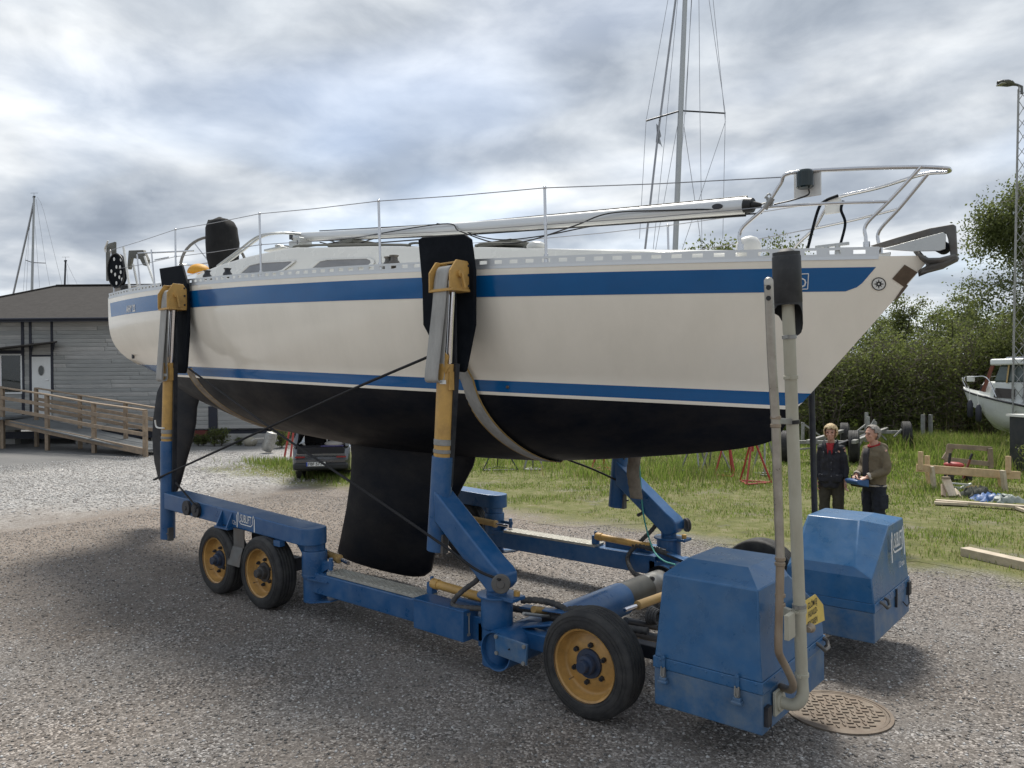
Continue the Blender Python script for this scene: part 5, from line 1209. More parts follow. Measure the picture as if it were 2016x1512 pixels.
# ------------------------------------------------------------------ lifting slings, rope
def hull_section_path(xb, xt, za, n=26, off=.012):
    """points round the hull from starboard height za (at xt) under the keel line (at xb) to port"""
    st = []
    for i in range(n + 1):
        x = xt + (xb - xt) * i / n; zk = z_keel(x); z = zk + (za - zk) * (1 - math.sin(math.pi / 2 * i / n))
        st.append(V((x, -hull_y(x, z), z)))
    full = st + [V((p.x, -p.y, p.z)) for p in reversed(st[:-1])]
    o = []
    for i, p in enumerate(full):
        t = (full[min(i + 1, len(full) - 1)] - full[max(i - 1, 0)]).normalized(); nrm = V((0, t.z, -t.y))
        if nrm.dot(V((0, p.y, p.z - (za + .3)))) < 0: nrm = -nrm
        o.append(p + nrm * off)
    return o
def sling(xb, xt, Pp, label, zpad, width, loop_bottom, ypost, wet):
    x = Pp[3].x
    sl = thing('lifting_sling', label, 'sling', (x, 0, 1.6), group='slings under the hull')
    path = hull_section_path(xb, xt, zpad)
    hw = width / 2
    def strip(path_, name, mat, h0, h1, th=.006):
        mb = MB(); rows = []
        rows.append([p + V((h0, 0, 0)) for p in path_]); rows.append([p + V((h1, 0, 0)) for p in path_]); mb.grid(rows)
        return mb.build(name, mat, sl, solid=th, smooth=70)
    strip(path, 'belt', m_sling_wet if wet else m_sling, -hw * .8, hw * .8)
    for sg_ in (-1, 1): strip(path, 'belt_edge', m_sling_edge, sg_ * hw * .8 - .0001, sg_ * hw)
    for s in (-1, 1):
        B0 = V((Pp[3].x, s * abs(Pp[3].y), Pp[3].z)); B1z = Pp[4].z; hz = B0.z + (B1z - B0.z) * .55
        y0 = abs(B0.y)
        # over the roller, down outboard, folded loop and back up
        pts = [V((x, s * (y0 - .05), hz + .02)), V((x, s * (y0 + .0), hz + .075)), V((x - .01, s * (y0 + .06), hz + .06)), V((x - .02, s * (y0 + .09), hz - .05))]
        x_, zb_ = x, loop_bottom
        lowx = -.10
        pts += [V((x + lowx * k, s * (y0 + .10 + .035 * k), hz - .05 + (zb_ + .06 - hz + .05) * k)) for k in (.25, .5, .75, 1)]
        pts += [V((x + lowx * 1.05, s * (y0 + .125), zb_ + .01)), V((x + lowx, s * (y0 + .085), zb_)), V((x + lowx * .9, s * (y0 + .065), zb_ + .05))]
        pts += [V((x + lowx * k, s * (y0 + .07 + .01 * (1 - k)), zb_ + .06 + (hz - .1 - zb_) * (1 - k))) for k in (.8, .5, .25, .02)]
        c_ = smooth_curve(pts, 4); mb = MB(); r0 = [p + V((-hw * .86, 0, 0)) for p in c_]; r1 = [p + V((hw * .86, 0, 0)) for p in c_]
        mid = [[p + V((hw * .86 * k, .0015 * s * (1 if j % 2 else -1), 0)) for p in c_] for j, k in enumerate((-1, -.6, -.2, .2, .6, 1))]
        mb.grid(mid); mb.build('belt_tail', m_sling, sl, solid=.007, smooth=70)
    return sl
xs1 = PY(916, 740, -.95); sling(-2.06, xs1.x, Pf, 'grey lifting sling under the forward part of the hull', xs1.z + .16, .19, PY(855, 752, -1.58).z, 1.46, False)
xs2 = PY(372, 738, -.98); sling(-6.85, xs2.x - .05, Pr_near, 'dirty grey lifting sling under the stern of the hull', xs2.z + .10, .19, PY(315, 750, -1.6).z, 1.5, True)
fs = [o for o in bpy.data.objects if o.name.startswith('lifting_sling')][0]
mb = MB(); c_ = smooth_curve([PY(1252, 880, 1.28), PY(1249, 905, 1.28), PY(1246, 930, 1.28), PY(1250, 960, 1.28), PY(1253, 982, 1.28)], 4)
mb.grid([[p + V((k, .006 * math.sin(9 * i), 0)) for i, p in enumerate(c_)] for k in (-.08, -.03, .03, .08)]); mb.build('belt_end', m_sling_wet, fs, solid=.008, smooth=70)
def rope(pts, r, mat, label, cat='rope', twist=True):
    c_ = smooth_curve(pts, 16); 
    mb = MB(); mb.tube(c_, r, 7); o = mb.build('rope', mat, smooth=60); return tag(o, label, cat)
rope([PY(842, 703, -1.54), PY(690, 768, -1.56), PY(545, 834, -1.60), PY(318, 938, -1.61), PY(313, 939, -1.5)], .013, m_rope_black, 'black rope running from the front post down to the rear post')
rope([PY(372, 726, -1.37), PY(545, 851, -1.55), PY(700, 955, -1.62), PY(870, 1072, -1.62), PY(935, 1120, -1.60), PY(985, 1142, -1.60)], .012, m_rope_black, 'black rope crossing the hull and keel down to the front collar')
rope([PY(346, 950, -1.56), PY(365, 972, -1.60), PY(388, 1000, -1.66)], .012, m_rope_black, 'short black rope from the rear post to the arm pulleys')
rope([PY(1110, 902, .9), PY(1170, 925, 1.2), PY(1228, 952, 1.42)], .012, m_rope_black, 'short black rope below the hull on the far front post')
rope([PY(1258, 900, 1.3), PY(1262, 960, 1.35), PY(1268, 1020, 1.3), PY(1285, 1080, 1.1), PY(1305, 1103, .8), PY(1330, 1112, .55)], .009, m_rope_teal, 'thin turquoise rope hanging by the far front post')
# manhole cover in the yard
mc = PZ(1650, 1402); mh = thing('manhole_cover', 'round brown cast iron manhole cover in front of the lift', 'manhole', (mc.x, mc.y, 0))
mr = .34
mb = MB(); mb.lathe([(mr + .03, -.01), (mr + .03, .012), (mr + .004, .014), (mr + .004, .006)], mc, (0, 0, 1), 48); mb.build('frame_ring', m_iron, mh, smooth=30)
mb = MB(); mb.lathe([(mr, .004), (mr, .012), (mr - .02, .014), (mr - .025, .010), (0, .010)], mc, (0, 0, 1), 48); lidm = mb.build('lid', m_iron, mh, smooth=30)
mb = MB()
for i in range(-6, 7):
    for j in range(-6, 7):
        x_, y_ = i * .053 + (.026 if j % 2 else 0), j * .053
        if x_ * x_ + y_ * y_ < (mr - .045) ** 2: mb.box((mc.x + x_, mc.y + y_, .013), (.044, .013, .010), Matrix.Rotation(.6 if (i + j) % 2 else -.9, 3, 'Z'))
mb.build('lid_studs', m_iron, lidm, smooth=0)
# ------------------------------------------------------------------ grey clapboard building on the left
DW = 31.0
def BW(u, v, d=0.0): return PD(u, v, DW + d)
bl = BW(150, 870); bld = thing('harbour_building', 'grey weatherboard building with dark hip roof and white door', 'building', (bl.x, bl.y, 0))
RB = Matrix.Rotation(VIEW_YAW, 3, 'Z')
def wbox(mb, u0, v0, u1, v1, d0, d1):
    """box on the wall between pixel corners, from depth d0 to d1 relative to the wall"""
    a, b_ = BW(u0, v1), BW(u1, v0); w = (b_ - a).dot(RT); h = b_.z - a.z
    c = (a + b_) / 2 + FW * (d0 + d1) / 2
    return mb.box(c, (abs(w), abs(d1 - d0), abs(h)), RB)
WALL_L, WALL_R, V_EAVE, V_BOT = -190, 545, 626, 846
wbox(MB(), WALL_L, V_EAVE, WALL_R, V_BOT, .03, .25).build('wall', m_plank[2], bld)
# side wall going back
zb_, zt_ = BW(150, V_BOT).z, BW(150, V_EAVE).z
unit = []
for i, mt in enumerate(m_plank):
    mb = MB(); mb.box((0, 0, 0), (1, 1, 1)); me_o = mb.build('plank_proto', mt, None, smooth=0); unit.append(me_o.data); bpy.data.objects.remove(me_o)
rp = random.Random(5)
openings = [(61, 700, 103, 999), (-30, 690, 47, 778)]
nrow_ = 27; rh = (zt_ - zb_) / nrow_
def plank(u0, u1, zc, h, d):
    a, b_ = BW(u0, 750), BW(u1, 750); w = (b_ - a).dot(RT)
    if w < .05: return
    o = link('plank', unit[rp.randrange(4)], bld)
    c = (a + b_) / 2; c = V((c.x, c.y, zc)) + FW * d
    o.location = c; o.rotation_euler = (0, 0, VIEW_YAW); o.scale = (w - .012, .026, h - .016)
for r_ in range(nrow_):
    zc = zb_ + (r_ + .5) * rh; vv = 756 - (zc - CAM_POS[2]) / DW * FPX + 4
    cuts = [WALL_L]; u = WALL_L + rp.uniform(60, 160)
    while u < WALL_R - 40: cuts.append(u); u += rp.uniform(110, 220)
    cuts.append(WALL_R)
    segs = list(zip(cuts, cuts[1:]))
    for (a0, b0, a1, b1) in openings:
        if b0 < vv < b1:
            ns = []
            for s0, s1 in segs:
                if s1 <= a0 or s0 >= a1: ns.append((s0, s1)); continue
                if s0 < a0: ns.append((s0, a0))
                if s1 > a1: ns.append((a1, s1))
            segs = ns
    for s0, s1 in segs: plank(s0, s1, zc, rh, .012 + rp.uniform(-.004, .004))
# trims
for (u0, v0, u1, v1) in ((43.5, 628, 47.5, 830), (59, 628, 62.5, 830), (101, 628, 104.5, 772), (411, 800, 428, 864), (538, 628, 546, 850), (-5, 690, 46, 696)):
    wbox(MB(), u0, v0, u1, v1, -.03, .02).build('trim_board', m_trim, bld, bevel=.005)
# door with round window
dr = wbox(MB(), 63.5, 702, 100, 822, -.02, .03).build('door', m_door, bld, bevel=.01)
wbox(MB(), 61.5, 698.5, 103, 702, -.035, .03).build('door_frame', m_trim, bld)
pc_ = BW(82, 729.5); mb = MB(); mb.prism([pc_ - FW * .026 + RT * (.105 * math.cos(t)) + V((0, 0, .19 * math.sin(t))) for t in np.linspace(0, 6.283, 24, endpoint=False)], -FW * .01); mb.build('door_window', m_glass, dr)
mb = MB(); mb.tube([pc_ - FW * .036 + RT * (.115 * math.cos(t)) + V((0, 0, .20 * math.sin(t))) for t in np.linspace(0, 6.283, 24, endpoint=False)], .012, 6, closed=True); mb.build('door_window_ring', m_zinc, dr)
mb = MB(); p = BW(91, 748); mb.bar(p - FW * .05, p - FW * .05 + RT * .12, .03, .03); mb.bar(p - FW * .02, p - FW * .05, .03, .03); mb.build('door_handle', m_steel, dr)
# window
wf = wbox(MB(), -30, 697, 44, 774, -.01, .02).build('window_pane', m_glass, bld)
for (u0, v0, u1, v1) in ((-30, 697, 44, 700), (-30, 772, 44, 776), (0, 700, 3.5, 772), (41.5, 700, 44, 772)):
    wbox(MB(), u0, v0, u1, v1, -.03, .01).build('window_frame', m_door, wf)
# porch canopy
mb = MB(); A, B = BW(-20, 690), BW(113, 674); mb.prism([BW(-25, 692, -.0), BW(108, 676, 0), BW(113, 673.5, -1.0), BW(0, 686, -1.0), BW(-30, 693, -1.)], V((0, 0, .05))); mb.build('porch_canopy', m_roof, bld, smooth=0)
mb = MB()
for u in (62, 104): mb.bar(BW(u, 685), BW(u + 3, 676, -.9), .05, .06); mb.bar(BW(u, 690), BW(u + 2, 680, -.5), .05, .05)
mb.build('canopy_bracket', m_trim, bld)
# roof
ez = (V_EAVE)
E0, E1 = BW(-230, 631, -.6), BW(575, 622.5, -.6); E1.z = E0.z + .02
Rl, Rr_ = PD(113, 563, DW + 5.2), PD(405, 560, DW + 5.2); Rr_.z = Rl.z
B0, B1 = E0 + FW * 11.6, E1 + FW * 11.6
mb = MB(); th = V((0, 0, -.12))
mb.add([E0, E1, Rr_, Rl, B0, B1], [(0, 1, 2, 3), (4, 0, 3), (1, 5, 2), (5, 4, 3, 2), (0, 4, 5, 1)])
rf = mb.build('roof', m_roof, bld, smooth=0)
mb = MB(); mb.bar(E0 + V((0, 0, -.03)) - FW * .01, E1 + V((0, 0, -.03)) - FW * .01, .03, .16); mb.build('fascia', m_trim, bld)
mb = MB(); mb.tube([E0 - FW * .08 + V((0, 0, .0)), E1 - FW * .08], .045, 8); mb.build('gutter', m_trim, bld)
mb = MB(); mb.bar(Rl + V((0, 0, .03)), Rr_ + V((0, 0, .03)), .25, .05); mb.build('ridge_cap', m_roof, rf)
mb = MB(); mb.bar(E0 + V((0, 0, .03)), Rl + V((0, 0, .03)), .2, .05); mb.build('hip_cap', m_roof, rf)
# side walls and back so that the house is a solid body
for u in (WALL_L + 2, WALL_R - 2):
    a = BW(u, 750) + FW * 5.3; mb = MB(); mb.box(V((a.x, a.y, (zb_ + zt_) / 2)), (.2, 10.1, zt_ - zb_), RB); mb.build('side_wall', m_plank[1], bld)
a = BW(180, 750) + FW * 10.4; mb = MB(); mb.box(V((a.x, a.y, (zb_ + zt_) / 2)), (14.8, .2, zt_ - zb_), RB); mb.build('back_wall', m_plank[0], bld)
# sill beam, plinth
wbox(MB(), WALL_L, 847, WALL_R, 866, .15, .5).build('sill_beam', m_trim, bld)
wbox(MB(), 372, 847, 407, 859, .05, .2).build('red_sill', m_redbeam, bld)
mb = MB(); a, b_ = BW(415, 866), BW(545, 862); mb.box(V(((a.x + b_.x) / 2, (a.y + b_.y) / 2, .12)) + FW * .1, ((b_ - a).length, .3, .5), RB); mb.build('plinth', m_concrete, bld, bevel=.02)
for u in (-120, 10, 150, 300):
    a = BW(u, 870); mb = MB(); mb.box(V((a.x, a.y, .2)) + FW * .5, (.4, .4, .75), RB); mb.build('pier', m_concrete, bld)
# ------------------------------------------------------------------ wooden access ramp
rmp = thing('access_ramp', 'weathered wooden access ramp with railings in front of the grey building', 'ramp', PZ(150, 890))
VH = lambda u: 757.7 - .00815 * u
def DG(u, v): return CAM_POS[2] * FPX / (v - VH(u))
fr = [(-90, 879, 742), (5, 883, 764), (93, 887, 778), (185, 892, 795), (286, 900, 809)]
fpts = []
for u, vb, vt in fr:
    D = DG(u, vb); b_ = PD(u, vb, D); t_ = PD(u, vt, D); b_.z = 0; fpts.append((b_, t_, D, u))
    mb = MB(); mb.box((b_ + t_) / 2, (.13, .13, (t_ - b_).z), RB); mb.build('post', m_wood_grey, rmp, bevel=.008)
def rails(name, offs, w, h, top):
    for (b0, t0, D0, u0), (b1, t1, D1, u1) in zip(fpts, fpts[1:]):
        a = t0 - V((0, 0, top)) - FW * offs; c = t1 - V((0, 0, top)) - FW * offs
        mb = MB(); mb.bar(a + (a - c).normalized() * .03, c, w, h); mb.build(name, m_wood_grey, rmp, bevel=.006)
rails('handrail', .0, .17, .05, -.02); rails('rail_board', .085, .04, .13, .36); rails('rail_board', .085, .04, .13, .78)
st_ = [(11, 831), (93, 849), (185, 868), (282, 889)]
for (u0, v0), (u1, v1), q0, q1 in zip(st_, st_[1:], fpts[1:], fpts[2:]):
    a, c = PD(u0, v0, q0[2] - .08), PD(u1, v1, q1[2] - .08); mb = MB(); mb.bar(a, c, .06, .22); mb.build('stringer', m_wood_grey, rmp, bevel=.006)
dk0, dk1 = PD(11, 826, fpts[1][2]), PD(292, 888, fpts[4][2])
n_b = 24
for k in range(n_b):
    t = (k + .5) / n_b; c = dk0.lerp(dk1, t) + FW * .75; L_b = (dk1 - dk0).length / n_b; dirr = (dk1 - dk0).normalized()
    mb = MB(); mb.bar(c - dirr * (L_b / 2 - .006), c + dirr * (L_b / 2 - .006), 1.45, .04); mb.build('deck_board', M('ramp_board', (.15, .16, .165), .85, var=.15) if k == 0 else bpy.data.materials['ramp_board'], rmp)
mb = MB(); c = PD(-60, 822, fpts[1][2] + .7); mb.box(c, (4.2, 2.4, .08), RB); mb.build('landing', bpy.data.materials['ramp_board'], rmp)
rr = [(71, 764, 1.5), (157, 778, 1.5), (247, 793, 1.5), (325, 806, 1.5)]
rpts = []
for u, vt, dd in rr:
    D = float(np.interp(u, [q[3] for q in fpts], [q[2] for q in fpts])) + dd; t_ = PD(u, vt, D); mb = MB(); b_ = V((t_.x, t_.y, 0)); mb.box((b_ + t_) / 2, (.12, .12, t_.z), RB); mb.build('post', m_wood_grey, rmp, bevel=.008); rpts.append(t_)
for a, c in zip(rpts, rpts[1:]):
    for top, w, h in ((0, .15, .05), (.42, .04, .12), (.80, .04, .12)):
        mb = MB(); mb.bar(a - V((0, 0, top)), c - V((0, 0, top)), w, h); mb.build('handrail' if top == 0 else 'rail_board', m_wood_grey, rmp, bevel=.006)
# chair like white frame on the landing
# gas tank by the plinth and stone
tk = PZ(534, 882); tko = thing('gas_tank', 'grey steel tank lying by the building behind the stern', 'tank', tk)
D = 26.5; mb = MB(); a = PD(528, 868, D); mb.lathe([(0, -.24), (.16, -.2), (.20, -.1), (.205, .35), (.17, .46), (0, .5)], V((a.x, a.y, .26)) , (RT.x * .3, RT.y * .3, 1), 20); mb.build('body', m_zinc, tko, smooth=50)
mb = MB(); mb.tube(smooth_curve([V((a.x, a.y, .5)) - RT * .1, V((a.x, a.y, .48)) - RT * .45, V((a.x, a.y, .40)) - RT * .6], 5), .03, 8); mb.build('pipe', m_zinc, tko)
mb = MB(); a = PZ(493, 878); mb.ball(V((a.x, a.y, .16)), (.28, .2, .2), 9, Matrix.Rotation(.5, 3, 'Z')); tag(mb.build('boulder', M('boulder', (.27, .25, .2), .9, var=.25, bump=.5, bscale=12), smooth=60), 'pale rounded stone beside the grey tank', 'stone')
# ------------------------------------------------------------------ red marker poles
for i, (u0, v0, u1, v1, lab) in enumerate(((568, 857, 560, 897, 'left slim red pole leaning beside the parked grey car'), (577, 857, 572, 885, 'right slim red pole close to the parked grey car'))):
    D = DG(560, 900); a, b_ = PD(u1, v1, D), PD(u0, v0, D); a.z = 0; mb = MB(); mb.cyl(a, a + (b_ - a) * 1.7, .035, .03, 8); tag(mb.build('marker_pole', m_red_paint), lab, 'pole', 'red poles by the car')
# ------------------------------------------------------------------ parked car seen from behind, tailgate open
cD = 18.9; cp_ = PD(632, 948, cD); cyaw = VIEW_YAW + math.pi / 2 + R(6)
car = thing('parked_car', 'grey estate car with its tailgate open, parked beyond the keel', 'car', (cp_.x, cp_.y, 0), cyaw, world=False); car.scale = (.9, .9, .9)
# local: +x forward (away from camera), +y left, z up; tail at x = 0
cw = .78
def carsec(x, z): return x, z
body = [(0.02, .30), (-.02, .45), (-.03, .62), (.03, .80), (.08, .92), (.6, .95), (1.2, .96), (2.4, .95), (3.0, .90), (3.9, .78), (4.15, .6), (4.2, .35), (3.9, .25), (.3, .22)]
mb = MB(); rows = []
for yk, sc in ((-cw, .93), (-cw * .93, 1.0), (0, 1.0), (cw * .93, 1.0), (cw, .93)):
    rows.append([V((2.1 + (x - 2.1) * (sc if abs(yk) > cw * .95 else 1.0), yk, .3 + (z - .3) * (1 if abs(yk) < cw * .95 else .97))) for x, z in body])
mb.grid(rows, True); mb.add(rows[0], [tuple(range(len(body)))]); mb.add(rows[-1], [tuple(reversed(range(len(body))))]); mb.build('body', m_carpaint, car, smooth=50, bevel=.06)
mb = MB(); cabin_p = [(.12, .93), (.35, 1.40), (.75, 1.5), (1.9, 1.5), (2.75, .95)]
for sg_ in (-1, 1): mb.prism([V((x, sg_ * (cw - .06 - max(0, z - .93) * .22), z)) for x, z in cabin_p], (0, -sg_ * .02, 0))
mb.build('side_glass', m_glass, car, smooth=0)
mb = MB(); mb.prism([V((.3, -.62, 1.44)), V((1.9, -.62, 1.52)), V((1.9, .62, 1.52)), V((.3, .62, 1.44))], (0, 0, .04)); mb.build('roof_panel', m_carpaint, car, bevel=.015)
for sg_ in (-1, 1):
    mb = MB(); mb.bar((.10, sg_ * .70, .90), (.36, sg_ * .61, 1.46), .10, .14); mb.build('roof_pillar', m_carpaint, car, bevel=.02); mb = MB(); mb.bar((2.75, sg_ * .70, .93), (1.85, sg_ * .62, 1.5), .07, .07); mb.build('roof_pillar', m_carpaint, car, bevel=.02)
mb = MB(); mb.box((.9, 0, .935), (1.5, 1.25, .02)); mb.build('boot_floor', m_upholstery, car)
mb = MB(); mb.box((.035, 0, .80), (.05, 1.30, .24)); mb.build('boot_opening', m_upholstery, car, bevel=.03)
mb = MB(); mb.box((1.3, .33, 1.12), (.2, .62, .42)); mb.box((1.3, -.33, 1.12), (.2, .62, .42)); mb.build('rear_seat', m_upholstery, car, bevel=.05)
mb = MB(); mb.ball((.35, -.35, .99), (.28, .30, .10), 8); mb.build('luggage_bag', M('luggage_pale', (.40, .38, .36), .8, var=.15), car, smooth=60)
mb = MB(); mb.box((.14, -.30, .945), (.16, .62, .03)); mb.build('folded_cloth', M('cloth_violet', (.10, .09, .24), .8), car, bevel=.01)
mb = MB(); mb.prism([V((.36, -.64, 1.50)), V((.36, .64, 1.50)), V((-.65, .60, 1.86)), V((-.65, -.60, 1.86))], (0, 0, .05)); mb.build('tailgate', m_carpaint, car, bevel=.02)
mb = MB(); mb.box((-.035, 0, .40), (.12, 1.50, .20)); mb.build('bumper', m_carplastic, car, bevel=.06)
mb = MB(); mb.box((-.045, 0, .60), (.03, 1.40, .012)); mb.build('bumper_trim', m_carplastic, car)
for sg_ in (-1, 1):
    mb = MB(); mb.box((-.03, sg_ * .56, .655), (.05, .26, .045)); mb.build('tail_lamp', m_carlamp, car, bevel=.01)
mb = MB(); mb.box((-.105, .12, .47), (.012, .52, .115)); pl = mb.build('number_plate', M('plate_white', (.75, .75, .74), .4, var=.02), car, bevel=.002)
mb = MB(); mb.box((-.113, .36, .47), (.004, .04, .112)); mb.build('plate_band', M('plate_blue', (.02, .06, .35), .4), pl)
text_mesh('plate_text', 'FBF 57T', (-.1125, .325, .435), (0, -1, 0), (0, 0, 1), .115, m_black, pl, sx=.98, bold=.02)
for x_ in (.72, 3.35):
    for sg_ in (-1, 1):
        mb = MB(); mb.lathe([(.20, .0), (.30, .0), (.325, -.02), (.325, -.19), (.30, -.21), (.20, -.2)], (x_, sg_ * (cw - .01), .325), (0, sg_, 0), 28); w_ = mb.build('car_wheel', m_tyre, car, smooth=45)
        mb = MB(); mb.lathe([(.205, -.01), (.20, -.03), (.06, -.02), (0, -.015)], (x_, sg_ * (cw - .01), .325), (0, sg_, 0), 20); mb.build('wheel_rim', m_alu, w_)
# ------------------------------------------------------------------ masts beyond
def mast(name, label, D, u0, v0, u1, v1, r, spread, shrouds, mat, group=None, top=True):
    b_, t_ = PD(u0, v0, D), PD(u1, v1, D); d = (t_ - b_); b_ = b_ - d * (b_.z / d.z)
    th = thing(name, label, 'mast', (b_.x, b_.y, 0), group=group)
    mb = MB(); mb.tube([b_, b_.lerp(t_, .6), t_], [r, r, r * .75], 12); mb.build('mast_tube', mat, th, smooth=60)
    for i, (ul, vl, ur, vr, vm) in enumerate(spread):
        mb = MB(); c = b_.lerp(t_, ((PD(u0, vm, D).z - b_.z) / (t_.z - b_.z))); mb.tube([PD(ul, vl, D - .3), c], .035, 6); mb.build('spreader', m_dark, th); mb = MB(); mb.tube([PD(ur, vr, D + .3), c], .035, 6); mb.build('spreader', m_dark, th)
    for pts in shrouds:
        mb = MB(); mb.tube([PD(u, v, D) for u, v, *_ in pts], pts[0][2] if len(pts[0]) > 2 else .011, 5); mb.build('stay', m_wire, th)
    if top:
        mb = MB(); mb.cyl(t_, t_ + V((0, 0, .35)), .012, n=5); mb.bar(t_ + V((0, 0, .35)) - RT * .3, t_ + V((0, 0, .35)) + RT * .35, .02, .02); mb.box(t_ + V((0, 0, .02)), (.3, .14, .12)); mb.build('wind_vane', m_dark, th)
    return th
m1 = mast('boat_mast', 'tall grey mast with spreaders rising behind the yacht bow', 30, 1329, 500, 1355, -160, .112, [(1272, 238, 1428, 223, 218)],
     [[(1259, 470), (1272, 238), (1315, 0), (1340, -150)], [(1270, 490, .045), (1296, 260, .045), (1330, 0, .04), (1345, -120, .04)], [(1286, 490), (1310, 260), (1334, 0), (1348, -120)], [(1290, 495), (1335, 240)], [(1346, 245), (1382, 490)], [(1350, 225), (1361, 0), (1362, -100)], [(1382, 480), (1378, 220), (1376, 0), (1374, -120)], [(1423, 470), (1428, 223), (1396, 0), (1380, -120)], [(1340, 500), (1428, 240), (1404, 0)], [(1335, 380), (1347, 240), (1362, 0)]], M('mast_grey', (.42, .43, .43), .4, .6, var=.08), top=False)
D = 30; mb = MB(); P = [PD(u, v, D) for u, v in ((1292, 243), (1298, 250), (1302, 268), (1299, 272), (1304, 290), (1300, 284), (1291, 280), (1293, 262))]; mb.prism(P, FW * .01); mb.build('flag', m_flag, m1, smooth=0)
mast('boat_mast', 'tall pale mast with a furled stay beyond the building roof', 66, 63, 570, 67, 388, .105, [(50, 512, 90, 518, 517)],
     [[(26, 580, .08), (60, 430, .075), (66, 400, .05)], [(46, 572), (50, 512), (62, 420)], [(52, 572), (58, 440)], [(78, 566), (69, 445)], [(98, 562), (90, 518), (71, 392)], [(122, 560), (86, 415), (80, 398), (73, 388)]], M('mast_pale', (.36, .37, .37), .45, .5, var=.08))
mast('boat_mast', 'short dark mast top just above the roof ridge', 66, 127, 575, 129, 514, .09, [], [[(130, 515), (152, 560)], [(130, 515), (134, 560)]], m_dark)
# ------------------------------------------------------------------ lattice lamp mast at the right edge
D = 23.0; lm_b = PD(1999, 900, D); lm_b.z = 0; lm_t = PD(2011.5, 172, D)
lmt = thing('lamp_mast', 'grey lattice lighting mast with flat lamp head at the right edge', 'lamp post', lm_b)
ax = (lm_t - lm_b).normalized(); hw = .17
corners = [RT * -hw - FW * .1, RT * hw - FW * .1, FW * .2]
for c in corners:
    mb = MB(); mb.tube([lm_b + c, lm_t + c * .8], .022, 6); mb.build('chord', m_zinc, lmt)
nb_ = 26
for f in range(3):
    c0, c1 = corners[f], corners[(f + 1) % 3]
    for k in range(nb_):
        t0, t1 = k / nb_, (k + 1) / nb_
        a = lm_b.lerp(lm_t, t0) + (c0 if k % 2 else c1) * (1 - .2 * t0); b_ = lm_b.lerp(lm_t, t1) + (c1 if k % 2 else c0) * (1 - .2 * t1)
        mb = MB(); mb.tube([a, b_], .011, 4, caps=False); mb.build('brace', m_zinc, lmt)
ld = PD(1983, 161, D); mb = MB(); rows = []
for k, (t, w, h) in enumerate(((0, .03, .02), (.12, .16, .05), (.35, .22, .07), (.6, .18, .07), (.8, .07, .04), (1.0, .04, .03))):
    c = ld - RT * .30 + RT * .62 * t - V((0, 0, .10 * t)); rows.append([c + FW * w * math.cos(a_) + V((0, 0, h * math.sin(a_))) for a_ in np.linspace(0, 6.283, 14, endpoint=False)])
mb.grid(rows, True).build('lamp_head', m_lamp, lmt, smooth=60)
mb = MB(); mb.tube([ld + RT * .28 - V((0, 0, .09)), lm_t + V((0, 0, .02)), lm_t - V((0, 0, .2))], .04, 8); mb.build('lamp_arm', m_lamp, lmt)
mb = MB(); mb.box(ld - RT * .06 - V((0, 0, .075)), (.4, .26, .03), RB); mb.build('lamp_glass', M('lamp_glass', (.35, .35, .30), .2), lmt)
# ------------------------------------------------------------------ motor cruiser on the right
bowp = PD(1897, 764, 25.0); hd = (FW * .80 - RT * .60).normalized(); yaw = math.atan2(hd.y, hd.x)
mbt = thing('motor_cruiser', 'white motor cruiser with black fenders standing by the trees at right', 'motorboat', (bowp.x, bowp.y, 0), yaw, world=False)
# local: bow at x=0, stern at x=-7, z absolute
zsh = lambda x: bowp.z - .50 * (min(-x, 2.2) / 2.2) ** .8
hbm = lambda x: 1.15 * min(1, (max(-x, 0) / 2.2)) ** .62 if x > -2.2 else 1.15 - .05 * ((-x - 2.2) / 3.8)
rows = []
for x in list(np.linspace(0, -2.2, 16)) + list(np.linspace(-2.5, -6, 9)):
    zs, h_ = zsh(x), max(hbm(x), .005); zk = .62 + (.72 * max(0, 1 + x / 1.6) ** 1.5 if x > -1.6 else 0); zc = zk + .28
    rake = -.55 * (1 if x > -.9 else 0) * (1 + x / .9) if x > -.9 else 0
    half = [(h_, zs, 0), (h_ * .97, zs - .12, .06), (h_ * .90, zs - .5, .3), (h_ * .80, zc + .12, .7), (h_ * .62, zc - .05, .85), (0, zk, 1)]
    ring = [V((x + rake * r_, -y, z)) for y, z, r_ in half] + [V((x + rake * r_, y, z)) for y, z, r_ in reversed(half[:-1])]
    rows.append(ring)
mb = MB(); mb.grid(rows); mb.add(rows[-1], [tuple(range(len(rows[-1])))]); mb.build('hull', m_white_hull, mbt, smooth=45, weld=True)
mb = MB(); mb.grid([[r_[0] + V((0, 0, .004)) for r_ in rows], [V((r_[0].x, 0, r_[0].z + .05)) for r_ in rows], [r_[-1] + V((0, 0, .004)) for r_ in rows]]); mb.build('deck', m_white_hull, mbt, smooth=60)
for sg_ in (0, -1):
    mb = MB(); mb.tube([r_[sg_] + V((0, 0, -.03)) for r_ in rows], .032, 6); mb.build('rubbing_strake', m_dark, mbt, smooth=60)
    mb = MB(); idx = 4 if sg_ == 0 else 6; mb.tube([r_[idx] + V((0, -.008 if sg_ == 0 else .008, .06)) for r_ in rows[3:]], .018, 5); mb.build('waterline_stripe', m_black, mbt)
zd = bowp.z
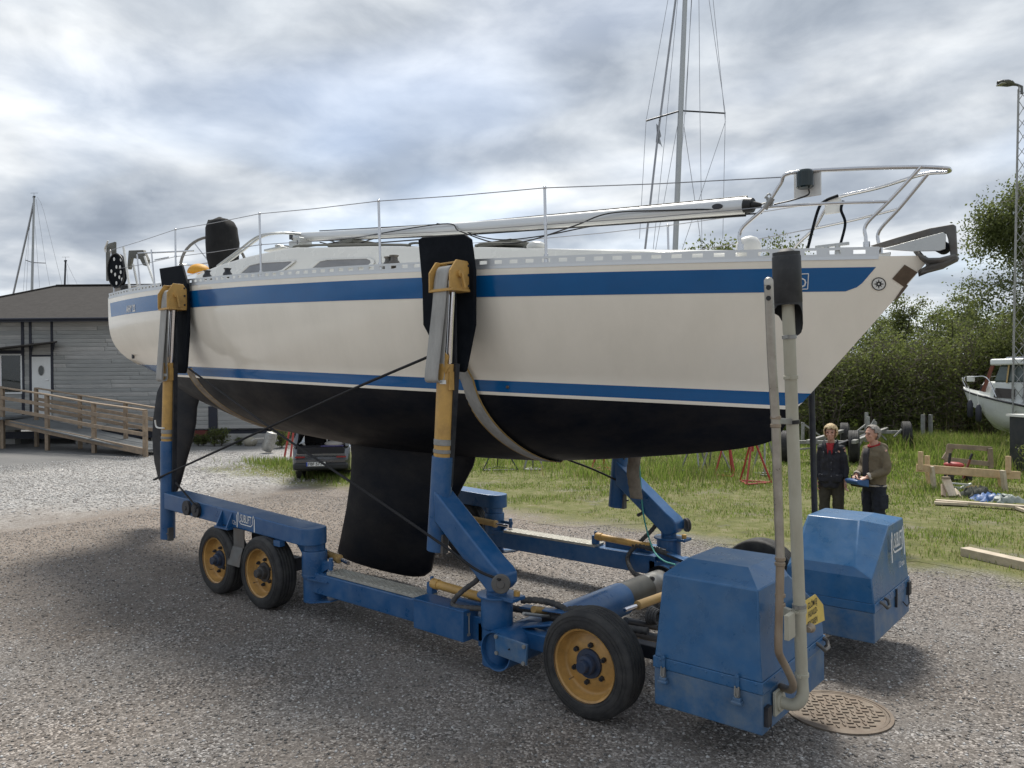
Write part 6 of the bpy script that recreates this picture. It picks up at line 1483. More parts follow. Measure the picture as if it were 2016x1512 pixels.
def cab(name, x0, x1, w0, w1, z0, z1, inset, mat, rk0=0, rk1=0):
    P0 = [V((x0, -w0, z0)), V((x1, -w1, z0)), V((x1, w1, z0)), V((x0, w0, z0))]; P1 = [V((x0 - rk0, -w0 + inset, z1)), V((x1 + rk1, -w1 + inset, z1)), V((x1 + rk1, w1 - inset, z1)), V((x0 - rk0, w0 - inset, z1))]
    mb = MB(); mb.add(P0 + P1, [(0, 1, 5, 4), (1, 2, 6, 5), (2, 3, 7, 6), (3, 0, 4, 7), (4, 5, 6, 7), (3, 2, 1, 0)]); return mb.build(name, mat, mbt, bevel=.05, smooth=30, weld=True)
cab('fore_cabin', -.45, -1.3, .30, .62, zd - .30, zd + .22, .06, m_white_hull, .25, 0)
cab('deck_house', -.95, -5.0, .66, .92, zd - .55, zd + .20, .05, m_white_hull, .12, 0)
cab('wheelhouse_glass', -1.12, -3.6, .62, .84, zd + .20, zd + .72, .06, M('boat_glass', (.10, .125, .12), .08, var=.15), .16, .1)
cab('hard_top', -1.05, -3.9, .72, .92, zd + .72, zd + .92, .03, m_white_hull)
def boat_win(x0, x1, z0, z1, y0, y1, name='side_window'):
    mat = bpy.data.materials.get('tint_glass') or M('tint_glass', (.05, .042, .038), .15)
    mb = MB(); mb.prism([V((x0, y0, z0)), V((x1, y1, z0 - .04)), V((x1 - .02, y1, z1 - .04)), V((x0 - .06, y0, z1))], (0, .014 * (1 if y0 > 0 else -1), 0)); return mb.build(name, mat, mbt, bevel=.01)
for k in (1, -1): boat_win(-1.15, -1.75, zd - .28, zd + .02, .685 * k, .725 * k); boat_win(-1.95, -2.7, zd - .33, zd + .02, .74 * k, .78 * k); boat_win(-.62, -.85, zd - .08, zd + .12, .395 * k, .47 * k)
for y in (.62, -.62):
    mb = MB(); mb.bar((-.82, y * .98, zd - .10), (-1.12, y * .98, zd + .76), .06, .10); mb.build('screen_pillar', m_mahogany, mbt)
mb = MB(); mb.bar((-1.16, .45, zd + .18), (-1.30, .45, zd + .74), .12, .05); mb.build('screen_mullion', m_tan, mbt); mb = MB(); mb.bar((-1.5, .655, zd + .18), (-1.56, .625, zd + .74), .12, .03); mb.build('screen_mullion', m_tan, mbt)
mb = MB(); mb.box((-1.9, .2, zd + .94), (.9, .7, .05)); mb.build('roof_hatch', M('hatch_grey', (.30, .33, .38), .3), mbt, bevel=.01)
for y in (-1, 1):
    mb = MB(); mb.tube(smooth_curve([V((-.12, y * .10, zd + .0)), V((.0, y * .10, zd + .36)), V((-.5, y * .50, zd + .36)), V((-1.0, y * .76, zd + .33)), V((-1.3, y * .88, zd - .25))], 5), .02, 6); mb.build('bow_rail', m_steel, mbt)
mb = MB(); mb.box((-.4, .45, zd + .30), (.22, .05, .17)); mb.build('rail_box', m_whiteplastic, mbt, bevel=.01)
for i, (u, v0, v1) in enumerate(((1910, 787, 823), (1926.5, 796, 831))):
    D = 24.15 - i * .5; a, b_ = PD(u, v0, D), PD(u, v1, D); 
    fo = thing('boat_fender', ('left' if i == 0 else 'right') + ' one of two dark navy fenders hanging on the motor cruiser bow', 'fender', b_, group='fenders on the motor cruiser')
    r_ = .085; d = (a - b_); L3 = d.length
    mb = MB(); mb.lathe([(0, 0), (r_ * .6, .015), (r_, .07), (r_, L3 - .12), (r_ * .6, L3 - .03), (r_ * .3, L3), (0, L3 + .01)], b_, d, 16); mb.build('body', m_fender, fo, smooth=60)
    mb = MB(); mb.tube([a, a + V((0, 0, .32)) + FW * .05], .008, 5); mb.build('cord', m_whiteplastic, fo)
crd = thing('boat_cradle', 'low dark steel cradle below the white motor cruiser', 'cradle', (bowp.x, bowp.y, 0), yaw, world=False)
for x in (-1.8, -4.8):
    mb = MB(); mb.box((x, 0, .72), (.14, 1.9, .12)); mb.box((x, .8, .36), (.1, .1, .72)); mb.box((x, -.8, .36), (.1, .1, .72)); mb.build('cradle_frame', m_zinc_dark, crd)
mb = MB(); mb.box((-3.5, 0, .3), (4.2, .12, .12)); mb.build('cradle_rail', m_zinc_dark, crd)
mb = MB(); c = PD(2032, 818, 19.6); mb.box(c, (.9, .7, .06), RB); mb.build('top', m_whiteplastic, tb_ := thing('work_table', 'small white topped dark table beside the lamp mast', 'table', (c.x, c.y, 0)))
for k in (-1, 1): MB().box(V((c.x, c.y, c.z / 2)) + RT * k * .36, (.05, .6, c.z - .06), RB).build('leg', m_dark, tb_)
# ------------------------------------------------------------------ boat transport trailer behind the people
ct = thing('cradle_trailer', 'galvanised four wheeled boat trailer in the grass behind the two people', 'trailer', PZ(1665, 915))
wl = [(1547, 884, 22.3, .46), (1681, 890, 21.9, .47), (1663, 860, 26.0, .46), (1785, 868, 25.8, .48)]
axd = (RT * .93 - FW * .36).normalized(); wc_ = []
for u, v, D, r_ in wl:
    c = PD(u, v, D); c.z = r_; wc_.append(c)
    mb = MB(); pr = [(.5 * r_, .0), (.58 * r_, .012), (.86 * r_, .01), (.96 * r_, -.02)]
    for k in range(5): h0 = -.035 - k * .045; pr += [(r_, h0), (r_, h0 - .030), (r_ * .975, h0 - .033), (r_ * .975, h0 - .043)]
    pr += [(.96 * r_, -.27), (.6 * r_, -.28)]
    mb.lathe(pr, c + axd * .13, axd, 36); t_ = mb.build('tyre', m_tyre, ct, smooth=40)
    mb = MB(); mb.lathe([(.56 * r_, .0), (.54 * r_, -.04), (.3 * r_, -.03), (.28 * r_, .02), (0, .02)], c + axd * .13, axd, 24); rm = mb.build('rim', m_zinc, t_, smooth=40)
    mb = MB()
    for k in range(6):
        an = k * math.pi / 3; e_ = axd.orthogonal().normalized(); f_ = axd.cross(e_); q = c + axd * .105 + (e_ * math.cos(an) + f_ * math.sin(an)) * r_ * .42; mb.cyl(q, q + axd * .01, .035, n=8)
    mb.build('rim_hole', m_black, rm)
def tb(a, b_, w, h, mat=m_zinc, name='frame_beam'): mb = MB(); mb.bar(a, b_, w, h); return mb.build(name, mat, ct, bevel=.004)
up_ = V((0, 0, .12))
tb(wc_[0] + up_, wc_[1] + up_ - RT * .2, .12, .10); tb(wc_[2] + up_, wc_[3] + up_ - RT * .2, .12, .10)
for k in (.18, .82): tb(wc_[0].lerp(wc_[1], k) + up_ * 1.6 - FW * .8, wc_[2].lerp(wc_[3], k) + up_ * 1.6 + FW * .6, .12, .10)
tb(wc_[0].lerp(wc_[1], .5) + up_ - FW * 1.2, wc_[2].lerp(wc_[3], .5) + up_, .12, .12, m_dark)
for u, v0, v1, D in ((1705, 812, 870, 25), (1722, 830, 868, 25), (1580, 832, 870, 24), (1708, 820, 870, 24.2)):
    tb(PD(u, v1, D), PD(u + 1, v0, D), .12, .06, m_zinc, 'upright')
for (u0, v0, u1, v1, D) in ((1722, 826, 1690, 880, 24.5), (1712, 835, 1745, 866, 25), (1578, 832, 1620, 862, 24), (1760, 860, 1775, 845, 25.5), (1530, 888, 1600, 882, 22), (1680, 855, 1712, 830, 25)):
    tb(PD(u0, v0, D), PD(u1, v1, D), .05, .05, m_zinc, 'strut')
for u, D in ((1817, 27), (1832, 27)):
    a, b_ = PD(u, 870, D), PD(u, 816, D); a.z = 0; po = MB(); po.bar(a, b_, .12, .08); tag(po.build('steel_post', m_zinc, bevel=.005), ('left' if u < 1820 else 'right') + ' of two short galvanised posts standing in the tall grass', 'post', 'posts in the grass')
# ------------------------------------------------------------------ timber: trestle, boards, beam, frame, tarp
def timber(th, name, a, b_, w, h, mat, up=(0, 0, 1)): mb = MB(); mb.bar(a, b_, w, h, up); return mb.build(name, mat, th, bevel=.004)
D = 16.7; tr_ = thing('timber_trestle', 'new pine trestle with uprights on the lawn at right', 'trestle', PZ(1905, 962))
timber(tr_, 'cross_beam', PD(1804, 921, D), PD(2008, 936, D - .4), .06, .16, m_wood_new)
timber(tr_, 'cross_beam', PD(1822, 925, D + .35), PD(1995, 938, D - .0), .05, .13, m_wood_new)
for u, v0, v1, dd in ((1812.5, 889, 925, -.06), (1825.5, 897, 922, .3), (1985, 898, 932, -.4)): timber(tr_, 'upright', PD(u, v1, D + dd), PD(u, v0, D + dd), .09, .07, m_wood_new)
for u, v0, v1, dd, mt in ((1835, 918, 958, -.1, m_wood_white), (1827, 930, 950, .35, m_wood_new), (1975, 926, 970, -.5, m_wood_white), (1969, 938, 960, .0, m_wood_new)):
    a = PD(u + 4, v1, D + dd); a.z = .0; timber(tr_, 'leg', a, PD(u - 1, v0, D + dd), .135, .06, mt)
D = 18.6; gf = thing('wooden_rack', 'weathered grey wooden frame standing behind the pine trestle', 'rack', PZ(1905, 945))
for a, b_ in (((1866, 878), (1952, 884)), ((1860, 904), (1954, 914)), ((1869, 876), (1862, 925)), ((1949, 883), (1951, 922)), ((1858, 905), (1874, 880))): timber(gf, 'frame_board', PD(*a, D), PD(*b_, D + .05), .05, .115, m_wood_grey, up=(0, 0, 1) if abs(a[1] - b_[1]) < 15 else tuple(RT))
hc = thing('hand_cart', 'small cart with black handles behind the pine trestle', 'cart', PZ(1895, 950))
D = 17.6
for u0, v0, u1, v1, mt in ((1871, 892, 1868, 915, m_black), (1914, 893, 1909, 905, m_black), (1868, 915, 1866, 945, m_wood_new), (1909, 905, 1896, 945, m_mahogany), (1860, 945, 1905, 945, m_dark)): timber(hc, 'cart_bar', PD(u0, v0, D), PD(u1, v1, D), .045, .045, mt)
mb = MB(); c = PD(1878, 915, D); mb.ball(c, (.22, .14, .07), 7); mb.build('red_motor', m_red_paint, hc, smooth=60)
for u in (1868, 1904):
    c = PD(u, 940, D); c.z = .14; mb = MB(); mb.lathe([(.05, -.04), (.14, -.04), (.15, 0), (.14, .04), (.05, .04)], c, RT, 18); mb.build('cart_wheel', m_tyre, hc)
D = 15.6; lean = thing('board_stack', 'leaning and lying pale boards in front of the trestle', 'boards', PZ(1875, 995))
for u0, v0, u1, v1, w, mt in ((1862, 942, 1876, 994, .17, m_wood_white), (1883, 965, 1889, 996, .11, m_wood_white), (1857, 955, 1858, 990, .1, m_wood_grey)):
    a = PD(u1, v1, D - .15); a.z = .02; timber(lean, 'board', a, PD(u0, v0, D + .1), w, .04, mt, up=tuple(-FW))
for u0, v0, u1, v1, zz, w in ((1842, 993, 2040, 1007, .07, .13), (1995, 1003, 2060, 1025, .05, .06), (1840, 995, 1905, 998, .05, .10)):
    a, b_ = PZ(u0, v0), PZ(u1, v1); a.z = b_.z = zz; timber(lean, 'board', a, b_, w, .05, m_wood_white)
a = PD(1862, 941, D); timber(lean, 'board_block', a - RT * .06, a + RT * .07, .1, .05, m_wood_grey)
for k, (u0, v0, u1, v1) in enumerate(((1870, 951, 1908, 954), (1880, 965, 1912, 952), (1872, 958, 1905, 962))):
    timber(lean, 'metal_profile', PD(u0, v0, 16.2), PD(u1, v1, 16.2), .05, .03, m_alu_dull)
mb = MB(); mb.prism([PD(u, v, 16.3) for u, v in ((1890, 972), (1905, 955), (1926, 957), (1912, 975), (1905, 980))], FW * .05); mb.build('plywood_piece', m_wood_new, lean, smooth=0)
tc_ = PZ(1952, 985); tp_ = thing('crumpled_tarp', 'crumpled blue and grey tarpaulin lying on the lawn', 'tarp', tc_)
rt_ = np.random.default_rng(9)
def crumple(c, lx, ly, h, seed, mat, name):
    r = np.random.default_rng(seed); rows = []
    for i in range(15):
        row = []
        for j in range(11):
            x, y = (i / 14 - .5), (j / 10 - .5); e = max(0, 1 - (2 * x) ** 4) * max(0, 1 - (2 * y) ** 4)
            row.append(c + RT * x * lx * (1 + .15 * math.sin(j * 1.7)) + FW * y * ly * (1 + .2 * math.sin(i * 1.3)) + V((0, 0, h * e * (.5 + .5 * abs(math.sin(i * 1.9 + j * .8 + seed)) + r.uniform(-.2, .2)) + .005)))
        rows.append(row)
    mb = MB(); mb.grid(rows); return mb.build(name, mat, tp_, smooth=50)
crumple(tc_ + RT * .0, .62, .45, .14, 1, m_tarp_blue, 'blue_sheet'); crumple(PZ(1925, 978), .55, .45, .2, 2, M('net_dark', (.035, .04, .03), .8, var=.3), 'dark_net'); crumple(PZ(1983, 988), .6, .4, .14, 3, m_tarp_grey, 'grey_sheet')
a, b_ = PZ(1899, 1094), PZ(2060, 1131); a.z = b_.z = .06; fbm = MB(); fbm.bar(a, b_, .17, .115); tag(fbm.build('timber_beam', m_wood_white, bevel=.006), 'thick sawn timber beam lying at the edge of the lawn', 'beam')
# ------------------------------------------------------------------ boat stands under and behind the hull
def stand(u, v, h, mat, label, spread=.45, D=None, rot=0.0, legs=3, r_=.024, tilt=0):
    b_ = PZ(u, v); th = thing('boat_stand', label, 'boat stand', b_, group='boat stands in the grass')
    top = b_ + V((0, 0, h)); feet = []
    for k in range(legs):
        an = rot + k * 2 * math.pi / legs; f = b_ + V((math.cos(an), math.sin(an), 0)) * spread; f.z = .03; feet.append(f)
        mb = MB(); mb.tube([f, top - V((0, 0, .12))], r_, 6); mb.build('leg', mat, th)
    for k in range(legs):
        mb = MB(); mb.tube([feet[k], feet[(k + 1) % legs]], r_ * .85, 6); mb.build('foot_bar', mat, th)
    mb = MB(); mb.cyl(top - V((0, 0, .5)), top, r_ * 1.3, n=10); mb.build('tube', mat, th); mb = MB(); mb.cyl(top, top + V((0, 0, .25)), r_ * .8, n=8); mb.box(top + V((0, 0, .27)), (.22, .22, .03), Matrix.Rotation(.4, 3, 'X')); mb.build('head', mat, th)
    return th
stand(1482, 952, 1.25, m_red_paint, 'red tripod boat stand beyond the forefoot of the yacht', .42, rot=.6)
stand(1432, 938, 1.3, m_red_paint, 'red boat stand half hidden beside a galvanised one', .30, rot=1.6)
stand(1405, 930, 1.2, m_zinc, 'galvanised boat stand right of the tall grass', .45, rot=.2)
stand(1370, 930, 1.2, m_zinc, 'galvanised boat stand in the tall grass', .4, rot=1.2)
stand(1506, 935, 1.4, m_zinc, 'slim galvanised boat stand next to the bow', .35, rot=.9)
stand(983, 925, 1.0, m_dark, 'black tripod boat stand seen just forward of the keel', .55, rot=.3, r_=.016)
stand(1190, 925, 1.15, m_red_paint, 'rusty red boat stand under the forward hull', .42, rot=2.2)
stand(1050, 925, 1.0, m_zinc, 'pale boat stand with blue rag amid the grass', .3, rot=.2)
# ------------------------------------------------------------------ people
def remeshed(mb, name, mat, parent, vox, smooth_it=4, fold=0.0, fscale=.12):
    me = bpy.data.meshes.new(name); me.from_pydata(mb.v, [], mb.f); me.materials.append(mat)
    o = link(name, me, parent)
    rm = o.modifiers.new('fuse', 'REMESH'); rm.mode = 'VOXEL'; rm.voxel_size = vox; rm.use_smooth_shade = True
    sm = o.modifiers.new('smooth', 'SMOOTH'); sm.factor = .5; sm.iterations = smooth_it
    if fold:
        tx = bpy.data.textures.new(name + '_folds', 'CLOUDS'); tx.noise_scale = fscale; tx.noise_depth = 2
        dp = o.modifiers.new('folds', 'DISPLACE'); dp.texture = tx; dp.strength = fold; dp.mid_level = .5; dp.texture_coords = 'LOCAL'
    return o
def hand(mb, w, d, sd, curl=.5):
    """palm and five fingers; w wrist, d pointing to the finger tips, sd towards the thumb"""
    w, d, sd = V(w), V(d).normalized(), V(sd); sd = (sd - d * sd.dot(d)).normalized(); n_ = d.cross(sd)      # back of the hand = n_
    rot = Matrix((d, sd, n_)).transposed()
    mb.ball(w + d * .048, (.056, .042, .017), 8, rot); mb.ball(w + d * .078, (.022, .042, .015), 8, rot)
    for k, L in enumerate((.074, .083, .077, .060)):
        p = w + d * .090 + sd * (.030 - .0205 * k); a = .15; pts = [p - d * .02]
        rs = [.0098, .0096, .009, .008, .0068]
        for j, f in enumerate((.42, .32, .26)):
            pts.append(p); a += curl * (.55 if j == 0 else .75); p = p + (d * math.cos(a) - n_ * math.sin(a)) * L * f
        pts.append(p); mb.tube(pts, rs, 7)
    p0 = w + d * .025 + sd * .030; td = (d * .72 + sd * .62 - n_ * .25).normalized(); p1 = p0 + td * .040; p2 = p1 + (td + d * .35 - n_ * .15).normalized() * .030
    mb.tube([p0 - td * .01, p0, p1, p2], [.013, .0125, .0105, .008], 7)
def head(mb, c, s=1.0):
    """c: centre of the skull; face looks along +x"""
    c = V(c)
    mb.ball(c + V((-.005, 0, .018)), (.098 * s, .076 * s, .098 * s), 12); mb.ball(c + V((.024, 0, -.045)), (.066 * s, .058 * s, .072 * s), 10)
    mb.ball(c + V((.058, 0, -.088)), (.028, .030, .024), 8)                                   # chin
    mb.tube([c + V((.086, 0, .014)), c + V((.100, 0, -.012)), c + V((.112, 0, -.032)), c + V((.092, 0, -.042))], [.010, .012, .015, .012], 8)   # nose
    mb.ball(c + V((.082, 0, .026)), (.018, .052, .012), 8)                                     # brow
    for k in (-1, 1): mb.ball(c + V((.064, k * .040, -.028)), (.024, .020, .020), 7); mb.ball(c + V((-.006, k * .080, -.006)), (.018, .008, .030), 7)
    mb.ball(c + V((.084, 0, -.066)), (.014, .026, .010), 7)                                    # lips
def face_parts(root, c):
    c = V(c)
    for k in (-1, 1):
        mb = MB(); mb.ball(c + V((.0835, k * .033, .004)), (.010, .013, .008), 8); mb.build('eye', M('eye_dark', (.03, .022, .018), .25) if 'eye_dark' not in bpy.data.materials else bpy.data.materials['eye_dark'], root, smooth=60)
        mb = MB(); mb.tube([c + V((.090, k * .014, .026)), c + V((.092, k * .034, .031)), c + V((.080, k * .052, .024))], .0045, 5); mb.build('eyebrow', m_hair_grey, root)
    mb = MB(); mb.tube([c + V((.083, -.024, -.067)), c + V((.0975, 0, -.064)), c + V((.083, .024, -.067))], .0038, 5); mb.build('mouth', M('lips', (.30, .10, .08), .5) if 'lips' not in bpy.data.materials else bpy.data.materials['lips'], root)
def torso(mb, secs):
    rows = [[V((cx + rx * math.cos(a), ry * math.sin(a), z)) for a in np.linspace(0, 2 * math.pi, 24, endpoint=False)] for z, cx, rx, ry in secs]
    mb.grid(rows, True); mb.add(rows[0], [tuple(reversed(range(24)))]); mb.add(rows[-1], [tuple(range(24))])
def limb(mb, pts, rs):
    c = smooth_curve(pts, 5); n_ = len(c); k = len(pts) - 1
    rr = [float(np.interp(i / (n_ - 1) * k, range(k + 1), rs)) for i in range(n_)]
    mb.tube(c, rr, 12)
def person(label, D, u, fwd, H, arms, look):
    g_ = PD(u, 1000, D); rz = math.atan2(fwd.y, fwd.x)
    th = thing('person', label, 'person', (g_.x, g_.y, 0), rz, world=False)
    return th
k_ = 1.0
# --- man with a remote control box
fm = (-RT * .965 - FW * .26).normalized()
man = person('man in olive hooded fleece and dark work trousers holding a blue remote control', 11.1, 1722, fm, 1.75, None, None)
mb = MB(); hcz = 1.625; hcx = .035
head(mb, (hcx, 0, hcz))
limb(mb, [(-.02, 0, 1.38), (.0, 0, 1.47), (.015, 0, 1.54)], [.085, .060, .056])
torso(mb, [(.84, 0, .10, .14), (1.0, 0, .115, .155), (1.2, .01, .115, .15), (1.35, .0, .115, .165), (1.42, -.01, .09, .15)])
arm_m = {}
for s in (-1, 1):
    limb(mb, [(0, s * .085, .90), (.015, s * .10, .5), (0, s * .105, .09)], [.085, .055, .042]); mb.ball((.06, s * .105, .04), (.12, .045, .04), 8)
    sh, el, wr = V((-.01, s * .170, 1.40)), V((.0, s * .235, 1.13)), V((.235, s * (.115 if s > 0 else .10), 1.015))
    limb(mb, [sh, el, wr], [.052, .042, .029]); arm_m[s] = (sh, el, wr)
    hand(mb, wr, V((.9, -s * .30, -.35)), V((-.1, -s * 1.0, .1)), .55)
remeshed(mb, 'body', m_skin, man, .0065, 2); face_parts(man, (hcx, 0, hcz))
mb = MB()          # fleece jacket with hood behind the neck
torso(mb, [(.885, .0, .128, .175), (.93, 0, .140, .185), (1.05, .01, .142, .185), (1.2, .012, .145, .185), (1.32, .005, .142, .195), (1.41, -.01, .115, .185), (1.455, -.02, .085, .12)])
for s in (-1, 1):
    sh, el, wr = arm_m[s]; limb(mb, [sh + V((0, -s * .03, -.0)), el, wr - (wr - el).normalized() * .045], [.076, .062, .048])
    mb.ball(sh + V((0, -s * .015, -.015)), (.078, .066, .064), 8)
mb.ball((-.115, 0, 1.42), (.065, .125, .085), 9); mb.ball((-.07, 0, 1.46), (.075, .11, .05), 9)
remeshed(mb, 'fleece_jacket', m_fleece, man, .011, 5, .035, .10)
mb = MB(); mb.grid([[V((.150 + .004 * math.sin(k), y, z)) for k, y in enumerate((-.055, -.03, 0, .03, .055))] for z in (.93, 1.05, 1.15, 1.25, 1.33)] + [[V((.125, y, 1.42)) for y in (-.05, -.025, 0, .025, .05)]]); mb.build('shirt_front', m_fleece_dark, man, solid=.02, smooth=60)
mb = MB(); mb.tube([V((.085 * math.cos(a) - .0, .075 * math.sin(a), 1.47 + .028 * -math.cos(a))) for a in np.linspace(0, 6.283, 20, endpoint=False)], .013, 6, closed=True); mb.build('red_collar', m_red_shirt, man, smooth=60)
mb = MB(); mb.tube([V((.133 * math.cos(a), .178 * math.sin(a), .884)) for a in np.linspace(0, 6.283, 24, endpoint=False)], .016, 6, closed=True)
remeshed(mb, 'jacket_hem', m_fleece_in, man, .009, 1)
for s in (-1, 1):
    sh, el, wr = arm_m[s]; d = (wr - el).normalized(); mb = MB(); mb.lathe([(.044, -.02), (.052, -.015), (.052, .018), (.042, .022)], wr - d * .045, d, 16); mb.build('cuff', m_fleece_in, man, smooth=60)
mb = MB(); torso(mb, [(.80, 0, .115, .165), (.90, 0, .125, .168), (.99, .0, .125, .165)])
for s in (-1, 1): limb(mb, [(0, s * .085, .90), (.015, s * .102, .5), (-.005, s * .107, .06)], [.108, .088, .080]); mb.box((.0, s * .185, .66), (.14, .04, .20))
remeshed(mb, 'work_trousers', m_trousers_navy, man, .012, 4, .03, .09)
for s in (-1, 1): mb = MB(); mb.ball((.055, s * .105, .035), (.145, .052, .045), 8); mb.build('boot', m_black, man, smooth=60)
def hair(root, c, mat, cond, grow, name='hair', seed=1):
    c = V(c); mb = MB(); rows = []; r = random.Random(seed); keepf = []
    nt_, np_ = 26, 40; vs = []; ids = {}
    for i in range(nt_ + 1):
        th = math.pi * .80 * i / nt_
        for j in range(np_):
            ph = 2 * math.pi * j / np_; d = V((math.sin(th) * math.cos(ph), math.sin(th) * math.sin(ph), math.cos(th)))
            g2 = grow + r.uniform(0, .012); ids[(i, j)] = len(vs); vs.append(c + V((-.005, 0, .018)) + V((d.x * (.098 + g2), d.y * (.076 + g2), d.z * (.098 + g2 * .8))))
    fs = []
    for i in range(nt_):
        for j in range(np_):
            q = [ids[(i, j)], ids[(i + 1, j)], ids[(i + 1, (j + 1) % np_)], ids[(i, (j + 1) % np_)]]
            m_ = sum((V(vs[a]) for a in q), V()) / 4 - c
            if cond(m_): fs.append(tuple(q))
    mb.add(vs, fs); return mb.build(name, mat, root, solid=.014, smooth=80)
hair(man, (hcx, 0, hcz), m_hair_grey, lambda p: (p.z > .075 and p.x < .055) or (p.x < .028 and p.z > .0 and abs(p.y) > .0 and not (p.x > -.02 and p.z < .02)) or (p.x < -.03 and p.z > -.07), .012)
rc = thing('remote_control', 'blue radio remote control box held by the man', 'remote control', man.matrix_basis @ V((.33, 0, .96)), math.atan2(fm.y, fm.x), world=False)
mb = MB(); mb.prism([V((-.13, -.13, .03)), V((-.13, -.13, -.09)), V((.05, -.13, -.05)), V((.09, -.13, -.0)), V((.07, -.13, .02))], (0, .26, 0)); mb.build('case', m_remote, rc, bevel=.012)
mb = MB(); mb.prism([V((-.15, -.10, -.02)), V((-.15, -.10, -.10)), V((.0, -.10, -.09)), V((.02, -.10, -.05))], (0, .20, 0)); mb.build('base', m_black, rc, bevel=.01)
for y in (-.08, 0, .08): mb = MB(); mb.cyl((.0, y, .02), (.0, y, .06), .007, n=8); mb.ball((.0, y, .062), .012, 6); mb.build('joystick', m_black, rc)
# --- woman in dark jacket
fwv = (-RT * .50 - FW * .86).normalized()
wom = person('woman with blond hair in black jacket over red shirt and olive trousers', 11.5, 1637, fwv, 1.73, None, None)
hz = 1.625
mb = MB(); head(mb, (.03, 0, hz), .95)
limb(mb, [(-.015, 0, 1.40), (.0, 0, 1.47), (.012, 0, 1.545)], [.075, .052, .048])
torso(mb, [(.84, 0, .10, .15), (1.0, 0, .10, .145), (1.2, .01, .10, .135), (1.35, .0, .10, .15), (1.42, -.01, .08, .13)])
arm_w = {}
for s in (-1, 1):
    limb(mb, [(0, s * .085, .90), (.012, s * .095, .5), (0, s * .10, .09)], [.085, .052, .04]); mb.ball((.055, s * .10, .04), (.11, .042, .038), 8)
    sh, el, wr = V((-.01, s * .150, 1.40)), V((-.015, s * .190, 1.13)), V((.05, s * .205, .90))
    limb(mb, [sh, el, wr], [.048, .038, .027]); arm_w[s] = (sh, el, wr); hand(mb, wr, V((.22, s * .02, -1)), V((1, -s * .3, .2)), .5)
remeshed(mb, 'body', m_skin, wom, .0065, 2); face_parts(wom, (.03, 0, hz))
mb = MB(); torso(mb, [(.80, .0, .145, .175), (.90, 0, .145, .175), (1.05, .005, .135, .155), (1.2, .01, .135, .15), (1.33, .0, .125, .150), (1.41, -.01, .10, .125), (1.465, -.02, .075, .075)])
for s in (-1, 1):
    sh, el, wr = arm_w[s]; limb(mb, [sh + V((0, -s * .03, 0)), el, wr + V((0, 0, .035))], [.070, .058, .048]); mb.ball(sh + V((0, -s * .01, -.015)), (.07, .062, .06), 8)
    mb.box((.14, s * .11, .95), (.04, .12, .12))
mb.box((.15, 0, 1.1), (.02, .05, .55))
remeshed(mb, 'jacket', m_jacket, wom, .011, 5, .035, .11)
for s in (-1, 1):          # open collar
    mb = MB(); mb.grid([[V((.145, s * .02, 1.30)), V((.142, s * .075, 1.33)), V((.10, s * .12, 1.42))], [V((.13, s * .03, 1.36)), V((.11, s * .085, 1.42)), V((.04, s * .10, 1.50))], [V((.105, s * .055, 1.45)), V((.06, s * .09, 1.50)), V((-.05, s * .075, 1.52))]]); mb.build('collar', m_jacket, wom, solid=.018, smooth=70)
mb = MB(); mb.grid([[V((.152, -.012, 1.24)), V((.154, 0, 1.24)), V((.152, .012, 1.24))], [V((.142, -.035, 1.33)), V((.146, 0, 1.33)), V((.142, .035, 1.33))], [V((.112, -.05, 1.42)), V((.122, 0, 1.42)), V((.112, .05, 1.42))], [V((.075, -.055, 1.47)), V((.092, 0, 1.465)), V((.075, .055, 1.47))]]); mb.build('red_shirt', m_red_shirt, wom, solid=.012, smooth=70)
for y, z in ((.02, 1.18), (.02, 1.08), (.02, .98), (.10, 1.00), (-.11, 1.0), (.085, 1.34), (-.085, 1.34)): mb = MB(); mb.ball((.160, y, z), (.005, .006, .006), 5); mb.build('snap_button', m_steel, wom)
mb = MB(); torso(mb, [(.78, 0, .11, .16), (.90, 0, .12, .165), (.98, 0, .115, .155)])
for s in (-1, 1): limb(mb, [(0, s * .09, .88), (.015, s * .098, .5), (-.005, s * .10, .06)], [.100, .078, .068])
remeshed(mb, 'trousers', m_trousers_olive, wom, .012, 4, .028, .09)
for s in (-1, 1): mb = MB(); mb.ball((.05, s * .10, .033), (.13, .048, .042), 8); mb.build('shoe', m_black, wom, smooth=60)
hair(wom, (.03, 0, hz), m_hair_blond, lambda p: (p.z > .060 + .012 * math.sin(p.y * 90)) or (p.x < .040 and p.z > -.035 + .01 * math.sin(p.x * 160)) or (p.x < .005 and p.z > -.085), .014, seed=2)
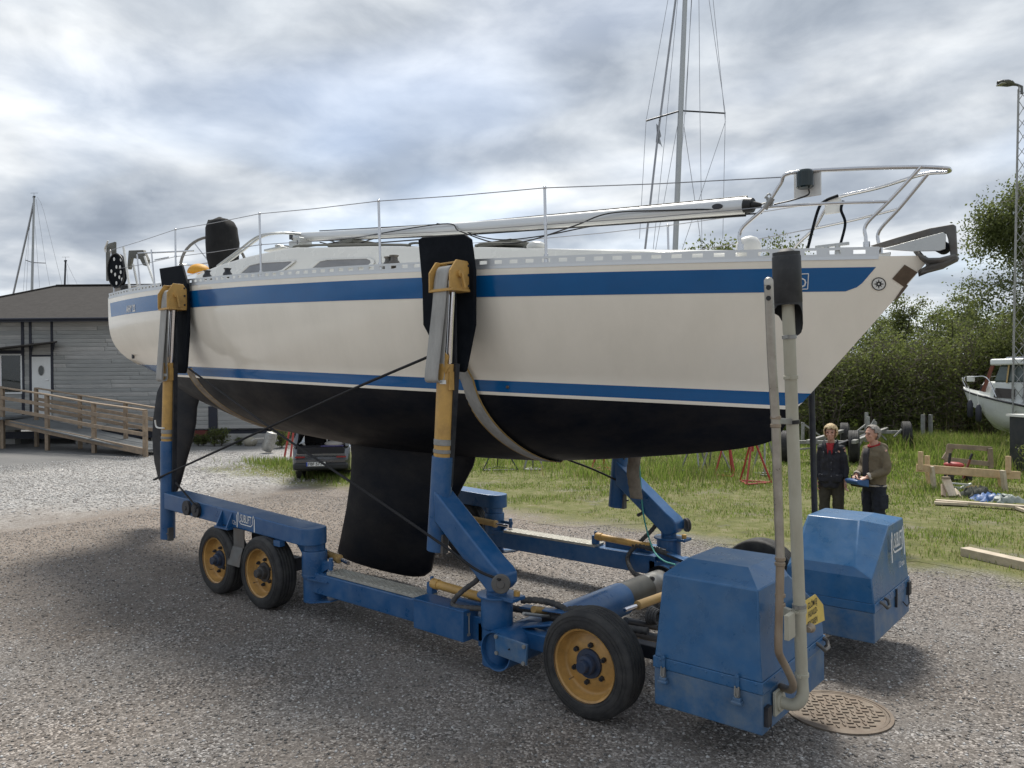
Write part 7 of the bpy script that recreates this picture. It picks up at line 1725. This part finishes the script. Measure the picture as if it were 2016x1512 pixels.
# ------------------------------------------------------------------ trees and shrubs
def leaf_cloud(P, size, r, aspect=.62):
    n = len(P); a = r.normal(size=(n, 3)); a /= np.linalg.norm(a, axis=1)[:, None]
    b = r.normal(size=(n, 3)); b -= a * (a * b).sum(1)[:, None]; b /= np.linalg.norm(b, axis=1)[:, None]
    s = size * r.uniform(.55, 1.25, n)[:, None]
    Vt = np.stack([P - a * s, P + b * s * aspect, P + a * s, P - b * s * aspect], 1).reshape(-1, 3)
    return Vt, np.arange(n * 4).reshape(-1, 4)
def make_tree(name, label, cat, seed, H, crown_r, crown_base, stems, nleaf, leaf, mats, bark, droop=0.0, clump=.17, group=None, trunk_r=.10, bare=0):
    """tapered trunk(s) with limbs; leaves gathered in clumps along the twigs"""
    r = np.random.default_rng(seed); rnd = random.Random(seed)
    th = thing(name, label, cat, (0, 0, 0), 0, group, world=False)
    trunk = MB(); tips = []
    for sidx in range(stems):
        an0 = rnd.uniform(0, 6.28); lean = rnd.uniform(.05, .18) * (stems > 1) + rnd.uniform(0, .05)
        b0 = V((math.cos(an0), math.sin(an0), 0)) * (.18 * (stems > 1)); h_ = H * rnd.uniform(.78, .97)
        pts = [b0]; p = b0
        for k in range(1, 8):
            p = b0 + V((math.cos(an0) * lean * h_ * k / 7 + rnd.uniform(-.06, .06) * k ** .5, math.sin(an0) * lean * h_ * k / 7 + rnd.uniform(-.06, .06) * k ** .5, h_ * k / 7)); pts.append(p)
        rs = [trunk_r / stems ** .35 * (1 - .88 * k / 7) + .006 for k in range(8)]
        trunk.tube(pts, rs, 7)
        nl = int(9 + 10 / stems)
        for q in range(nl):
            t = crown_base / H + (1 - crown_base / H) * (q + rnd.random()) / nl; t = min(t, .97)
            f = t * 7; k = min(int(f), 6); o = V(pts[k]).lerp(V(pts[k + 1]), f - k)
            an = rnd.uniform(0, 6.28); rel = (t - crown_base / H) / (1 - crown_base / H)
            L = crown_r * (math.sin(math.pi * (.18 + .74 * rel)) ** .8) * rnd.uniform(.65, 1.1) / (1 if stems == 1 else 1.25)
            d = V((math.cos(an), math.sin(an), rnd.uniform(.15, .75))).normalized(); lp = [o]; pp = o
            for s_ in range(1, 5):
                d = (d + V((rnd.uniform(-.25, .25), rnd.uniform(-.25, .25), rnd.uniform(-.1, .15) - droop * s_ * .25))).normalized(); pp = pp + d * L / 4; lp.append(pp)
            r0 = max(.012, rs[min(k, 7)] * .5); trunk.tube(lp, [r0 * (1 - .8 * s_ / 4) + .003 for s_ in range(5)], 5, caps=False)
            tips += [(lp[2], .8), (lp[3], 1), (lp[4], 1)]
            for w in range(5):
                o2 = V(lp[rnd.randrange(1, 5)]); d2 = V((rnd.uniform(-1, 1), rnd.uniform(-1, 1), rnd.uniform(-.2, .9) - droop)).normalized(); e2 = o2 + d2 * L * rnd.uniform(.25, .5)
                trunk.tube([o2, o2.lerp(e2, .5) + V((0, 0, .04)), e2], [.010, .007, .003], 4, caps=False); tips += [(e2, 1), (o2.lerp(e2, .5), .7)]
        tips.append((V(pts[-1]), 1))
    trunk.build('trunk', bark, th, smooth=60)
    T = np.array([t[0][:] for t in tips]); wgt = np.array([t[1] for t in tips]); wgt = wgt * r.uniform(.25, 1.6, len(wgt)); wgt /= wgt.sum()
    idx = r.choice(len(T), nleaf, p=wgt); sc = clump * crown_r ** .5 * r.uniform(.55, 1.1, len(T))[idx]
    P = T[idx] + r.normal(size=(nleaf, 3)) * sc[:, None] * np.array([1, 1, .75])
    if droop: P[:, 2] -= np.abs(r.normal(size=nleaf)) * droop * .5
    P = P[P[:, 2] > .12]
    Vt, F = leaf_cloud(P, leaf, r)
    me = fast_mesh('crown', Vt, F, mats, r.integers(0, len(mats), len(F)), nper=4)
    link('crown', me, th)
    return th
def put(t, u, D, rz=0.0, sc=1.0, z=0.0):
    p = PD(u, 800, D); t.location = (p.x, p.y, z); t.rotation_euler = (0, 0, rz); t.scale = (sc, sc, sc) if not isinstance(sc, tuple) else sc
T1 = make_tree('willow_bush', 'tall leafy willow bush left of the two people, closest to the bow', 'bush', 1, 5.2, 2.3, .5, 5, 6800, .058, [m_leaf_dark, m_leaf_mid, m_leaf_light], m_bark, group='thicket trees')
T2 = make_tree('alder_tree', 'alder with pointed top just right of the yacht stem', 'tree', 2, 6.8, 1.9, .9, 2, 8000, .058, [m_leaf_mid, m_leaf_mid, m_leaf_light], m_bark, group='thicket trees')
T3 = make_tree('thicket_shrub', 'dense green shrub behind the cradle trailer wheels', 'shrub', 3, 3.4, 2.0, .2, 7, 5600, .056, [m_leaf_mid, m_leaf_light], m_bark, group='thicket trees')
T4 = make_tree('sparse_tree', 'thin tree with sparse bare twigs above the thicket', 'tree', 4, 6.6, 1.8, 1.4, 2, 3200, .055, [m_leaf_light], m_bark, group='thicket trees', clump=.2)
T5 = make_tree('birch_tree', 'tall birch with hanging branches at the right edge behind the lamp mast', 'tree', 5, 10.2, 2.6, 1.2, 1, 42000, .060, [m_leaf_dark, m_leaf_mid], m_birch, droop=.6, clump=.25, trunk_r=.16)
put(T1, 1690, 33.5); put(T2, 1744, 36, .4, (.9, .9, 1.03)); put(T3, 1720, 30.5, 1.0); put(T4, 1815, 37, .2, 1.0); put(T5, 2024, 28.5, .3, (.92, .92, 1.0))
g_ = 'thicket trees'
L_list = [
 (T1, 1630, 37, 1.9, 1.0, 'leafy willow bush filling the gap behind the stem'),
 (T1, 1870, 35, 5.0, 1.02, 'leafy willow bush left of the motor cruiser'),
 (T1, 1955, 33.5, .9, 1.05, 'leafy willow bush right behind the motor cruiser cabin'),
 (T1, 2040, 31, 2.4, 1.1, 'willow bush under the birch at the right edge'),
 (T2, 1895, 38, 1.5, 1.08, 'alder with pointed top left of the birch'),
 (T2, 1600, 41, 2.5, .9, 'alder mostly hidden behind the yacht bow'),
 (T3, 1600, 31, 2.0, 1.0, 'dense shrub close to the dark guide pole'),
 (T3, 1655, 30, 4.2, .92, 'dense shrub directly behind the blond woman'),
 (T3, 1780, 31, .3, 1.0, 'dense shrub behind the right trailer wheel'),
 (T3, 1900, 30.5, 5.2, 1.0, 'dense shrub behind the motor cruiser bow rail'),
 (T3, 1560, 33, 1.1, 1.0, 'dense shrub under the bow overhang'),
 (T4, 1780, 38.5, 2.2, 1.0, 'thin bare twigged tree between stem and birch'),
 (T4, 1850, 38, 4.0, 1.05, 'thin bare twigged tree left of the birch'),
]
for src, u, D, rz, sc, lab in L_list:
    o = dup(src, label=lab, group=g_); put(o, u, D, rz, sc)
m_twig = M('twig_grey', (.15, .125, .10), .9, var=.25)
T7 = make_tree('bare_shrub', 'half bare grey twigged shrub behind the man', 'shrub', 7, 3.9, 1.9, .3, 8, 3600, .055, [m_leaf_light, m_leaf_light, m_leaf_mid], m_twig, group='half bare shrubs', clump=.3, trunk_r=.07)
put(T7, 1712, 29.3, .3, 1.0)
for u, D, rz, sc, lab in ((1635, 29.0, 1.2, .95, 'half bare shrub between guide pole and woman'), (1768, 29.5, 2.3, 1.05, 'half bare shrub above the far trailer wheel'), (1820, 29.8, 3.4, 1.0, 'half bare shrub behind the two galvanised posts'), (1868, 29.6, 4.6, 1.05, 'half bare shrub left of the cruiser bow'), (1590, 29.5, 5.4, .9, 'half bare shrub just behind the guide pole'), (1945, 30.0, 2.9, 1.2, 'half bare shrub behind the cruiser wheelhouse')):
    o = dup(T7, label=lab, group='half bare shrubs'); put(o, u, D, rz, sc)
# trees whose tops show over the foredeck
o = dup(T2, label='round topped tree visible over the foredeck', group=g_); put(o, 1445, 37, 2.0, (1.5, 1.5, 1.5))
o = dup(T1, label='lower tree top beside the pulpit over the foredeck', group=g_); put(o, 1520, 38, .6, (1.2, 1.2, 1.80))
o = dup(T1, label='tree top left of the round one over the foredeck', group=g_); put(o, 1398, 38, 3.6, (1.1, 1.1, 1.78))
# weeds by the plinth
T6 = make_tree('weed_bush', 'small green weed bush at the building plinth below the stern', 'shrub', 6, .9, .45, .05, 5, 1500, .045, [m_leaf_mid, m_leaf_light], m_bark, trunk_r=.02, group='weeds at the plinth')
put(T6, 428, 29.5, 0, .75)
for u, D, sc, lab in ((395, 29.6, .5, 'low weed tuft left of the plinth weed bush'), (555, 28.5, .8, 'weed bush right of the grey tank'), (470, 29.6, .35, 'tiny weed beside the pale stone')): o = dup(T6, label=lab, group='weeds at the plinth'); put(o, u, D, sc * 5, sc)
# tall weeds at right edge
o = dup(T6, label='leafy weed bush at the right edge behind the trestle', group='weeds on the lawn'); put(o, 2052, 18.5, .4, 1.0)
o = dup(T6, label='leafy weed bush below the lamp mast', group='weeds on the lawn'); put(o, 2048, 20.5, 1.4, 1.1)
tall_grass('dry_reeds', 'dry pale reeds left of the motor cruiser bow', [(1880, 868, 60, .5, .3)], 8, 1.2, 2.4, (m_reed, m_reed))
for k, coll in enumerate(list(bpy.data.objects)):
    if '_w' in coll: del coll['_w']
